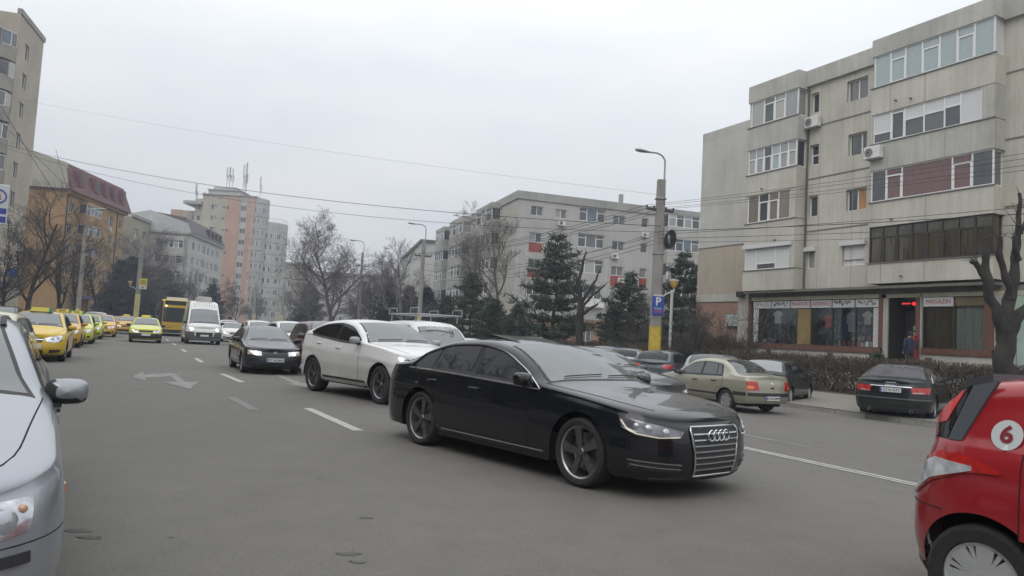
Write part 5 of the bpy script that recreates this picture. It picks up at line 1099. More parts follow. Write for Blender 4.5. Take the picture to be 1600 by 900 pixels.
# round tower with pink stripes and aerials
TWB = wall_mat('tower_cream', (.42, .385, .33), .14); TWP = wall_mat('tower_pink', (.45, .29, .23), .14); TWG = wall_mat('tower_pale_grey', (.43, .43, .42), .14)
rt = root('tower_block', 'round-cornered cream and pink tower topped with aerials', 'building', (-69.9, 177))
X0 = -69.9
tfl = [29.0 - 2.75 * k for k in range(10)]
facade(rt, (-6.2, 0, 0), 0, 6.0, -.3, 31.9, [(2.2, 3.6, z - .6, z + .6, ((1, 'd', 0), (1, 'c', 0))) for z in tfl] + [(5.0, 5.6, z - .3, z + .3, ((1, 'd', 0),)) for z in tfl], TWB, depth=10)
facade(rt, (-.2, -.12, 0), 0, 3.3, -.3, 31.9, [(.05, .6, z - .4, z + .3, ((1, 'd', 0),)) for z in tfl[::2]], TWP, depth=10)
facade(rt, (3.1, 0, 0), 0, 1.6, -.3, 31.95, [(.15, 1.45, z - .6, z + .6, ((1, 'd', 0), (1, 'd', 0))) for z in tfl], TWG, depth=10)
facade(rt, (4.7, -.12, 0), 0, 1.9, -.3, 32.0, [], TWP, depth=10)
def round_part(cx, cy, R0, a0, a1, z1, m, fls):
    n = 16; P = [(cx + R0 * math.cos(lerp(a0, a1, k / n)), cy + R0 * math.sin(lerp(a0, a1, k / n))) for k in range(n + 1)]
    mb = MB(); mb.grid([[(x, y, z) for x, y in P] for z in (-.3, z1)]); mb.add([(x, y, z1) for x, y in P] + [(cx, cy, z1)], [tuple(range(n + 2))]); mb.obj('curved_wall', m, rt, smooth=40)
    for z in fls:
        if z + .8 > z1: continue
        for k in range(1, n, 3):
            (xa, ya), (xb, yb) = P[k], P[min(n, k + 2)]; a = math.atan2(yb - ya, xb - xa); l = math.hypot(xb - xa, yb - ya); nx, ny = math.sin(a), -math.cos(a)
            fme, pms = window_mesh(l, 1.3, ((1, ('d', 'c', 'd', 'b')[(k + int(z)) % 4], 0), (1, ('c', 'd')[k % 2], 0)), PVC); w_ = inst('window', fme, rt, (xa + nx * .08, ya + ny * .08, z - .6), (0, 0, a))
            for pm_ in pms: inst('pane', pm_, w_)
        b = MB(); b.grid([[(cx + (R0 + .12) * math.cos(lerp(a0, a1, k / n)), cy + (R0 + .12) * math.sin(lerp(a0, a1, k / n)), zz) for k in range(n + 1)] for zz in (z - 1.6, z - .75)]); b.obj('balcony_parapet', m, rt, smooth=40)
round_part(5.2, 3.4, 3.6, R_(-80), R_(20), 31.9, TWG, tfl)
round_part(8.4, 7.0, 4.2, R_(-100), R_(15), 26.5, wall_mat('tower_light', (.45, .44, .42), .14), [t - .5 for t in tfl])
facade(rt, (-14.2, 1.5, 0), 0, 8.4, -.3, 28.0, [(5, 6.2, z - .6, z + .6, ((1, 'd', 0), (1, 'd', 0))) for z in tfl[1:]] + [(2.6, 3.1, z - .3, z + .3, ((1, 'd', 0),)) for z in tfl[1:]], TWB, depth=9)
facade(rt, (-14.3, 1.4, 0), 0, 2.6, -.3, 28.1, [], TWP, depth=9.2)
facade(rt, (-8.2, .8, 0), 0, 2.4, -.3, 31.0, [(.5, 1.3, z - .6, z + .6, ((1, 'd', 0),)) for z in tfl], TWB, depth=9)
piece(rt, 'penthouse', TWG, O, 0, [(-5.6, 2.4, 1.5, 9, 31.9, 33.4), (-4.6, 1.0, 2, 8, 33.4, 34.4)]); piece(rt, 'roof_slab', CF, O, 0, [(-10.6, -6.3, -.6, 6, 29.4, 30.2), (-5.8, 2.7, 1.2, 9.2, 33.4, 33.6), (-6.4, 6.9, -.3, 10, 31.96, 32.2)])
GAL = MATS['galvanised']
for i, (x, z0, h) in enumerate(((-9.2, 30.2, 5.0), (-7.0, 30.2, 3.0), (-1.9, 34.4, 5.2), (-1.2, 34.4, 5.4), (-.5, 34.4, 5.1), (2.2, 33.4, 7.2), (2.9, 33.4, 7.8), (2.7, 32.2, 5.2), (6.5, 32.2, 5.6))):
    a = thing('aerial_mast', ('dark aerial mast on the low slab at the far side of the tower roof', 'short aerial on the low slab of the tower roof', 'aerial in the roof cluster nearest the slab', 'tallest aerial of the three on the penthouse', 'aerial at the right of the penthouse cluster', 'thick tall aerial behind the penthouse', 'tallest slim aerial on the tower roof', 'short white mast against the penthouse wall', 'lone aerial over the curved corner of the tower')[i], 'aerial', (X0 + x, 180, z0), 0, 'aerials on the round tower')
    mb = MB(); mb.tube([(0, 0, 0), (0, 0, h)], .07, 5); mb.obj('mast', GAL, a); mb = MB(); mb.box(-.16, .16, -.3, -.1, h * .5, h * .95); mb.box(.2, .36, -.2, .1, h * .3, h * .6); mb.obj('antenna_panel', mat('aerial_white', (.55, .55, .55), .6) if i % 3 else GAL, a)
rail = thing('roof_railing', 'thin railing round the lower curved roof of the tower', 'railing', (X0 + 8.4, 184, 26.5)); mb = MB()
mb.tube([(4.0 * math.cos(R_(a)), 4.0 * math.sin(R_(a)), 1.0) for a in range(-100, 20, 12)], .04, 4)
for a in range(-100, 20, 12): mb.tube([(4.0 * math.cos(R_(a)), 4.0 * math.sin(R_(a)), 0), (4.0 * math.cos(R_(a)), 4.0 * math.sin(R_(a)), 1.0)], .03, 4)
mb.obj('rail', GAL, rail)
# low blocks right of it
lb1 = root('apartment_block', 'low beige block at the foot of the round tower', 'building', (-60.5, 189)); facade(lb1, O, R_(70), 14, -.3, 17.4, grid_wins([(1, 1.6), (4, 2.4, 3), (8, 1.4), (11, 2.2, 3)], [(z, 1.4) for z in (14.4, 11.6, 8.8, 6, 3.2)], 21), wall_mat('beige_far', (.4, .37, .32), .14), depth=10); facade(lb1, Vector((math.cos(R_(-20)), math.sin(R_(-20)), 0)) * -8, R_(-20), 8, -.3, 17.4, grid_wins([(2, 1.5), (5, 1.5)], [(z, 1.4) for z in (14.4, 11.6, 8.8, 6, 3.2)], 22), MATS['beige_far']); piece(lb1, 'cornice', CF, O, R_(70), [(-.3, 14.3, -.4, .2, 17.4, 17.9)])
lb2 = root('apartment_block', 'farthest grey block beyond the beige one, partly behind trees', 'building', (-60, 214)); facade(lb2, O, R_(15), 26, -.3, 17.2, grid_wins([(k * 3 + 1, 1.6) for k in range(8)], [(z, 1.4) for z in (14.4, 11.6, 8.8, 6, 3.2)], 23), CW, depth=10); piece(lb2, 'cornice', CF, O, R_(15), [(-.3, 26.3, -.4, .2, 17.2, 17.7)])
# block on the near side, left of the frame: it shades the kerb and is mirrored in the car flanks
vp = sn(-14, -17); vb = root('apartment_block', 'long plain block on the near side beside the tower, seen only mirrored in cars', 'building', (vp.x, vp.y)); facade(vb, O, TH + R_(90), 66, -.3, 15, grid_wins([(2 + 4 * k, 1.6) for k in range(16)], [(z, 1.4) for z in (1.2, 4, 6.8, 9.6, 12.4)], 31), wall_mat('brown_plaster', (.2, .17, .14), .2), depth=10)

# ---------------------------------------------------------------- trees, hedges, bushes
BARK = mat('bark_dark', (.032, .028, .025), .95, ns=6, na=.35, bump=.5, stretch=(1, 1, .25)); BARKG = mat('bark_grey', (.12, .108, .098), .95, ns=5, na=.3, bump=.4, stretch=(1, 1, .25)); TWIG = mat('twigs', (.07, .064, .061), .95); TWIGG = mat('twigs_grey', (.14, .125, .118), .95)
NEED = mat('pine_needles', (.028, .045, .032), .8, ns=1.5, col2=(.055, .075, .045)); NEEDB = mat('blue_needles', (.03, .04, .038), .85, ns=1.3, col2=(.055, .065, .058))
def bare_tree(seed, h, r0, fork=.28, spread=.75, nb=(7, 6, 5, 4), up=.35, twist=.25):
    r = random.Random(seed); T = MB(); C = MB()
    def rnd_perp(d):
        a = Vector((r.uniform(-1, 1), r.uniform(-1, 1), r.uniform(-.4, .6))); return (a - d * a.dot(d)).normalized()
    def branch(p, d, L, rad, lv):
        n = (7, 5, 4, 3, 2)[lv]; pts = [p.copy()]; dd = d.copy()
        for k in range(n):
            dd = (dd + rnd_perp(dd) * twist * (.5 if lv == 0 else 1) + Vector((0, 0, up * (.25 if lv else .6) / n))).normalized(); pts.append(pts[-1] + dd * L / n)
        rr = [max(.0075, rad * (1 - .72 * k / n)) for k in range(n + 1)]
        (T if lv <= 1 else C).tube(pts, rr, (8, 6, 4, 3, 3)[lv], 0, lv < 2)
        if lv >= len(nb): return
        for k in range(nb[lv]):
            t = lerp(fork if lv == 0 else .25, .98, (k + r.random() * .7) / nb[lv]); i = min(n - 1, int(t * n)); q = pts[i].lerp(pts[i + 1], t * n - i)
            ax = (pts[i + 1] - pts[i]).normalized(); sd = rnd_perp(ax); nd = (ax * (1 - spread * .55) + sd * spread + Vector((0, 0, up * .6))).normalized()
            branch(q, nd, L * r.uniform(.42, .62) * (1.1 - .35 * t), rr[i] * .62, lv + 1)
    branch(Vector((0, 0, -.2)), Vector((0, 0, 1)), h * .8, r0, 0)
    return T, C
def pine(seed, h, r0, wid, dens=1., base=.12, gap=.3, sp=1.):
    r = random.Random(seed); T = MB(); C = MB()
    T.tube([(r.uniform(-.06, .06) * k, r.uniform(-.06, .06) * k, h * k / 6 - .2 * (k == 0)) for k in range(7)], [r0 * (1 - .14 * k) for k in range(7)], 7)
    z = h * base
    while z < h * .985:
        f = (z / h - base) / (1 - base); Lb = wid * (1 - f) ** .8 * (1 if f > .12 else .75) * (.72 + .5 * abs(math.sin(z * 2.3 + seed))); nbr = max(3, int((6 if f < .8 else 4) * dens)); a0 = r.uniform(0, 6.28)
        for k in range(nbr):
            if r.random() < .12: continue
            a = a0 + 6.283 * k / nbr + r.uniform(-.3, .3); L = Lb * r.uniform(.45, 1.22) + .15; tip = .12 + .3 * f; p0 = Vector((0, 0, z)); p1 = Vector((math.cos(a) * L * .6, math.sin(a) * L * .6, z + L * (tip - .12) * .6)); p2 = Vector((math.cos(a) * L, math.sin(a) * L, z + L * tip))
            T.tube([p0, p1, p2], [.05 * (1 - f) + .015, .03, .008], 4, 0, False)
            m = max(2, int(L / gap))
            for j in range(m):
                t = lerp(.25, 1, (j + 1) / m); q = p0.lerp(p1, t / .6) if t < .6 else p1.lerp(p2, (t - .6) / .4); q = q + Vector((r.uniform(-.25, .25), r.uniform(-.25, .25), r.uniform(-.12, .2))) * (L * .25 + .2)
                for s in range(16):
                    d = Vector((r.gauss(0, 1), r.gauss(0, 1), r.gauss(.35, .7))).normalized(); l = r.uniform(.25, .5); w = d.cross(Vector((r.gauss(0, 1), r.gauss(0, 1), r.gauss(0, 1)))).normalized() * r.uniform(.03, .06); o = q + Vector((r.gauss(0, .12), r.gauss(0, .12), r.gauss(0, .08)))
                    C.add([o - w, o + w, o + d * l + w * .3, o + d * l - w * .3], [(0, 1, 2, 3)])
        z += lerp(.5, .3, f) * h / 10 * sp * r.uniform(.7, 1.3)
    return T, C
TM = {}
def tree_meshes(key, gen, bark, leaf):
    if key not in TM: T, C = gen(); TM[key] = (T.mesh('trunk', bark, 50), C.mesh('crown', leaf))
    return TM[key]
def plant(key, gen, bark, leaf, name, label, cat, pos, rz=0., sc=1., group=None, sz=None):
    a, b = tree_meshes(key, gen, bark, leaf); t = thing(name, label, cat, pos, rz, group); t.scale = (sc, sc, sz or sc); inst('trunk', a, t); inst('crown', b, t); return t
B1 = lambda: bare_tree(11, 10, .2, .2, .85, (13, 9, 8, 5), .3); B2 = lambda: bare_tree(12, 10, .16, .22, .72, (10, 8, 7, 4), .45); B3 = lambda: bare_tree(13, 9, .2, .3, .95, (10, 8, 8, 5), .3); B4 = lambda: bare_tree(14, 8, .14, .15, .8, (12, 8, 7, 5), .25)
P1 = lambda: pine(21, 10, .17, 3.5, 1.25, .1, .27, 1.45); P2 = lambda: pine(22, 8, .14, 2.7, 1.2, .15, .27, 1.6); P3 = lambda: pine(23, 8, .16, 2.7, 1.5, .05, .25)
BS1 = lambda: bare_tree(15, 10, .2, .24, .75, (9, 7, 6, 4), .35); BS2 = lambda: bare_tree(16, 10, .17, .22, .7, (8, 7, 6, 4), .5); BS3 = lambda: bare_tree(17, 9, .19, .28, .9, (8, 6, 6, 4), .35)
def gp(u, Y): return ((u - 800) / 1150 * Y + .0, Y)                 # across the view at depth Y
GL_ = 'bare street trees on the far left pavement'
def bt(key, gen, u, Y, h0, h, label, rz=0., g=None, bark=BARK, twig=TWIG, z=0.):
    x, y = (u - 800) / 1150 * Y, Y; return plant(key + bark.name, gen, bark, twig, 'bare_tree', label, 'tree', (x, y, z), rz, h / h0, g)
bt('c1', BS1, 46, 54, 10, 10.5, 'large bare tree in front of the beige tower, dark forked trunk', .3, GL_)
bt('c2', BS2, 100, 60, 10, 9.5, 'bare tree before the orange end wall, slimmer than its neighbour', 1.2, GL_)
bt('c3', BS3, 128, 66, 9, 9.2, 'bare tree under the lamp with the curved arm by the orange block', 2.0, GL_)
bt('b4', B4, 10, 47, 8, 6.5, 'low bare tree at the picture edge below the lightbox on its post', 2.6, GL_)
bt('c2', BS2, 160, 78, 10, 9, 'bare tree before the orange wall windows', .7, GL_)
bt('b1', B1, 228, 104, 10, 13.5, 'tall grey bare tree between the pole with the yellow sign and the bus', 2.2, None, BARKG, TWIGG)
bt('b2', B2, 312, 118, 10, 9.5, 'bare tree rising above the white van roof', .4, None, BARKG, TWIGG)
bt('b4', B4, 235, 98, 8, 7.5, 'low dark bare tree between the yellow sign pole and the bus', .9)
bt('b4', B4, 275, 110, 8, 8, 'low dark bare tree above the bus and van', 2.0)
bt('b3', B3, 345, 125, 9, 9, 'dark bare tree beside the pink stripe of the tower', 1.5)
bt('b4', B4, 372, 140, 8, 7.5, 'low bare tree at the foot of the pink stripe', .2)
bt('b4', B4, 405, 150, 8, 8, 'low bare tree below the curved tower balconies', 1.1, None, BARKG, TWIGG)
bt('b3', B3, 470, 130, 9, 10.5, 'broad hazy bare tree between the tower and the big tree', 2.9, None, BARKG, TWIGG)
bt('b2', B2, 490, 105, 10, 9, 'bare tree just left of the largest bare tree', 1.9, None, BARKG, TWIGG)
bt('b1', B1, 527, 80, 10, 13.2, 'largest bare tree in the middle, spreading crown above the car roofs', .9, None, BARKG, TWIGG)
bt('b4', B4, 585, 92, 8, 8.5, 'dense dark bare tree between two lamp poles', .5)
bt('b2', B2, 603, 98, 10, 10.5, 'slim bare tree behind the lamp poles, pointed top', 2.5, None, BARKG, TWIGG)
bt('b2', B2, 634, 70, 10, 10, 'upright bare tree in front of the pale gabled block', .2, None, BARKG, TWIGG)
bt('b4', B4, 660, 74, 8, 6.6, 'low bare tree behind the second lamp pole', 1.7)
bt('b4', B4, 560, 120, 8, 9, 'hazy low bare tree right of the largest one', 2.2)
bt('b2', B2, 790, 62, 10, 12, 'tall thin bare tree against the corner of the grey block', 1.0, None, BARKG, TWIGG)
bt('b4', B4, 1000, 44, 8, 4.2, 'small bare tree below the grey block beside the parking sign pole', 2.0)
bt('b4', B4, 1090, 38, 8, 3.8, 'small bare tree beside the brick wall', .8)
GP = 'pines before the grey block'
def pt(key, gen, u, Y, h0, h, label, rz=0., g=GP, leaf=NEED, wide=1.):
    x, y = (u - 800) / 1150 * Y, Y; t = plant(key + leaf.name, gen, BARK, leaf, 'pine_tree', label, 'tree', (x, y, -.1), rz, h / h0 * wide, g, h / h0); return t
pt('p1', P1, 868, 50, 10, 8.9, 'largest pine, broad and dark, before the grey block', .4)
pt('p2', P2, 737, 60, 8, 6.6, 'pine in front of the balconies at the far end of the grey block', 1.0)
pt('p3', P3, 775, 56, 8, 4.4, 'low spreading dark pine under the thin bare tree', .3, GP, NEED, 1.35)
pt('p3', P3, 812, 54, 8, 4.0, 'low pine between the spreading one and the largest pine', 1.4, GP, NEED, 1.2)
pt('p3', P3, 700, 66, 8, 5.0, 'dark pine at the far end of the hedge', 2.1, GP, NEED, 1.2)
pt('p2', P2, 985, 48, 8, 6.2, 'sparse pine right of the pruned dark tree', 2.3)
pt('p2', P2, 960, 50, 8, 4.2, 'short pine beside the pruned dark tree', .6)
pt('p1', P1, 1068, 52, 10, 8.4, 'tall pine behind the lamp pole with the parking sign', 1.9)
GC2 = 'dark conifers behind the taxis'
for i, (u, Y, h, tx) in enumerate(((188, 92, 8.5, 'dark conifer nearest the orange block'), (205, 98, 9.5, 'dark conifer behind the pole with the yellow sign'), (258, 110, 9, 'dark conifer behind the bus roof'), (333, 120, 7.5, 'dark conifer above the white van'), (485, 120, 8.5, 'dark evergreen left of the largest bare tree'), (610, 84, 7, 'dark evergreen behind the slim bare tree'), (640, 80, 6.5, 'dark evergreen left of the second lamp pole'), (668, 72, 6, 'dark evergreen right of the second lamp pole'))): pt('p3', P3, u, Y, 8, h, tx, i * .9, GC2, NEEDB, 1.05)
# two trees on the near pavement behind the viewer, mirrored in the dark car
for i, (x, y) in enumerate([tuple(sn(s_, n_))[:2] for s_, n_ in ((7, -7.5), (11, -6.8), (14.5, -8.8), (18, -10), (22.5, -9.5), (26, -10), (2, -6.6))]): plant('b%d' % (1 + 2 * (i % 2)) + BARK.name, (B1, B3)[i % 2], BARK, TWIG, 'bare_tree', 'bare tree out of frame, mirrored in the black car, %s' % ('beside the silver car', 'behind the silver car', 'by the cream taxi front', 'by the cream taxi rear', 'by the yellow taxi front', 'by the orange taxi', 'ahead of the silver car')[i], 'tree', (x, y, 0), i * 1.3, 1.25 if i < 4 else .8, 'bare trees out of frame')

# pruned trees: thick limbs cut to stubs
def pruned(name, label, limbs, bark=BARK):
    base = Vector((limbs[0][0][0][0], limbs[0][0][0][1], 0)); t = thing(name, label, 'tree', tuple(base)); tr = MB(); lm = MB()
    for i, (pts, rr) in enumerate(limbs):
        P = []
        for k in range(len(pts) - 1):
            a, b = Vector(pts[k]), Vector(pts[k + 1])
            for q in range(6): w = a.lerp(b, q / 6); w += Vector((mnoise.noise(w * 2.2) * .09, mnoise.noise(w * 2.2 + Vector((7, 0, 0))) * .09, 0)) if (k or q) else Vector((0, 0, 0)); P.append(w - base)
        P.append(Vector(pts[-1]) - base); n = len(P)
        R0 = [lerp(rr[0], rr[1], k / (n - 1)) * (1 + .22 * mnoise.noise(P[k] * 3.1) + .12 * mnoise.noise(P[k] * 9)) for k in range(n)]
        (tr if i == 0 else lm).tube(P, R0, 10)
    tr.obj('trunk', bark, t, smooth=60); lm.obj('limbs', bark, t, smooth=60)
    ct = MB(); sh_ = MB(); r = random.Random(len(label))
    for pts, rr in limbs[1:]:
        a, b = Vector(pts[-2]) - base, Vector(pts[-1]) - base; d = (b - a).normalized(); ct.tube([b + d * .002, b + d * .012], rr[1] * .8, 9)
        for k in range(5):
            q = a.lerp(b, r.uniform(.3, 1)); e = Vector((r.gauss(0, .5), r.gauss(0, .5), r.uniform(.3, 1))).normalized() * r.uniform(.25, .7); sh_.tube([q, q + e * .5 + Vector((0, 0, .03)), q + e], [.011, .008, .004], 4)
    ct.obj('cut_face', mat('cut_wood', (.2, .155, .11), .9, ns=9, na=.3), t); sh_.obj('shoots', bark, t); return t
Yt = 21.8
pruned('pruned_tree', 'thick dark pruned tree with cut stubs before the curtained shop', [
    ([(14.72, Yt, -.1), (14.7, Yt, .68), (14.66, Yt, 1.66), (14.69, Yt, 2.5)], (.3, .27)),
    ([(14.66, Yt, 2.2), (14.38, Yt - .1, 2.97), (14.07, Yt - .15, 3.62), (13.95, Yt - .2, 4.38), (13.92, Yt - .2, 5.2)], (.19, .075)),
    ([(14.02, Yt - .15, 3.75), (13.8, Yt - .2, 4.27), (13.6, Yt - .25, 4.49)], (.11, .075)), ([(13.99, Yt - .15, 4.15), (13.75, Yt - .1, 4.4), (13.6, Yt, 4.46)], (.05, .04)),
    ([(14.7, Yt, 2.25), (14.84, Yt + .1, 3.37), (14.98, Yt + .1, 4.34), (15.09, Yt + .15, 5.31), (15.19, Yt + .2, 6.67)], (.22, .05)),
    ([(14.82, Yt, 3.4), (14.56, Yt - .1, 4.22), (14.4, Yt - .15, 4.79), (14.36, Yt - .15, 5.3)], (.12, .06)),
    ([(15.05, Yt, 4.6), (14.88, Yt - .1, 4.95), (14.8, Yt - .12, 5.3)], (.1, .07)), ([(15.04, Yt + .1, 4.9), (14.98, Yt - .05, 5.4), (15.0, Yt - .1, 5.65)], (.07, .05)),
    ([(14.77, Yt, 2.3), (15.07, Yt, 3.01), (15.45, Yt, 3.41), (15.63, Yt, 3.99), (15.7, Yt, 4.8)], (.19, .08)), ([(15.1, Yt, 5.4), (15.3, Yt, 5.9), (15.35, Yt, 6.3)], (.07, .04))])
Yd = 46.
pruned('pruned_tree', 'dark pruned tree with short stubs left of the grey block windows', [
    ([(4.51, Yd, -.2), (4.4, Yd, 1.5), (4.34, Yd, 2.79), (4.36, Yd, 4.05)], (.28, .19)), ([(4.36, Yd, 3.9), (4.18, Yd, 5.19), (4.34, Yd, 6.21), (4.54, Yd, 7.07)], (.15, .05)), ([(4.36, Yd, 3.9), (3.73, Yd, 4.56), (3.5, Yd, 5.15), (3.31, Yd, 5.75)], (.12, .05)),
    ([(4.37, Yd, 3.8), (4.89, Yd, 4.83), (5.26, Yd, 5.41), (5.47, Yd, 6.07)], (.12, .04)), ([(4.38, Yd, 3.5), (5.03, Yd, 4.35), (5.53, Yd, 4.78), (5.84, Yd, 5.12)], (.1, .04)), ([(4.32, Yd, 3.0), (4.95, Yd, 3.54), (5.41, Yd, 3.85)], (.12, .06)), ([(3.73, Yd, 4.56), (3.45, Yd, 4.67), (3.1, Yd, 5.13)], (.08, .05)), ([(5.03, Yd, 4.35), (5.2, Yd, 5.0)], (.06, .04)), ([(4.2, Yd, 5.0), (3.95, Yd, 5.6)], (.06, .04))])

# clipped winter hedge: a mass of fine upright twigs
HT = mat('hedge_twigs', (.06, .045, .035), .95, ns=2, col2=(.1, .075, .055)); HT2 = mat('hedge_dry_leaves', (.075, .06, .035), .95, ns=2, col2=(.06, .065, .035))
def hedge(label, sa, sb, n0, n1, h, per, seed, z0=-.05):
    r = random.Random(seed); mb = MB(); c = sn((sa + sb) / 2, (n0 + n1) / 2)
    N = int((sb - sa) * per)
    for _ in range(N):
        s, n = r.uniform(sa, sb), r.uniform(n0, n1); f = h * (1 + .07 * mnoise.noise(Vector((s * .6, n, 0))) + .05 * mnoise.noise(Vector((s * 2.5, n, 3)))); z = r.uniform(0, f * .92) if r.random() < .75 else r.uniform(f * .6, f)
        p = sn(s, n) - c; L = r.uniform(.12, .4); d = Vector((r.gauss(0, .45), r.gauss(0, .45), r.gauss(.8, .4))).normalized(); w = d.cross(Vector((r.gauss(0, 1), r.gauss(0, 1), r.gauss(0, 1)))).normalized() * r.uniform(.006, .016)
        if r.random() < .35: w *= 2.2; L *= .4
        o = Vector((p.x, p.y, z)); t_ = o + d * L; t_.z = min(t_.z, f + .1)
        mb.add([o - w, o + w, t_ + w * .5, t_ - w * .5], [(0, 1, 2, 3)], 1 if r.random() < .3 else 0)
    me = mb.mesh('hedge', [HT, HT2]); return tag(inst('hedge', me, None, (c.x, c.y, z0)), label, 'hedge')
hedge('clipped brown hedge along the pavement in front of the two shops', 11.5, 31, 25.3, 26.6, 1.42, 1500, 1)
hedge('long low brown hedge running towards the pines', 31, 62, 25.0, 26.6, 1.5, 700, 2)
hedge('rounded greenish shrub mass in front of the brick wall', 28.5, 35.5, 27.0, 29.5, 2.1, 1500, 3)
hedge('hedge strip under the far trees beyond the parked cars', 62, 130, 25.0, 27.5, 1.6, 260, 4)
hedge('low hedge on the far left pavement behind the taxis', 40, 110, -10.6, -9.2, 1.2, 300, 5)
def bush(seed, label, s, n, h, rz=0.):
    p = sn(s, n); key = 'bush%d' % (seed % 3)
    def gen():
        T = MB(); C = MB(); r = random.Random(seed)
        for k in range(9):
            a = r.uniform(0, 6.28); t = Vector((math.cos(a) * .2, math.sin(a) * .2, 0)); q = t.copy(); d = Vector((math.cos(a) * .35, math.sin(a) * .35, 1)).normalized(); pts = [q.copy()]
            for j in range(5): d = (d + Vector((r.gauss(0, .16), r.gauss(0, .16), .05))).normalized(); q += d * .42; pts.append(q.copy())
            T.tube(pts, [.022, .018, .014, .01, .008, .005], 4, 0, False)
            for j in range(1, 6):
                for m in range(4):
                    e = (Vector((r.gauss(0, .7), r.gauss(0, .7), r.gauss(.6, .4)))).normalized(); C.tube([pts[j], pts[j] + e * r.uniform(.2, .4), pts[j] + e * .5 + Vector((0, 0, .15))], [.008, .006, .004], 3, 0, False)
        return T, C
    return plant(key, gen, BARK, TWIG, 'bare_shrub', label, 'shrub', (p.x, p.y, -.05), rz, h / 2.2, 'bare shrubs by the shops')
bush(31, 'bare shrub at the left end of the goods shop window', 27.6, 27.4, 3.2, .3); bush(32, 'bare shrub beside the brick wall corner', 29.5, 28, 2.9, 1.1); bush(33, 'bare shrub under the goods sign', 25.2, 27.6, 2.3, 2.); bush(31, 'bare shrub under the lightbox', 32.0, 28.0, 3.3, 2.4)
dp = thing('potted_conifer', 'small green conifer standing at the dark shop doorway', 'shrub', tuple(sn(20.75, 28.3, .3))); T, C = pine(41, 1.35, .03, .4, 1.4, .1, .12); dp.scale = (.6, .6, .8); T.obj('trunk', BARK, dp); C.obj('crown', NEED, dp)

# ---------------------------------------------------------------- vehicles in the scene
HS = R_(-62.8); HA = R_(117.2)                                   # towards the viewer along the street, and away
pWHT = paint('white_paint', (.62, .62, .6), 0, .3, .25); pWHD = paint('dirty_white_paint', (.68, .68, .67), 0, .3, .62, (.22, .205, .18), .95); pBLK = paint('black_paint', (.0045, .0055, .008), 0, .25, .10, (.05, .045, .04)); pNAV = paint('navy_black_paint', (.007, .009, .016), 0, .3, .2, (.09, .08, .07))
pSIL = paint('silver_paint', (.31, .33, .36), .55, .34, .2); pCHA = paint('champagne_paint', (.33, .32, .255), .45, .36, .3, (.15, .13, .1)); pRED = paint('red_paint', (.30, .014, .02), 0, .3, .1); pGRY = paint('blue_grey_paint', (.09, .105, .125), .3, .35, .25); pDGR = paint('dark_grey_paint', (.022, .024, .028), .1, .3, .2); pGRN = paint('dark_green_paint', (.018, .026, .026), .1, .35, .3); pMAR = paint('maroon_paint', (.05, .016, .018), .1, .3, .25); pBLU = paint('deep_blue_paint', (.03, .045, .13), .2, .32, .2)
pYEL = paint('taxi_yellow', (.62, .42, .025), 0, .35, .25, (.2, .15, .08)); pORA = paint('taxi_orange', (.6, .33, .03), 0, .35, .25, (.2, .14, .08)); pLIM = paint('taxi_lime', (.56, .58, .07), 0, .35, .25, (.2, .18, .08)); pCRM = paint('taxi_cream', (.6, .56, .38), 0, .35, .2); pBLKp = mat('black_plastic', (.022, .022, .024), .5)
def center(c, s, n, h): d = Vector((math.cos(h), math.sin(h), 0)); p = sn(s, n) - d * (c.L / 2); return (p.x, p.y, gz(n))
def add_text(parent, p, rot, s, size, m, bold=.0): return lettering(s, size, m, parent, p, rot, bold)
def rings(parent, c, u0, z, r, th, face, off):
    e = thing if False else None; mbs = MB()
    f = c.fper('f' if face > 0 else 'r')
    for k in (-1.5, -.5, .5, 1.5):
        y = k * r * 1.55; p = f(y, z); n = 20; pts = [(p.x + face * off, p.y + r * math.cos(2 * math.pi * q / n), z + r * math.sin(2 * math.pi * q / n)) for q in range(n + 1)]; mbs.tube(pts, th, 5)
    return mbs.obj('emblem', CHR, parent, smooth=60)
def outline(parent, name, c, w, pts, rad, m, off):
    f = c.fper(w); P = []
    for (a, b) in zip(pts, pts[1:] + pts[:1]):
        for k in range(5): u, z = lerp(a[0], b[0], k / 5), lerp(a[1], b[1], k / 5); p = f(u, z); x, y = c.at_arc(w, abs(u)); nx, ny = c.nrm(x, y); P.append((p.x + nx * off, p.y + ny * off * (1 if u >= 0 else -1), z))
    mb = MB(); mb.tube(P + [P[0]], rad, 6); return mb.obj(name, m, parent, smooth=60)

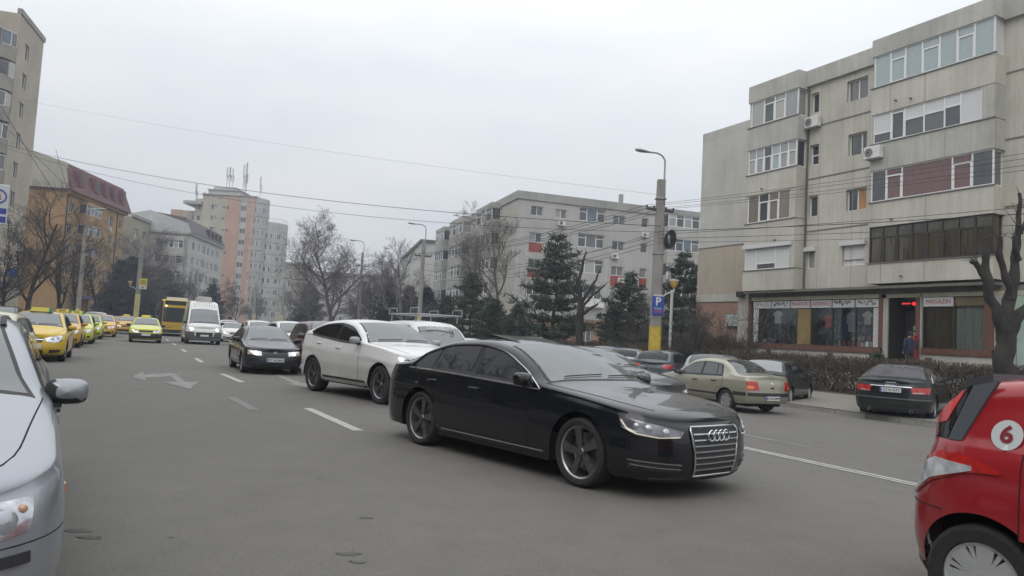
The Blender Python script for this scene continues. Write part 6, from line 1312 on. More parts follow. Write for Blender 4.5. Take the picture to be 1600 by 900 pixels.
# --- black saloon in the middle
pos = (.47, 9.39, 0)
t = build_car(A8, 'saloon_car', 'large shiny black saloon with chrome grille turning in the middle of the road', 'car', pos, R_(-49.9), pBLK, (None, ''), q=1.5, opts=dict(
    trim=CHR, glass=TINT, ws=WSG, wheel=('five', DALU), strips=[(1.5, 3.4, .285, .30, CHR)], rz=.8, wiper=True,
    front=[('headlight', [(.52, .60), (.75, .595), (1.0, .625), (1.13, .68)], [(.47, .66), (.75, .715), (1.0, .755), (1.17, .775)], mat('smoked_lamp', (.16, .165, .18), .12, .5, ns=7, na=.5, coat=.8), .006, 'both', [(.68, .65, .038, BULB), (.86, .68, .04, BULB), (.98, .70, .03, BULB)]),
           ('running_light', [(.53, .603), (.75, .597), (.98, .624), (1.08, .665), (1.15, .745)], [(.53, .612), (.75, .606), (.97, .634), (1.065, .673), (1.135, .75)], DRL, .011, 'both'),
           ('grille', [(-.31, .235), (.31, .235)], [(-.385, .695), (.385, .695)], BLK, .008),
           ('air_intake', [(.52, .27), (1.05, .31)], [(.52, .36), (1.05, .385)], BLK, .004, 'both'),
           ('intake_fin', [(.5, .345), (1.05, .38)], [(.5, .353), (1.05, .388)], CHR, .012, 'both'), ('intake_fin', [(.5, .30), (1.02, .335)], [(.5, .308), (1.02, .343)], CHR, .012, 'both'),
           ('front_lip', [(-.85, .19), (.85, .19)], [(-.85, .215), (.85, .215)], BLK, .012)],
    rear=[('tail_light', [(.42, .74), (.95, .78)], [(.42, .86), (1.0, .9)], RED, .008, 'both')]))
for k in range(7):
    z = .29 + .056 * k; w = lerp(.315, .375, (z - .235) / .46); P = A8.strip(A8.fper('f'), [(-w, z), (w, z)], [(-w, z + .014), (w, z + .014)], 14, 2); g = A8.mk('grille_slat', P, .02, CHR, t, (1,))
outline(t, 'grille_frame', A8, 'f', [(-.32, .225), (.32, .225), (.35, .45), (.395, .67), (.375, .705), (-.375, .705), (-.395, .67), (-.35, .45)], .0095, CHR, .014)
rings(t, A8, 0, .62, .052, .0075, 1, .04)
mb = MB()
for k in range(9): pass
a0, a1 = 2.62, 3.16; zz = [A8.up(A8.X(a), .0).z for a in (a0, a1)]
pa = [(A8.X(a0), -.42, zz[0] - .02), (A8.X(a0), .42, zz[0] - .02), (A8.X(a1), .42, zz[1] + .03), (A8.X(a1), -.42, zz[1] + .03)]
mb.add(pa + [(x, y, z + .014) for x, y, z in pa], [(3, 2, 1, 0), (4, 5, 6, 7), (0, 1, 5, 4), (1, 2, 6, 5), (2, 3, 7, 6), (3, 0, 4, 7)]); mb.obj('sunroof', TINT, t)

# --- dirty white coupe-roofed SUV
t = build_car(X6, 'suv', 'dirty white sloping-roof SUV beside the black saloon', 'car', (-2.85, 16.65, 0), R_(-48.9), pWHD, ('', None), q=1.3, opts=dict(
    wheel=('multi', DALU), glass=TINT, mirrors=mat('grey_mirror', (.28, .285, .29), .4), handle_mat=pWHD, strips=[(1.5, 3.25, .30, .37, pWHD), (1.45, 3.3, .375, .42, BLK)],
    front=[('headlight', [(.5, .80), (.8, .79), (1.0, .86)], [(.48, .88), (.75, .94), (1.06, .965)], LAMP, .006, 'both', [(.64, .855, .06, LDK), (.64, .855, .035, BULB), (.84, .88, .06, LDK), (.84, .88, .035, BULB)]),
           ('grille', [(-.32, .72), (.32, .72)], [(-.34, .86), (.34, .86)], BLK, .008), ('air_intake', [(-.6, .36), (.6, .36)], [(-.65, .52), (.65, .52)], BLK, .006), ('bumper_seam', [(.45, .70), (1.05, .73)], [(.45, .706), (1.05, .736)], GAP, .003, 'both'), ('fog_lamp', [(.72, .47), (.86, .47)], [(.72, .56), (.86, .56)], LDK, .006, 'both')],
    rear=[('tail_light', [(.5, .98), (.98, .99)], [(.45, 1.1), (1.1, 1.14)], RED, .008, 'both')]))

# --- dark saloon with lit headlights
def lit_front(z, w): return [('headlight', [(w - .04, z - .07), (w + .3, z - .06)], [(w, z + .05), (w + .36, z + .07)], LAMP, .006, 'both', [(w + .16, z - .005, .055, LIT)]), ('indicator', [(w + .305, z - .055), (w + .42, z - .04)], [(w + .365, z + .07), (w + .44, z + .075)], mat('pale_indicator', (.5, .4, .3), .2, coat=.6), .006, 'both'),
    ('grille', [(-w + .06, z - .055), (w - .06, z - .055)], [(-w + .1, z + .03), (w - .1, z + .03)], BLK, .006), ('bumper_strip', [(-1.0, .47), (1.0, .47)], [(-1.0, .52), (1.0, .52)], pBLKp, .014), ('air_intake', [(-.5, .24), (.5, .24)], [(-.5, .33), (.5, .33)], BLK, .006), ('fog_lamp', [(.6, .27), (.74, .27)], [(.6, .34), (.74, .34)], LDK, .006, 'both')]
t = build_car(VEC, 'saloon_car', 'dark navy saloon with both headlights lit', 'car', center(VEC, 22.3, 3.84, HS), HS, pNAV, ('CT 16 DNC', None), q=1.2, opts=dict(front=lit_front(.62, .42), pz=.43, wheel=('y', ALU), rear=RE_GENERIC()))
p = VEC.fper('f')(0, .62); mb = MB(); mb.tube([(p.x + .02, .055 * math.cos(q * .5236), .625 + .04 * math.sin(q * .5236)) for q in range(13)], .006, 5); mb.tube([(p.x + .02, -.05, .615), (p.x + .02, .05, .635)], .006, 4); mb.obj('emblem', CHR, t)

# --- silver car at the near kerb
t = build_car(MON, 'parked_car', 'silver car parked at the near kerb, cut by the picture edge', 'car', (-3.72, 4.44, 0), R_(-57), pSIL, (None, None), q=1.6, opts=dict(mirror_two=True, mo=.06, wheel=('seven', HUBC), handle_mat=BLK, ws=WSG,
    strips=[(1.35, 3.2, .50, .55, pBLKp)],
    front=[('headlight', [(.38, .575), (.6, .565), (.82, .60)], [(.36, .67), (.6, .705), (.86, .725)], LAMP, .006, 'both', [(.55, .625, .065, BULB), (.72, .645, .05, BULB), (.80, .685, .018, mat('pale_amber', (.45, .25, .15), .2, coat=.6))]),
           ('grille', [(-.3, .56), (.3, .56)], [(-.32, .66), (.32, .66)], CHR, .01), ('bumper_strip', [(.32, .46), (.82, .475)], [(.32, .505), (.82, .52)], pBLKp, .012, 'both'), ('front_lip', [(-1.25, .2), (1.25, .2)], [(-1.25, .27), (1.25, .27)], pBLKp, .01),
           ('fog_lamp', [(.55, .30), (.75, .30)], [(.55, .42), (.75, .42)], CHR, .006, 'both', [(.65, .36, .055, LDK)]), ('bumper_seam', [(.3, .528), (1.1, .56)], [(.3, .533), (1.1, .565)], GAP, .002, 'both'), ('side_indicator', [(1.45, .62), (1.52, .62)], [(1.45, .66), (1.52, .66)], AMB, .01, 'both')], rear=RE_GENERIC()))
mb = MB()
for sd in (1, -1):
    pts = [tuple(MON.up(MON.X(lerp(2.2, 3.4, k / 8)), sd * MON.yedge(MON.X(lerp(2.2, 3.4, k / 8))) * .97) + Vector((0, 0, .004))) for k in range(9)]; mb.tube(pts, .018, 5)
mb.obj('roof_gutter', BLK, t)

# --- taxis along the near kerb
GT = 'taxis queueing along the near kerb'
TSG = mat('taxi_sign_yellow', (.62, .5, .08), .5); TSN = mat('taxi_sign_green', (.03, .2, .11), .5)
def taxi_sign(t, c, a=None, txt=True, green=True):
    a = a or c.rf + .35; p = c.up(c.X(a), 0); s = piece(t, 'taxi_sign', TSG, (p.x, p.y, p.z + .0), 0, [])
    mb = MB(); mb.add([(-.09, -.3, .0), (.09, -.3, .0), (.09, .3, 0), (-.09, .3, 0), (-.04, -.24, .13), (.04, -.24, .13), (.04, .24, .13), (-.04, .24, .13)], [(3, 2, 1, 0), (4, 5, 6, 7), (0, 1, 5, 4), (1, 2, 6, 5), (2, 3, 7, 6), (3, 0, 4, 7)]); me = mb.mesh('taxi_sign', TSG); s.data = me
    if green: g = MB(); g.add([(-.096, .21, -.002), (.096, .21, -.002), (.096, .315, -.002), (-.096, .315, -.002), (-.045, .21, .134), (.045, .21, .134), (.045, .25, .134), (-.045, .25, .134)], [(3, 2, 1, 0), (4, 5, 6, 7), (0, 1, 5, 4), (1, 2, 6, 5), (2, 3, 7, 6), (3, 0, 4, 7)]); g.obj('sign_end', TSN, s)
    if txt: lettering('TAXI', .12, INK, s, (.085, -.05, .07), (R_(90 - 22), 0, R_(90)), .002)
def fr_taxi(z, w, bump=None):
    f = FR_GENERIC(z, w)
    if bump: f.append(('lower_bumper', [(-1.2, .2), (1.2, .2)], [(-1.15, .5), (1.15, .5)], bump, .008))
    return f
t = build_car(EST, 'taxi', 'cream taxi half hidden behind the silver car', 'taxi', center(EST, 14.6, -2.6, HS), HS, pCRM, ('', None), GT, opts=dict(front=FR_GENERIC(), rear=RE_GENERIC())); taxi_sign(t, EST)
AV = [('headlight', [(.38, .60), (.62, .58), (.84, .64)], [(.34, .70), (.6, .77), (.88, .80)], LAMP, .006, 'both', [(.56, .675, .05, BULB), (.72, .70, .045, BULB)]), ('grille', [(-.27, .58), (.27, .58)], [(-.3, .70), (.3, .70)], BLK, .006), ('grille_bar', [(-.29, .64), (.29, .64)], [(-.29, .665), (.29, .665)], CHR, .014), ('grille_bar', [(-.3, .70), (.3, .70)], [(-.3, .715), (.3, .715)], CHR, .014),
      ('air_intake', [(-.3, .24), (.3, .24)], [(-.3, .36), (.3, .36)], BLK, .006), ('fog_recess', [(.46, .27), (.76, .30)], [(.46, .37), (.78, .38)], BLK, .006, 'both'), ('front_lip', [(-1.2, .19), (1.2, .19)], [(-1.2, .23), (1.2, .23)], BLK, .01)]
t = build_car(SED, 'taxi', 'yellow taxi with chrome grille bars, first clear one behind the cream taxi', 'taxi', center(SED, 25.4, -2.5, HS), HS, pYEL, ('WRK', None), GT, q=1.2, opts=dict(front=AV, pz=.46, rear=RE_GENERIC())); taxi_sign(t, SED, 1.95, False)
t = build_car(SED, 'taxi', 'orange taxi tucked behind the yellow one, green-ended roof sign', 'taxi', center(SED, 36.2, -2.68, HS), HS, pORA, (None, None), GT, opts=dict(front=FR_GENERIC(.66, .45), rear=RE_GENERIC())); taxi_sign(t, SED)
t = build_car(HAT, 'taxi', 'lime taxi third in the kerb queue', 'taxi', center(HAT, 41.2, -2.42, HS), HS, pLIM, ('', None), GT, opts=dict(front=FR_GENERIC(.64, .45), rear=RE_GENERIC())); taxi_sign(t, HAT)
t = build_car(HAT, 'taxi', 'second lime taxi, mostly hidden behind the first', 'taxi', center(HAT, 50.0, -2.3, HS), HS, pLIM, (None, None), GT, opts=dict(front=FR_GENERIC(.64, .45), rear=RE_GENERIC()))
t = build_car(SED, 'taxi', 'deep yellow saloon taxi near the far end of the kerb queue', 'taxi', center(SED, 56.2, -1.66, HS), HS, pORA, ('', None), GT, opts=dict(front=fr_taxi(.66, .45), rear=RE_GENERIC()))
t = build_car(SED, 'taxi', 'yellow taxi half hidden by the lime hatchback in the lane', 'taxi', center(SED, 69, -.3, HS), HS, pORA, (None, None), GT, opts=dict(front=FR_GENERIC(.66, .45), rear=RE_GENERIC())); taxi_sign(t, SED, None, False)
t = build_car(HAT, 'taxi', 'lime yellow hatchback taxi with black bumper driving in the free lane', 'taxi', center(HAT, 47.3, .85, HS), HS, pLIM, ('', None), None, q=1.1, opts=dict(front=[('headlight', [(.42, .58), (.8, .62)], [(.4, .70), (.86, .78)], LAMP, .006, 'both', [(.6, .66, .06, BULB)]), ('grille', [(-.38, .60), (.38, .60)], [(-.4, .70), (.4, .70)], BLK, .006), ('grille_trim', [(-.4, .70), (.4, .70)], [(-.4, .715), (.4, .715)], CHR, .012), ('lower_bumper', [(-1.25, .2), (1.25, .2)], [(-1.22, .55), (1.22, .55)], pBLKp, .008)], pz=.47, mirrors=BLK, rear=RE_GENERIC())); taxi_sign(t, HAT, None, False)
far = lambda c, s, n, pm, nm, lab, g='distant cars in the street', h=HS, cat='car', **k: build_car(c, nm, lab, cat, center(c, s, n, h), h, pm, (None, None), g, q=.6, opts=dict(front=FR_GENERIC(.66, .45), rear=RE_GENERIC(), handles=False, wiper=False, **k))
far(SUV, 63.2, -2.4, pWHT, 'parked_car', 'white tall car behind the deep yellow taxi'); far(SUV, 70, -2.6, pWHT, 'parked_car', 'second white tall car farther along the near kerb'); far(EST, 80, -1.6, pDGR, 'parked_car', 'dark estate beyond the white tall cars at the near kerb'); far(SUV, 46, -6.2, pDGR, 'parked_car', 'dark tall car on the pavement behind the yellow taxi')
far(HAT, 86, 1.6, pWHT, 'parked_car', 'white hatchback beside the bus, roof sign orange', 'distant cars in the street')

# --- white van
t = build_car(DUC, 'delivery_van', 'high-roofed white delivery van with dusty front and lit headlamps', 'van', center(DUC, 48.4, 4.05, HS), HS, pWHT, ('', None), q=1.1, opts=dict(mirrors=BLK, ma=1.0, pz=.55, handles=False,
    front=[('headlight', [(.62, .83), (.9, .86)], [(.58, .95), (.95, 1.04)], LAMP, .006, 'both', [(.76, .9, .08, LIT)]), ('lower_bumper', [(-1.35, .26), (1.35, .26)], [(-1.3, .76), (1.3, .76)], mat('grey_bumper', (.085, .088, .092), .6), .012), ('grille', [(-.42, .5), (.42, .5)], [(-.46, .72), (.46, .72)], BLK, .02), ('grille_surround', [(-.5, .74), (.5, .74)], [(-.52, .79), (.52, .79)], pWHT, .022), ('grille_post', [(.46, .5), (.52, .5)], [(.5, .76), (.58, .76)], pWHT, .022, 'both')]))
piece(t, 'roof_unit', pWHT, (.2, 0, 2.68), 0, [(-.6, .6, -.45, .45, 0, .24), (-.5, .5, -.38, .38, .24, .3)])
mb = MB(); 
for k in range(9):
    y = -.6 + .15 * k; pts = [tuple(DUC.up(DUC.X(a), y) + Vector((.006, 0, .004))) for a in (1.6, 1.8, 2.0 + .1 * (k % 3))]; mb.tube(pts, .012, 4)
mb.obj('dirt_streaks', mat('dirt_streak', (.2, .19, .17), .9), t)

# --- bus
BY = paint('bus_yellow', (.55, .36, .03), 0, .4, .3, (.2, .15, .08), 1.2)
BDK = mat('bus_dark_glass', (.02, .023, .026), .04, ior=1.7)
cx = sn(68 + 5.5, 3.4); bus = thing('bus', 'yellow city bus with dark windscreen behind the white van', 'bus', (cx.x, cx.y, 0), HS)
mb = MB(); mb.rbox(-6, 6, -1.25, 1.25, .3, 3.05, .12); mb.obj('body', BY, bus); mb = MB(); mb.rbox(5.9, 6.03, -1.06, 1.12, 1.18, 2.42, .05); mb.obj('windscreen', BDK, bus); piece(bus, 'corner_pillar', pBLKp, O, 0, [(5.2, 6.015, -1.262, -1.09, .5, 2.95), (5.2, 6.015, 1.13, 1.262, .5, 2.5)]); mb = MB(); mb.rbox(5.9, 6.02, -.95, .95, 2.6, 2.98, .03); mb.obj('destination_display', mat('bus_display', (.015, .015, .016), .3), bus)
piece(bus, 'side_skirt', pBLKp, O, 0, [(-5.9, 5.8, -1.27, -1.24, .34, 2.9)]); piece(bus, 'bumper', pBLKp, O, 0, [(5.8, 6.06, -1.2, 1.2, .28, .56)]); piece(bus, 'roof_unit', pWHT, O, 0, [(1.5, 4.5, -.8, .8, 3.05, 3.3)]); piece(bus, 'front_panel_streaks', mat('bus_rust', (.3, .14, .03), .8), O, 0, [(6.0, 6.004, -.95, .3, .86, .9), (6.0, 6.004, -.9, -.2, .7, .76)])
for sd in (1, -1):
    piece(bus, 'side_glazing', BDK, O, 0, [(-5.6, 5.6, sd * 1.25 - .015, sd * 1.25 + .015, 1.35, 2.45)]); piece(bus, 'headlight', LAMP, O, 0, [(5.98, 6.02, sd * .95 - .15, sd * .95 + .15, .62, .8)]); piece(bus, 'marker_lamp', LIT, O, 0, [(6.0, 6.03, sd * .85 - .06, sd * .85 + .06, 2.5, 2.56)])
    mb = MB(); mb.rbox(6.05, 6.2, sd * 1.42 - .12, sd * 1.42 + .12, 1.7, 2.2, .03); mb.obj('door_mirror', BLK, bus); mb = MB(); mb.tube([(6.1, sd * 1.42, 2.2), (6.1, sd * 1.3, 2.5), (5.9, sd * 1.1, 2.55)], .025); mb.obj('mirror_arm', BLK, bus)
    for x in (3.4, -2.9):
        tm, rm_, bk, hb, dk = wheel_meshes(.48, .28, 'cap', HUBC); w_ = inst('wheel', tm, bus, (x, sd * 1.1, .48), (0, 0, 0 if sd > 0 else math.pi)); inst('rim', rm_, w_)
piece(bus, 'wiper', BLK, O, 0, [(6.03, 6.05, -.6, .5, 1.22, 1.25)])

# --- the queue behind the dark saloon
t = build_car(MPV, 'people_carrier', 'white people carrier just behind the dark navy saloon', 'car', center(MPV, 31.4, 6.35, HS), HS, pWHT, ('', None), q=1., opts=dict(front=FR_GENERIC(.72, .45) + [('grille_bar', [(-.35, .7), (.35, .7)], [(-.35, .73), (.35, .73)], CHR, .014)], rear=RE_GENERIC(), ma=1.45))
far(MPV, 43, 6.7, pWHT, 'people_carrier', 'second white people carrier in the queue'); far(HAT, 57, 6.8, pWHT, 'hatchback_car', 'white hatchback in the queue to the side of the van'); far(SUV, 69, 7.9, pWHT, 'suv', 'white tall car close behind the van mirror')
far(SUV, 22.2, 5.8, pMAR, 'suv', 'maroon tall car wedged behind the white sloping-roof SUV', None)
t = build_car(LCV, 'small_van', 'small white van with a metal roof rack and lettered windscreen', 'van', center(LCV, 16.6, 7.3, HS), HS, pWHT, (None, None), opts=dict(front=FR_GENERIC(), rear=RE_GENERIC(), mirrors=BLK, ma=1.5))
rk = MB(); zr = 1.98
for y in (-.62, .62): rk.tube([(-1.9, y, zr), (.55, y, zr)], .02, 5)
for x in (-1.8, -1.1, -.4, .45): rk.tube([(x, -.66, zr), (x, .66, zr)], .02, 5)
for x in (-1.7, .3):
    for y in (-.6, .6): rk.tube([(x, y, 1.78), (x, y, zr)], .018, 5)
for xa, xb in ((-1.9, -1.2), (-.1, .55)): rk.tube([(xa, -.62, zr), (xa, -.62, zr + .16), (xb, -.62, zr + .16), (xb, -.62, zr)], .015, 5); rk.tube([(xa, .62, zr), (xa, .62, zr + .16), (xb, .62, zr + .16), (xb, .62, zr)], .015, 5)
rk.obj('roof_rack', GAL, t); mb = MB(); mb.tube([(.5, .4, 1.8), (.42, .4, 2.6)], .008, 4); mb.obj('aerial', BLK, t)
P = LCV.ftop()(1.72, 0); lettering('DISTRIBUTIE', .14, SIGN, t, (P.x + .05, 0, P.z + .03), (R_(52), 0, R_(90)), .002)
far(SUV, 30, 13.2, pWHT, 'suv', 'white tall car with roof rails behind the small van', 'cars beyond the centre line', rails=GAL); far(SED, 22, 10.9, pWHT, 'saloon_car', 'white saloon whose roof shows over the black saloon', 'cars beyond the centre line')
build_car(MON, 'saloon_car', 'dark grey saloon directly behind the bonnet of the black one', 'car', (1.85, 16.7, gz(9.3)), R_(-52), pDGR, (None, None), opts=dict(front=FR_GENERIC(), rear=RE_GENERIC()))

# --- parked nose to the pavement on the far side
GPK = 'cars parked nose-in at the far pavement'
def parked(c, xy, h, pm, nm, lab, plate='', **o): return build_car(c, nm, lab, 'car', (xy[0], xy[1], gz(xy[0] * NV.x + xy[1] * NV.y) + o.pop('dz', 0)), R_(h), pm, (None, plate), GPK, q=o.pop('q', 1.), opts=dict(dict(front=FR_GENERIC(), rear=RE_GENERIC()), **o))
parked(SED, (5.1, 37.2), 64, pBLU, 'parked_car', 'deep blue saloon, only its roof showing, farthest of the nose-in row')
def hat_rear(z=.83): return [('tail_light', [(.42, z - .1), (.86, z - .1)], [(.44, z + .08), (.9, z + .1)], RED, .012, 'both'), ('plate_recess', [(-.3, .5), (.3, .5)], [(-.3, .64), (.3, .64)], BLK, .003)]
parked(HAT, (5.35, 33.0), 74, pSIL, 'parked_car', 'silver hatchback with dark rear window, beside the blue-grey one', None, rear=hat_rear(.8), rglass=TINT)
parked(HAT, (6.45, 30.3), 63, pGRY, 'parked_car', 'blue-grey hatchback with round red lamps under the parking sign', 'CT 08 DGT', rear=[('tail_light', [(.42, .78), (.86, .78)], [(.46, .93), (.88, .94)], RED, .014, 'both')], rz=.57, rglass=TINT)
parked(EST, (8.0, 27.9), 60, pSIL, 'parked_car', 'silver estate with roof rails behind the champagne saloon', '', rails=BLK)
parked(OHA, (9.05, 24.8), 55, pGRN, 'parked_car', 'old dark green hatchback right of the champagne saloon', None, dz=.02, mirrors=ALU, rear=[('tail_light', [(.5, .66), (.82, .66)], [(.5, .82), (.86, .84)], RED, .01, 'both'), ('rear_bumper_strip', [(-.85, .4), (.85, .4)], [(-.85, .55), (.85, .55)], pBLKp, .015)], rglass=mat('pale_reflecting_glass', (.2, .215, .22), .05, ior=1.9))
t = parked(A6, (11.5, 21.3), 53, paint('black_green_paint', (.009, .012, .0125), .1, .3, .2, (.07, .065, .055)), 'parked_car', 'dark saloon with four rings parked against the hedge', 'CT 01 KTT', dz=.06, q=1.2, wheel=('y', ALU), rz=.77, trim=CHR, rglass=mat('lavender_glass', (.085, .085, .098), .05, ior=1.8),
    rear=[('tail_light', [(.5, .70), (.95, .72)], [(.48, .86), (1.02, .88)], RED, .01, 'both'), ('reversing_lamp', [(.52, .715), (.8, .725)], [(.52, .74), (.8, .75)], BULB, .014, 'both'), ('boot_trim', [(-.5, .855), (.5, .855)], [(-.5, .875), (.5, .875)], CHR, .014), ('rear_bumper_strip', [(-1.15, .54), (1.15, .54)], [(-1.15, .575), (1.15, .575)], mat('bumper_highlight', (.07, .085, .085), .4), .012), ('rear_valance', [(-.9, .22), (.9, .22)], [(-.9, .33), (.9, .33)], pBLKp, .01)])  # paler band across the bumper is its highlight, painted as colour
rings(t, A6, 0, .93, .04, .006, -1, .03)
for sd in (.5, -.5): mb = MB(); mb.lathe([(.035, -.1), (.04, .04), (.03, .04)], 'x', 12); mb.obj('exhaust_tip', CHR, t, (-A6.L / 2 + .0, sd, .25), (0, 0, math.pi))

# --- champagne saloon driving away
build_car(CLI, 'saloon_car', 'pale champagne saloon driving away, amber and red tail lamps', 'car', (6.08, 21.4, gz(15)), HA, pCHA, (None, 'CT 61 DWY'), q=1.2, opts=dict(front=FR_GENERIC(.62, .42), rz=.42, handle_mat=pBLKp, mirrors=BLK, wheel=('cap', ALU), strips=[(1.0, 2.95, .42, .47, pBLKp)],
    rear=[('tail_light', [(.46, .62), (.78, .62)], [(.5, .85), (.84, .85)], RED, .012, 'both'), ('amber_lens', [(.62, .66), (.8, .66)], [(.63, .74), (.82, .74)], AMB, .016, 'both'), ('rear_bumper_strip', [(-1.25, .47), (1.25, .47)], [(-1.25, .56), (1.25, .56)], pBLKp, .014), ('boot_lock', [(-.06, .67), (.06, .67)], [(-.06, .71), (.06, .71)], BLK, .006), ('badge', [(-.05, .79), (.05, .79)], [(-.05, .83), (.05, .83)], CHR, .006)]))

# --- red hatchback at the near right
t = build_car(SWI, 'hatchback_car', 'bright red hatchback with a white number 6 disc, cut by the picture edge', 'car', (3.98, 3.36, 0), R_(-60), pRED, (None, None), q=1.7, opts=dict(wheel=('seven', HUBC), front=FR_GENERIC(), glass=TINT, rglass=TINT,
    rear=[('tail_light', [(.52, .64), (.72, .68), (.9, .785), (1.15, .875), (1.31, .885)], [(.48, .77), (.7, .89), (.95, .965), (1.15, .96), (1.32, .895)], RED, .010, 'both'), ('lamp_lens', [(.55, .65), (.72, .695), (.9, .80), (1.17, .885)], [(.53, .745), (.7, .855), (.93, .925), (1.17, .91)], mat('clear_rear_lens', (.6, .62, .64), .12, .25, ns=11, na=.35, coat=.8), .016, 'both'), ('bumper_seam', [(.6, .635), (1.0, .64)], [(.6, .64), (1.0, .645)], GAP, .003, 'both'), ('rear_valance', [(-.8, .22), (.8, .22)], [(-.8, .3), (.8, .3)], pBLKp, .008)]))
DP = mat('dark_pillar', (.06, .068, .078), .45)
fs = SWI.fside()
SWI.mk('pillar_panel', SWI.strip(fs, [(3.36, 1.035), (3.455, 1.03)], [(3.21, 1.385), (3.345, 1.345)], 6, 8), .010, DP, t, (1, -1))
mb = MB(); z0 = SWI.cl_(SWI.X(3.3)); mb.add([(SWI.X(3.30), y, z0 + dz) for y in (-.56, .50) for dz in (-.09, .012)] + [(SWI.X(3.47), y * .95, z0 - .05 + dz) for y in (-.56, .46) for dz in (-.06, .02)], [(0, 1, 3, 2), (4, 6, 7, 5), (1, 5, 7, 3), (0, 2, 6, 4), (0, 4, 5, 1), (2, 3, 7, 6)]); mb.obj('roof_spoiler', DP, t)
SWI.mk('window_corner', SWI.strip(fs, [(3.46, 1.035), (3.78, 1.02)], [(3.35, 1.35), (3.52, 1.24)], 8, 8), .008, TINT, t, (1, -1)); SWI.mk('red_window_reflection', SWI.strip(fs, [(3.49, 1.13), (3.72, 1.08)], [(3.385, 1.32), (3.53, 1.215)], 8, 8), .014, mat('red_reflection', (.5, .03, .03), .25, coat=.5, ns=5, na=.3), t, (1, -1))  # red patch on the corner glass: a reflection put into the colour
# the white disc with the 6, laid on the flank
c0 = (3.12, 1.10); mb = MB(); Pd = []
for rr in (0, .33, .66, 1):
    Pd.append([SWI.side(SWI.X(c0[0] + .08 * rr * math.cos(2 * math.pi * k / 28)), c0[1] + .08 * rr * math.sin(2 * math.pi * k / 28)) for k in range(28)])
mb.grid([[(p.x, -(p.y + .012), p.z) for p in r] for r in Pd], 0, True); dsc = mb.obj('number_disc', mat('disc_white', (.5, .53, .53), .45), t)
me = text_mesh('6', .125, 'CENTER', 0, .004); 
for v in me.vertices: p = SWI.side(SWI.X(c0[0]) + v.co.x * 1.1, c0[1] + v.co.y); v.co = (p.x, -(p.y + .016), p.z)
me.materials.clear(); me.materials.append(mat('dark_red_ink', (.2, .01, .02), .5)); inst('lettering', me, dsc)

# --- far traffic and parked cars beyond the queue
for i, (u, Y, c, pm, nm, lab) in enumerate(((487, 96, LCV, pWHT, 'small_van', 'white van far off, left of the largest bare tree'), (496, 78, SED, pORA, 'taxi', 'far yellow taxi between the white van and the largest tree'), (516, 88, HAT, pWHT, 'hatchback_car', 'far white hatchback left of the largest tree trunk'), (541, 84, EST, pSIL, 'parked_car', 'far silver estate right of the largest tree trunk'), (405, 112, EST, pSIL, 'parked_car', 'far silver estate below the tower balconies'), (430, 104, SED, pDGR, 'parked_car', 'far dark saloon below the tower'), (448, 92, HAT, pBLK, 'hatchback_car', 'far black hatchback in the row before the trees'), (466, 84, SED, pDGR, 'saloon_car', 'far dark saloon above the white people carrier roof'), (385, 100, HAT, pWHT, 'hatchback_car', 'far white hatchback left of the row'), (560, 100, HAT, pWHT, 'hatchback_car', 'far white hatchback beside the second bare trunk'), (578, 76, SED, pSIL, 'saloon_car', 'far silver saloon above the sloping-roof SUV'), (526, 66, SED, pDGR, 'saloon_car', 'far dark saloon just above the maroon tall car'), (548, 62, EST, pGRY, 'parked_car', 'far grey estate above the sloping-roof SUV tail'), (604, 92, SUV, pWHT, 'suv', 'far white tall car by the striped pole'), (420, 78, SUV, pDGR, 'suv', 'far dark tall car with its roof over the queue'))):
    x = (u - 800) / 1150 * Y; n = x * NV.x + Y * NV.y
    build_car(c, nm, lab, 'taxi' if nm == 'taxi' else 'van' if nm == 'small_van' else 'car', (x, Y, gz(n)), HS + (i % 3) * .03, pm, (None, None), 'distant cars in the street', q=.5, opts=dict(front=FR_GENERIC(.66, .45), rear=RE_GENERIC(), handles=False, wiper=False, doors=False))

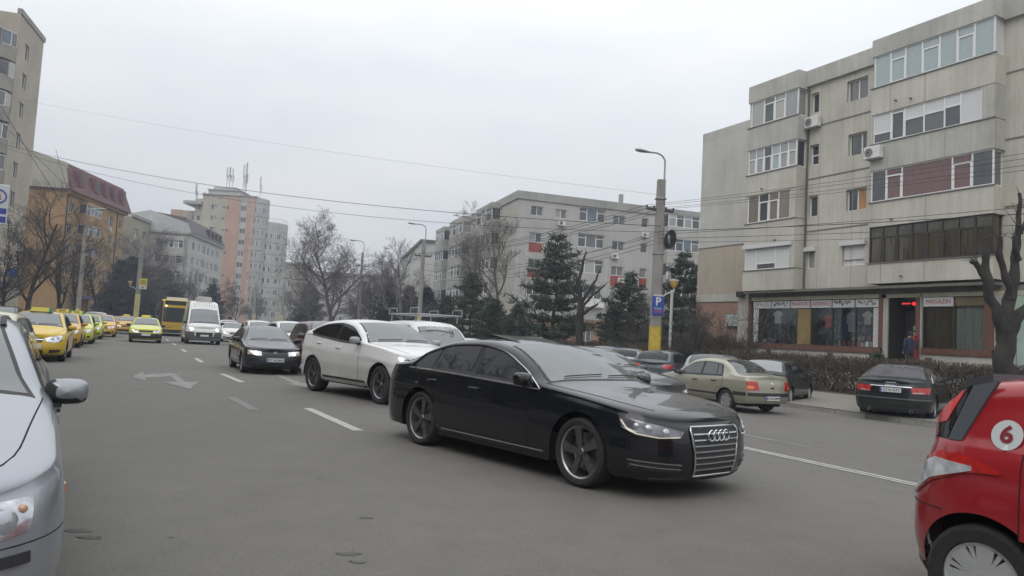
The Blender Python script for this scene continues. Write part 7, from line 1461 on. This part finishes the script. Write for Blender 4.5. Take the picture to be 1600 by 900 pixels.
# ---------------------------------------------------------------- poles, signs, cables, person
CONCP = mat('pole_concrete', (.25, .235, .215), .9, ns=3, na=.2, bump=.2, stretch=(1, 1, .3)); YPN = mat('pole_yellow_paint', (.46, .33, .045), .75, ns=3, na=.25); YPL = mat('pole_pale_yellow', (.5, .45, .2), .8, ns=3, na=.2); LMP = mat('street_lamp_grey', (.36, .37, .38), .5, .3); GLOBE = mat('lamp_globe_amber', (.55, .36, .1), .35); ENAM = mat('enamel_white', (.5, .5, .49), .5)
def pole(label, x, y, h, face, arms=True, lamp=True, side_lamp=None, base=YPN, ybase=2.9, z=-.1, r=.2, bands=True):
    """concrete lamp pole; face = direction of the lamp arm"""
    t = thing('lamp_pole', label, 'lamp pole', (x, y, z)); mb = MB(); mb.prism([(-r, -r), (r, -r), (r, r), (-r, r)], 0, .02)
    mb = MB(); n = 6
    mb.grid([[(rr * 1.0 * cx_, rr * .9 * cy_, zz) for cx_, cy_ in ((-.7, -1), (.7, -1), (1, -.7), (1, .7), (.7, 1), (-.7, 1), (-1, .7), (-1, -.7))] for zz, rr in ((ybase, r * .97), (h * .6, r * .85), (h, r * .72), (h + .001, .01))], 0, True); mb.obj('shaft', CONCP, t)
    mb = MB(); mb.grid([[(rr * cx_, rr * .9 * cy_, zz) for cx_, cy_ in ((-.7, -1), (.7, -1), (1, -.7), (1, .7), (.7, 1), (-.7, 1), (-1, .7), (-1, -.7))] for zz, rr in ((0, r), (ybase, r * .985))], 0, True); mb.obj('painted_base', base, t)
    fx, fy = math.cos(face), math.sin(face)
    if lamp:
        mb = MB(); ax, ay = -fx * r * .6, -fy * r * .6; pts = [(ax, ay, h - .9), (ax, ay, h + .9)] + [(ax + fx * .55 * (1 - math.cos(q)), ay + fy * .55 * (1 - math.cos(q)), h + .9 + .42 * math.sin(q)) for q in (.3, .6, .9, 1.2, 1.5)]; pts.append((ax + fx * .9, ay + fy * .9, h + 1.3)); mb.tube(pts, .045, 7); mb.obj('lamp_arm', LMP, t, smooth=60)
        mb = MB(); L = .85; prof = [(.02, 0), (.07, .08), (.11, .3), (.14, .55), (.11, .78), (.02, L)]
        mb.lathe([(q, d) for q, d in prof], 'z', 12); mb.v = [(a * 1.15, b * .75 if b < 0 else b * .55, c) for a, b, c in mb.v]
        M3 = Matrix((Vector((-fy, fx, 0)), Vector((0, 0, 1)), Vector((fx, fy, .05)))).transposed(); mb.v = [tuple(M3 @ Vector(v) + Vector((ax + fx * .85, ay + fy * .85, h + 1.3))) for v in mb.v]; hd = mb.obj('lamp_head', LMP, t, smooth=50)
    if arms:
        mb = MB(); d = Vector((-fy, fx, 0)); d = Vector((fx, fy, 0)) if arms == 'along' else d; w = .75
        mb.tube([tuple(-d * w + Vector((0, 0, h - 1.5))), tuple(d * w + Vector((0, 0, h - 1.5)))], .07, 5); mb.obj('cross_arm', mat('dark_steel', (.07, .065, .06), .7), t)
        for k in (-1, -.45, .45, 1): b = MB(); b.lathe([(.02, 0), (.05, .04), (.035, .08), (.05, .11), (.001, .15)], 'z', 8); b.obj('insulator', BLK, t, tuple(d * w * k + Vector((0, 0, h - 1.46))))
    if bands:
        mb = MB()
        for zz in (h * .3, h * .62, h * .9): mb.prism([(r * 1.0 * a, r * .92 * b) for a, b in ((-.7, -1), (.7, -1), (1, -.7), (1, .7), (.7, 1), (-.7, 1), (-1, .7), (-1, -.7))], zz, zz + .05)
        mb.obj('steel_band', GAL, t)
    if side_lamp:
        q = side_lamp; qx, qy, qz = q; mb = MB(); pts = [(0, 0, qz - 1.3)] + [(qx * (1 - math.cos(a)), qy * (1 - math.cos(a)), qz - 1.3 + .95 * math.sin(a)) for a in (.25, .5, .8, 1.1, 1.4, 1.57)] + [(qx, qy, qz - .15)]; mb.tube(pts, .045, 7); mb.obj('bracket_arm', ENAM, t, smooth=60)
        mb = MB(); mb.lathe([(.04, -.16), (.12, -.1), (.2, .1), (.21, .2), (.001, .22)], 'z', 14); mb.obj('lamp_globe', GLOBE, t, (qx, qy, qz), smooth=40); mb = MB(); mb.lathe([(.24, .2), (.23, .25), (.001, .29)], 'z', 14); mb.obj('lamp_cap', ENAM, t, (qx, qy, qz))
    return t
FC = R_(200)                                                         # lamp arms reach over the road
t1 = pole('tall concrete lamp pole with yellow base and a parking sign', 7.1, 36, 9.75, FC, 'along', True, (.78, -.25, 4.55), r=.27, ybase=2.5)
pk = tag(bpy.data.objects.new('parking_sign', None), 'blue parking sign with a white P fixed to the yellow-based pole', 'sign'); COL.objects.link(pk); pk.location = (7.12, 35.68, 3.4); pk.rotation_euler = (0, 0, R_(10))
PB = mat('sign_blue', (.025, .06, .3), .45); mb = MB(); mb.rbox(-.3, .3, -.02, .02, -.45, .45, .008); mb.obj('panel', PB, pk); lettering('P', .55, mat('sign_letter_white', (.62, .64, .66), .5), pk, (0, -.024, .18), (R_(90), 0, 0), .012)
mb = MB(); [mb.box(-.22 + .02 * (k % 2), .2 - .03 * (k % 3), -.0235, -.021, -.13 - .055 * k, -.10 - .055 * k) for k in range(2)]; mb.obj('printed_line', mat('sign_pale_blue', (.3, .36, .5), .5), pk); mb = MB(); [mb.box(-.22, .22, -.0235, -.021, -.27 - .055 * k, -.24 - .055 * k) for k in range(2)]; mb.obj('printed_line', mat('sign_red_line', (.4, .06, .06), .5), pk)
mb = MB(); mb.rbox(-.22, .22, .0, .04, .45, .54, .01); mb.obj('clamp', ENAM, pk)
t2 = pole('concrete lamp pole with pale yellow base behind the small van', -8.1, 65.6, 9.9, FC, 'along', True, None, YPL, 3.1)
t3 = pole('slim distant lamp pole right of the largest bare tree', -17.1, 83, 10.2, FC, 'along', True, None, YPL, 2.4, r=.17)
t4 = pole('dark lamp pole with a curved arm before the orange block', -37.2, 63.5, 9.4, R_(0), 'along', True, None, YPL, 2.0, r=.17)
t5 = pole('concrete pole with pale yellow base and a globe lamp among the taxis', -43.6, 86, 9.6, R_(20), False, False, (-.9, -.2, 5.4), YPL, 4.2, r=.24)
ys = tag(bpy.data.objects.new('stop_sign_board', None), 'yellow and white board on the pole behind the taxis', 'sign'); COL.objects.link(ys); ys.location = (-42.9, 85.6, 5.2); ys.rotation_euler = (0, 0, R_(20))
piece(ys, 'yellow_panel', mat('board_yellow', (.55, .48, .05), .6), O, 0, [(-.42, .42, -.02, .02, -.05, .75)]); piece(ys, 'white_panel', ENAM, O, 0, [(-.42, .42, -.02, .02, -.5, -.06)]); piece(ys, 'printed_mark', INK, O, 0, [(-.07, .07, -.026, -.021, -.4, -.2), (-.3, .3, -.026, -.021, .16, .26), (-.25, .25, -.026, -.021, .4, .5)])
for k, (u, Y, lab) in enumerate(((400, 128, 'pale-based pole at the foot of the tower stripe'), (444, 122, 'pale-based pole before the low beige block'), (585, 96, 'short striped yellow pole near the far tall car'))): pole(lab, (u - 800) / 1150 * Y, Y, 8.5, FC, False, True, None, YPL, 3.2, r=.2, bands=False)
# white flag pole beside the parking sign
wp = thing('white_post', 'slim white post standing just right of the parking sign pole', 'post', (9.05, 41.5, -.05)); mb = MB(); mb.tube([(0, 0, 0), (0, 0, 4.6)], .085, 8); mb.obj('post', ENAM, wp); mb = MB(); mb.lathe([(.09, 4.6), (.1, 4.66), (.001, 4.7)], 'z', 8); mb.obj('cap', ENAM, wp)
# black cable bundle on the pole
cbn = thing('cable_coil', 'black coil of spare cable hung on the lamp pole', 'cable', (7.1, 35.68, 6.6)); mb = MB()
for k in range(6): mb.tube([(.38 + .03 * k + (.16 + .01 * k) * math.cos(q * .524), -.03 * k + .05, .02 * k + (.38 + .01 * k) * math.sin(q * .524)) for q in range(13)], .035, 5)
mb.obj('loops', BLK, cbn)
# overhead wires
WIRE = mat('black_wire', (.02, .02, .022), .7)
def wire(label, a, b, sag, r=.012, n=18, g='overhead wires'):
    a, b = Vector(a), Vector(b); pts = [tuple(a.lerp(b, k / n) - a - Vector((0, 0, sag * 4 * (k / n) * (1 - k / n)))) for k in range(n + 1)]; mb = MB(); mb.tube(pts, r, 4); return tag(mb.obj('overhead_wire', WIRE, None, tuple(a)), label, 'wire', g)
for i, (k, tx) in enumerate(((-1, 'outermost'), (-.45, 'second'), (.45, 'third'), (1, 'innermost'))):
    d = Vector((math.cos(FC), math.sin(FC), 0)) * .75 * k; top = 9.75 - .1 - 1.33
    wire('%s power wire from the parking sign pole along to the next pole' % tx, Vector((7.1, 36, top)) + d, Vector((-8.1, 65.6, 9.9 - .1 - 1.33)) + d, .5, .014)
    wire('%s power wire from the parking sign pole past the near block' % tx, Vector((7.1, 36, top)) + d, Vector((26.5, 15.0, 9.0 + .15 * i)) + d, .35, .008)
    wire('%s power wire between the two farther poles' % tx, Vector((-8.1, 65.6, 9.9 - .1 - 1.33)) + d, Vector((-17.1, 83, 10.2 - .1 - 1.33)) + d, .3, .014)
for i, (z, za, zb) in enumerate(((6.9, 7.3, 7.6), (7.05, 6.75, 7.0), (6.7, 6.35, 6.6), (6.5, 6.0, 6.35))):
    wire('%s telephone cable across the face of the near block' % ('top', 'second', 'third', 'lowest')[i], (7.1, 35.7, z), (26.5, 15 + .1 * i, za), .25, (.010, .014, .010, .008)[i]); wire('%s telephone cable dipping towards the farther pole' % ('top', 'second', 'third', 'lowest')[i], (7.1, 35.7, z), (-8.1, 65.3, zb), .9, .011)
wire('thick cable crossing the street from the beige tower to the lamp pole', (-46.5, 62, 16.0), (7.1, 35.7, 7.3), 1.2, .015, 30); wire('second cable crossing just beneath the thick one', (-46.5, 62.2, 15.95), (7.1, 35.7, 7.0), 1.75, .011, 30); wire('thin high cable crossing the sky from the tower', (-48, 64, 20.6), (7.1, 36, 8.9), .5, .005, 30)
for i, (a, b) in enumerate((((-39.5, 62, 15.3), (-37.2, 63.5, 8.2)), ((-45, 58, 22.5), (-37.2, 63.5, 8.1)), ((-46, 56, 21), (-43.6, 86, 9)))): wire('wire slanting down the beige tower front, %s' % ('nearest its edge', 'the longest', 'reaching the far pole')[i], a, b, .4, .02)
# lightbox sign at the left edge
ls_ = thing('lightbox_sign', 'tall white lightbox with a red letter in a dark ring on a post', 'sign', (-21.35, 30, 0), R_(35)); mb = MB(); mb.tube([(-.25, 0, 0), (-.25, 0, 6.3)], .06, 8); mb.obj('post', LMP, ls_); mb = MB(); mb.rbox(-.35, .42, -.08, .08, 4.95, 6.6, .02); mb.obj('box', mat('lightbox_white', (.55, .57, .6), .4), ls_)
mb = MB(); mb.tube([(.06 + .27 * math.cos(q * .2618), -.09, 6.1 + .27 * math.sin(q * .2618)) for q in range(25)], .03, 5); mb.obj('ring', PB, ls_); lettering('a', .5, mat('sign_letter_red', (.5, .05, .04), .5), ls_, (.06, -.083, 6.12), (R_(90), 0, 0), .012); piece(ls_, 'blue_panel', PB, O, 0, [(-.3, .38, -.085, -.081, 5.38, 5.62), (-.3, .38, -.085, -.081, 5.02, 5.28)])
bsn = thing('road_sign', 'small square blue road sign under the bare trees at the left', 'sign', (-33.6, 49.5, 0), R_(30)); mb = MB(); mb.tube([(0, 0, 0), (0, 0, 4.2)], .035, 6); mb.obj('post', LMP, bsn); mb = MB(); mb.rbox(-.26, .26, -.06, -.04, 3.7, 4.2, .01); mb.obj('panel', PB, bsn)
# blue bin at the right picture edge behind the red car
bn = thing('waste_bin', 'blue waste bin showing over the red car roof', 'bin', (14.75, 19.6, -.05), .3); mb = MB(); mb.lathe([(.2, 0), (.26, .2), (.29, .9), (.3, .95)], 'z', 14); mb.obj('body', mat('bin_blue', (.03, .08, .35), .5), bn); mb = MB(); mb.lathe([(.31, .95), (.3, 1.02), (.15, 1.1), (.001, 1.12)], 'z', 14); mb.obj('lid', MATS['bin_blue'], bn)

# person at the shop doorway, seen from the side, dark jacket
def figure(label, pos, rz, skin, top, legs, hair):
    t = thing('person', label, 'person', pos, rz)
    V = [(0, 0, .95), (0, 0, 1.18), (0, 0, 1.42), (0, .01, 1.52), (.02, 0, 1.60), (.03, 0, 1.68), (.02, .18, 1.42), (-.03, .25, 1.16), (.06, .25, .93), (.1, .24, .84), (.02, -.18, 1.42), (-.04, -.25, 1.16), (.05, -.25, .93), (.09, -.24, .84), (0, .09, .9), (.03, .1, .5), (-.02, .1, .09), (.12, .11, .04), (0, -.09, .9), (-.02, -.1, .5), (-.1, -.1, .1), (.04, -.1, .05)]
    E = [(0, 1), (1, 2), (2, 3), (3, 4), (4, 5), (2, 6), (6, 7), (7, 8), (8, 9), (2, 10), (10, 11), (11, 12), (12, 13), (0, 14), (14, 15), (15, 16), (16, 17), (0, 18), (18, 19), (19, 20), (20, 21)]
    Rr = [.16, .15, .16, .06, .09, .085, .085, .06, .045, .04, .085, .06, .045, .04, .1, .075, .05, .045, .1, .075, .05, .045]
    me = bpy.data.meshes.new('body'); me.from_pydata(V, E, []); o = inst('body', me, None); sk = o.modifiers.new('skin', 'SKIN')
    for i, l in enumerate(me.skin_vertices[0].data): l.radius = (Rr[i] * .85, Rr[i])
    me.skin_vertices[0].data[0].use_root = True; o.modifiers.new('s', 'SUBSURF').levels = 2
    dg = bpy.context.evaluated_depsgraph_get(); m2 = bpy.data.meshes.new_from_object(o.evaluated_get(dg)); bpy.data.objects.remove(o)
    for m_ in (skin, top, legs): m2.materials.append(m_)
    for p in m2.polygons:
        z, y = p.center.z, abs(p.center.y); p.material_index = 0 if z > 1.53 or (y > .17 and z < .93 and z > .7) else 1 if z > .88 else 2; p.use_smooth = True
    inst('body', m2, t); mb = MB(); mb.lathe([(.001, .13), (.07, .115), (.105, .06), (.11, 0), (.1, -.06)], 'z', 14); mb.obj('hair', hair, t, (-.005, 0, 1.68), smooth=60)
    f = MB(); f.lathe([(.001, .03), (.014, .02), (.018, 0)], 'x', 8); f.obj('nose', skin, t, (.115, 0, 1.64)); return t
figure('person in a dark blue jacket stooping at the dark shop doorway', tuple(sn(19.75, 29.0, .85)), TH + R_(60), mat('skin', (.42, .26, .19), .6), mat('dark_blue_jacket', (.02, .028, .06), .85), mat('dark_trousers', (.02, .02, .022), .9), mat('dark_hair', (.02, .016, .013), .8))

# ---------------------------------------------------------------- thin winter haze
HAZE = True
if HAZE:
    mb = MB(); mb.box(-420, 300, -60, 520, -1.4, 55); hz = mb.obj('haze', []); m = bpy.data.materials.new('haze'); m.use_nodes = True; n_ = m.node_tree; n_.nodes.clear(); o_ = n_.nodes.new('ShaderNodeOutputMaterial'); v_ = n_.nodes.new('ShaderNodeVolumePrincipled'); v_.inputs['Color'].default_value = (.80, .87, 1, 1); v_.inputs['Density'].default_value = .0011; v_.inputs['Anisotropy'].default_value = .2; n_.links.new(v_.outputs[0], o_.inputs['Volume']); hz.data.materials.append(m); tag(hz, kind='stuff')
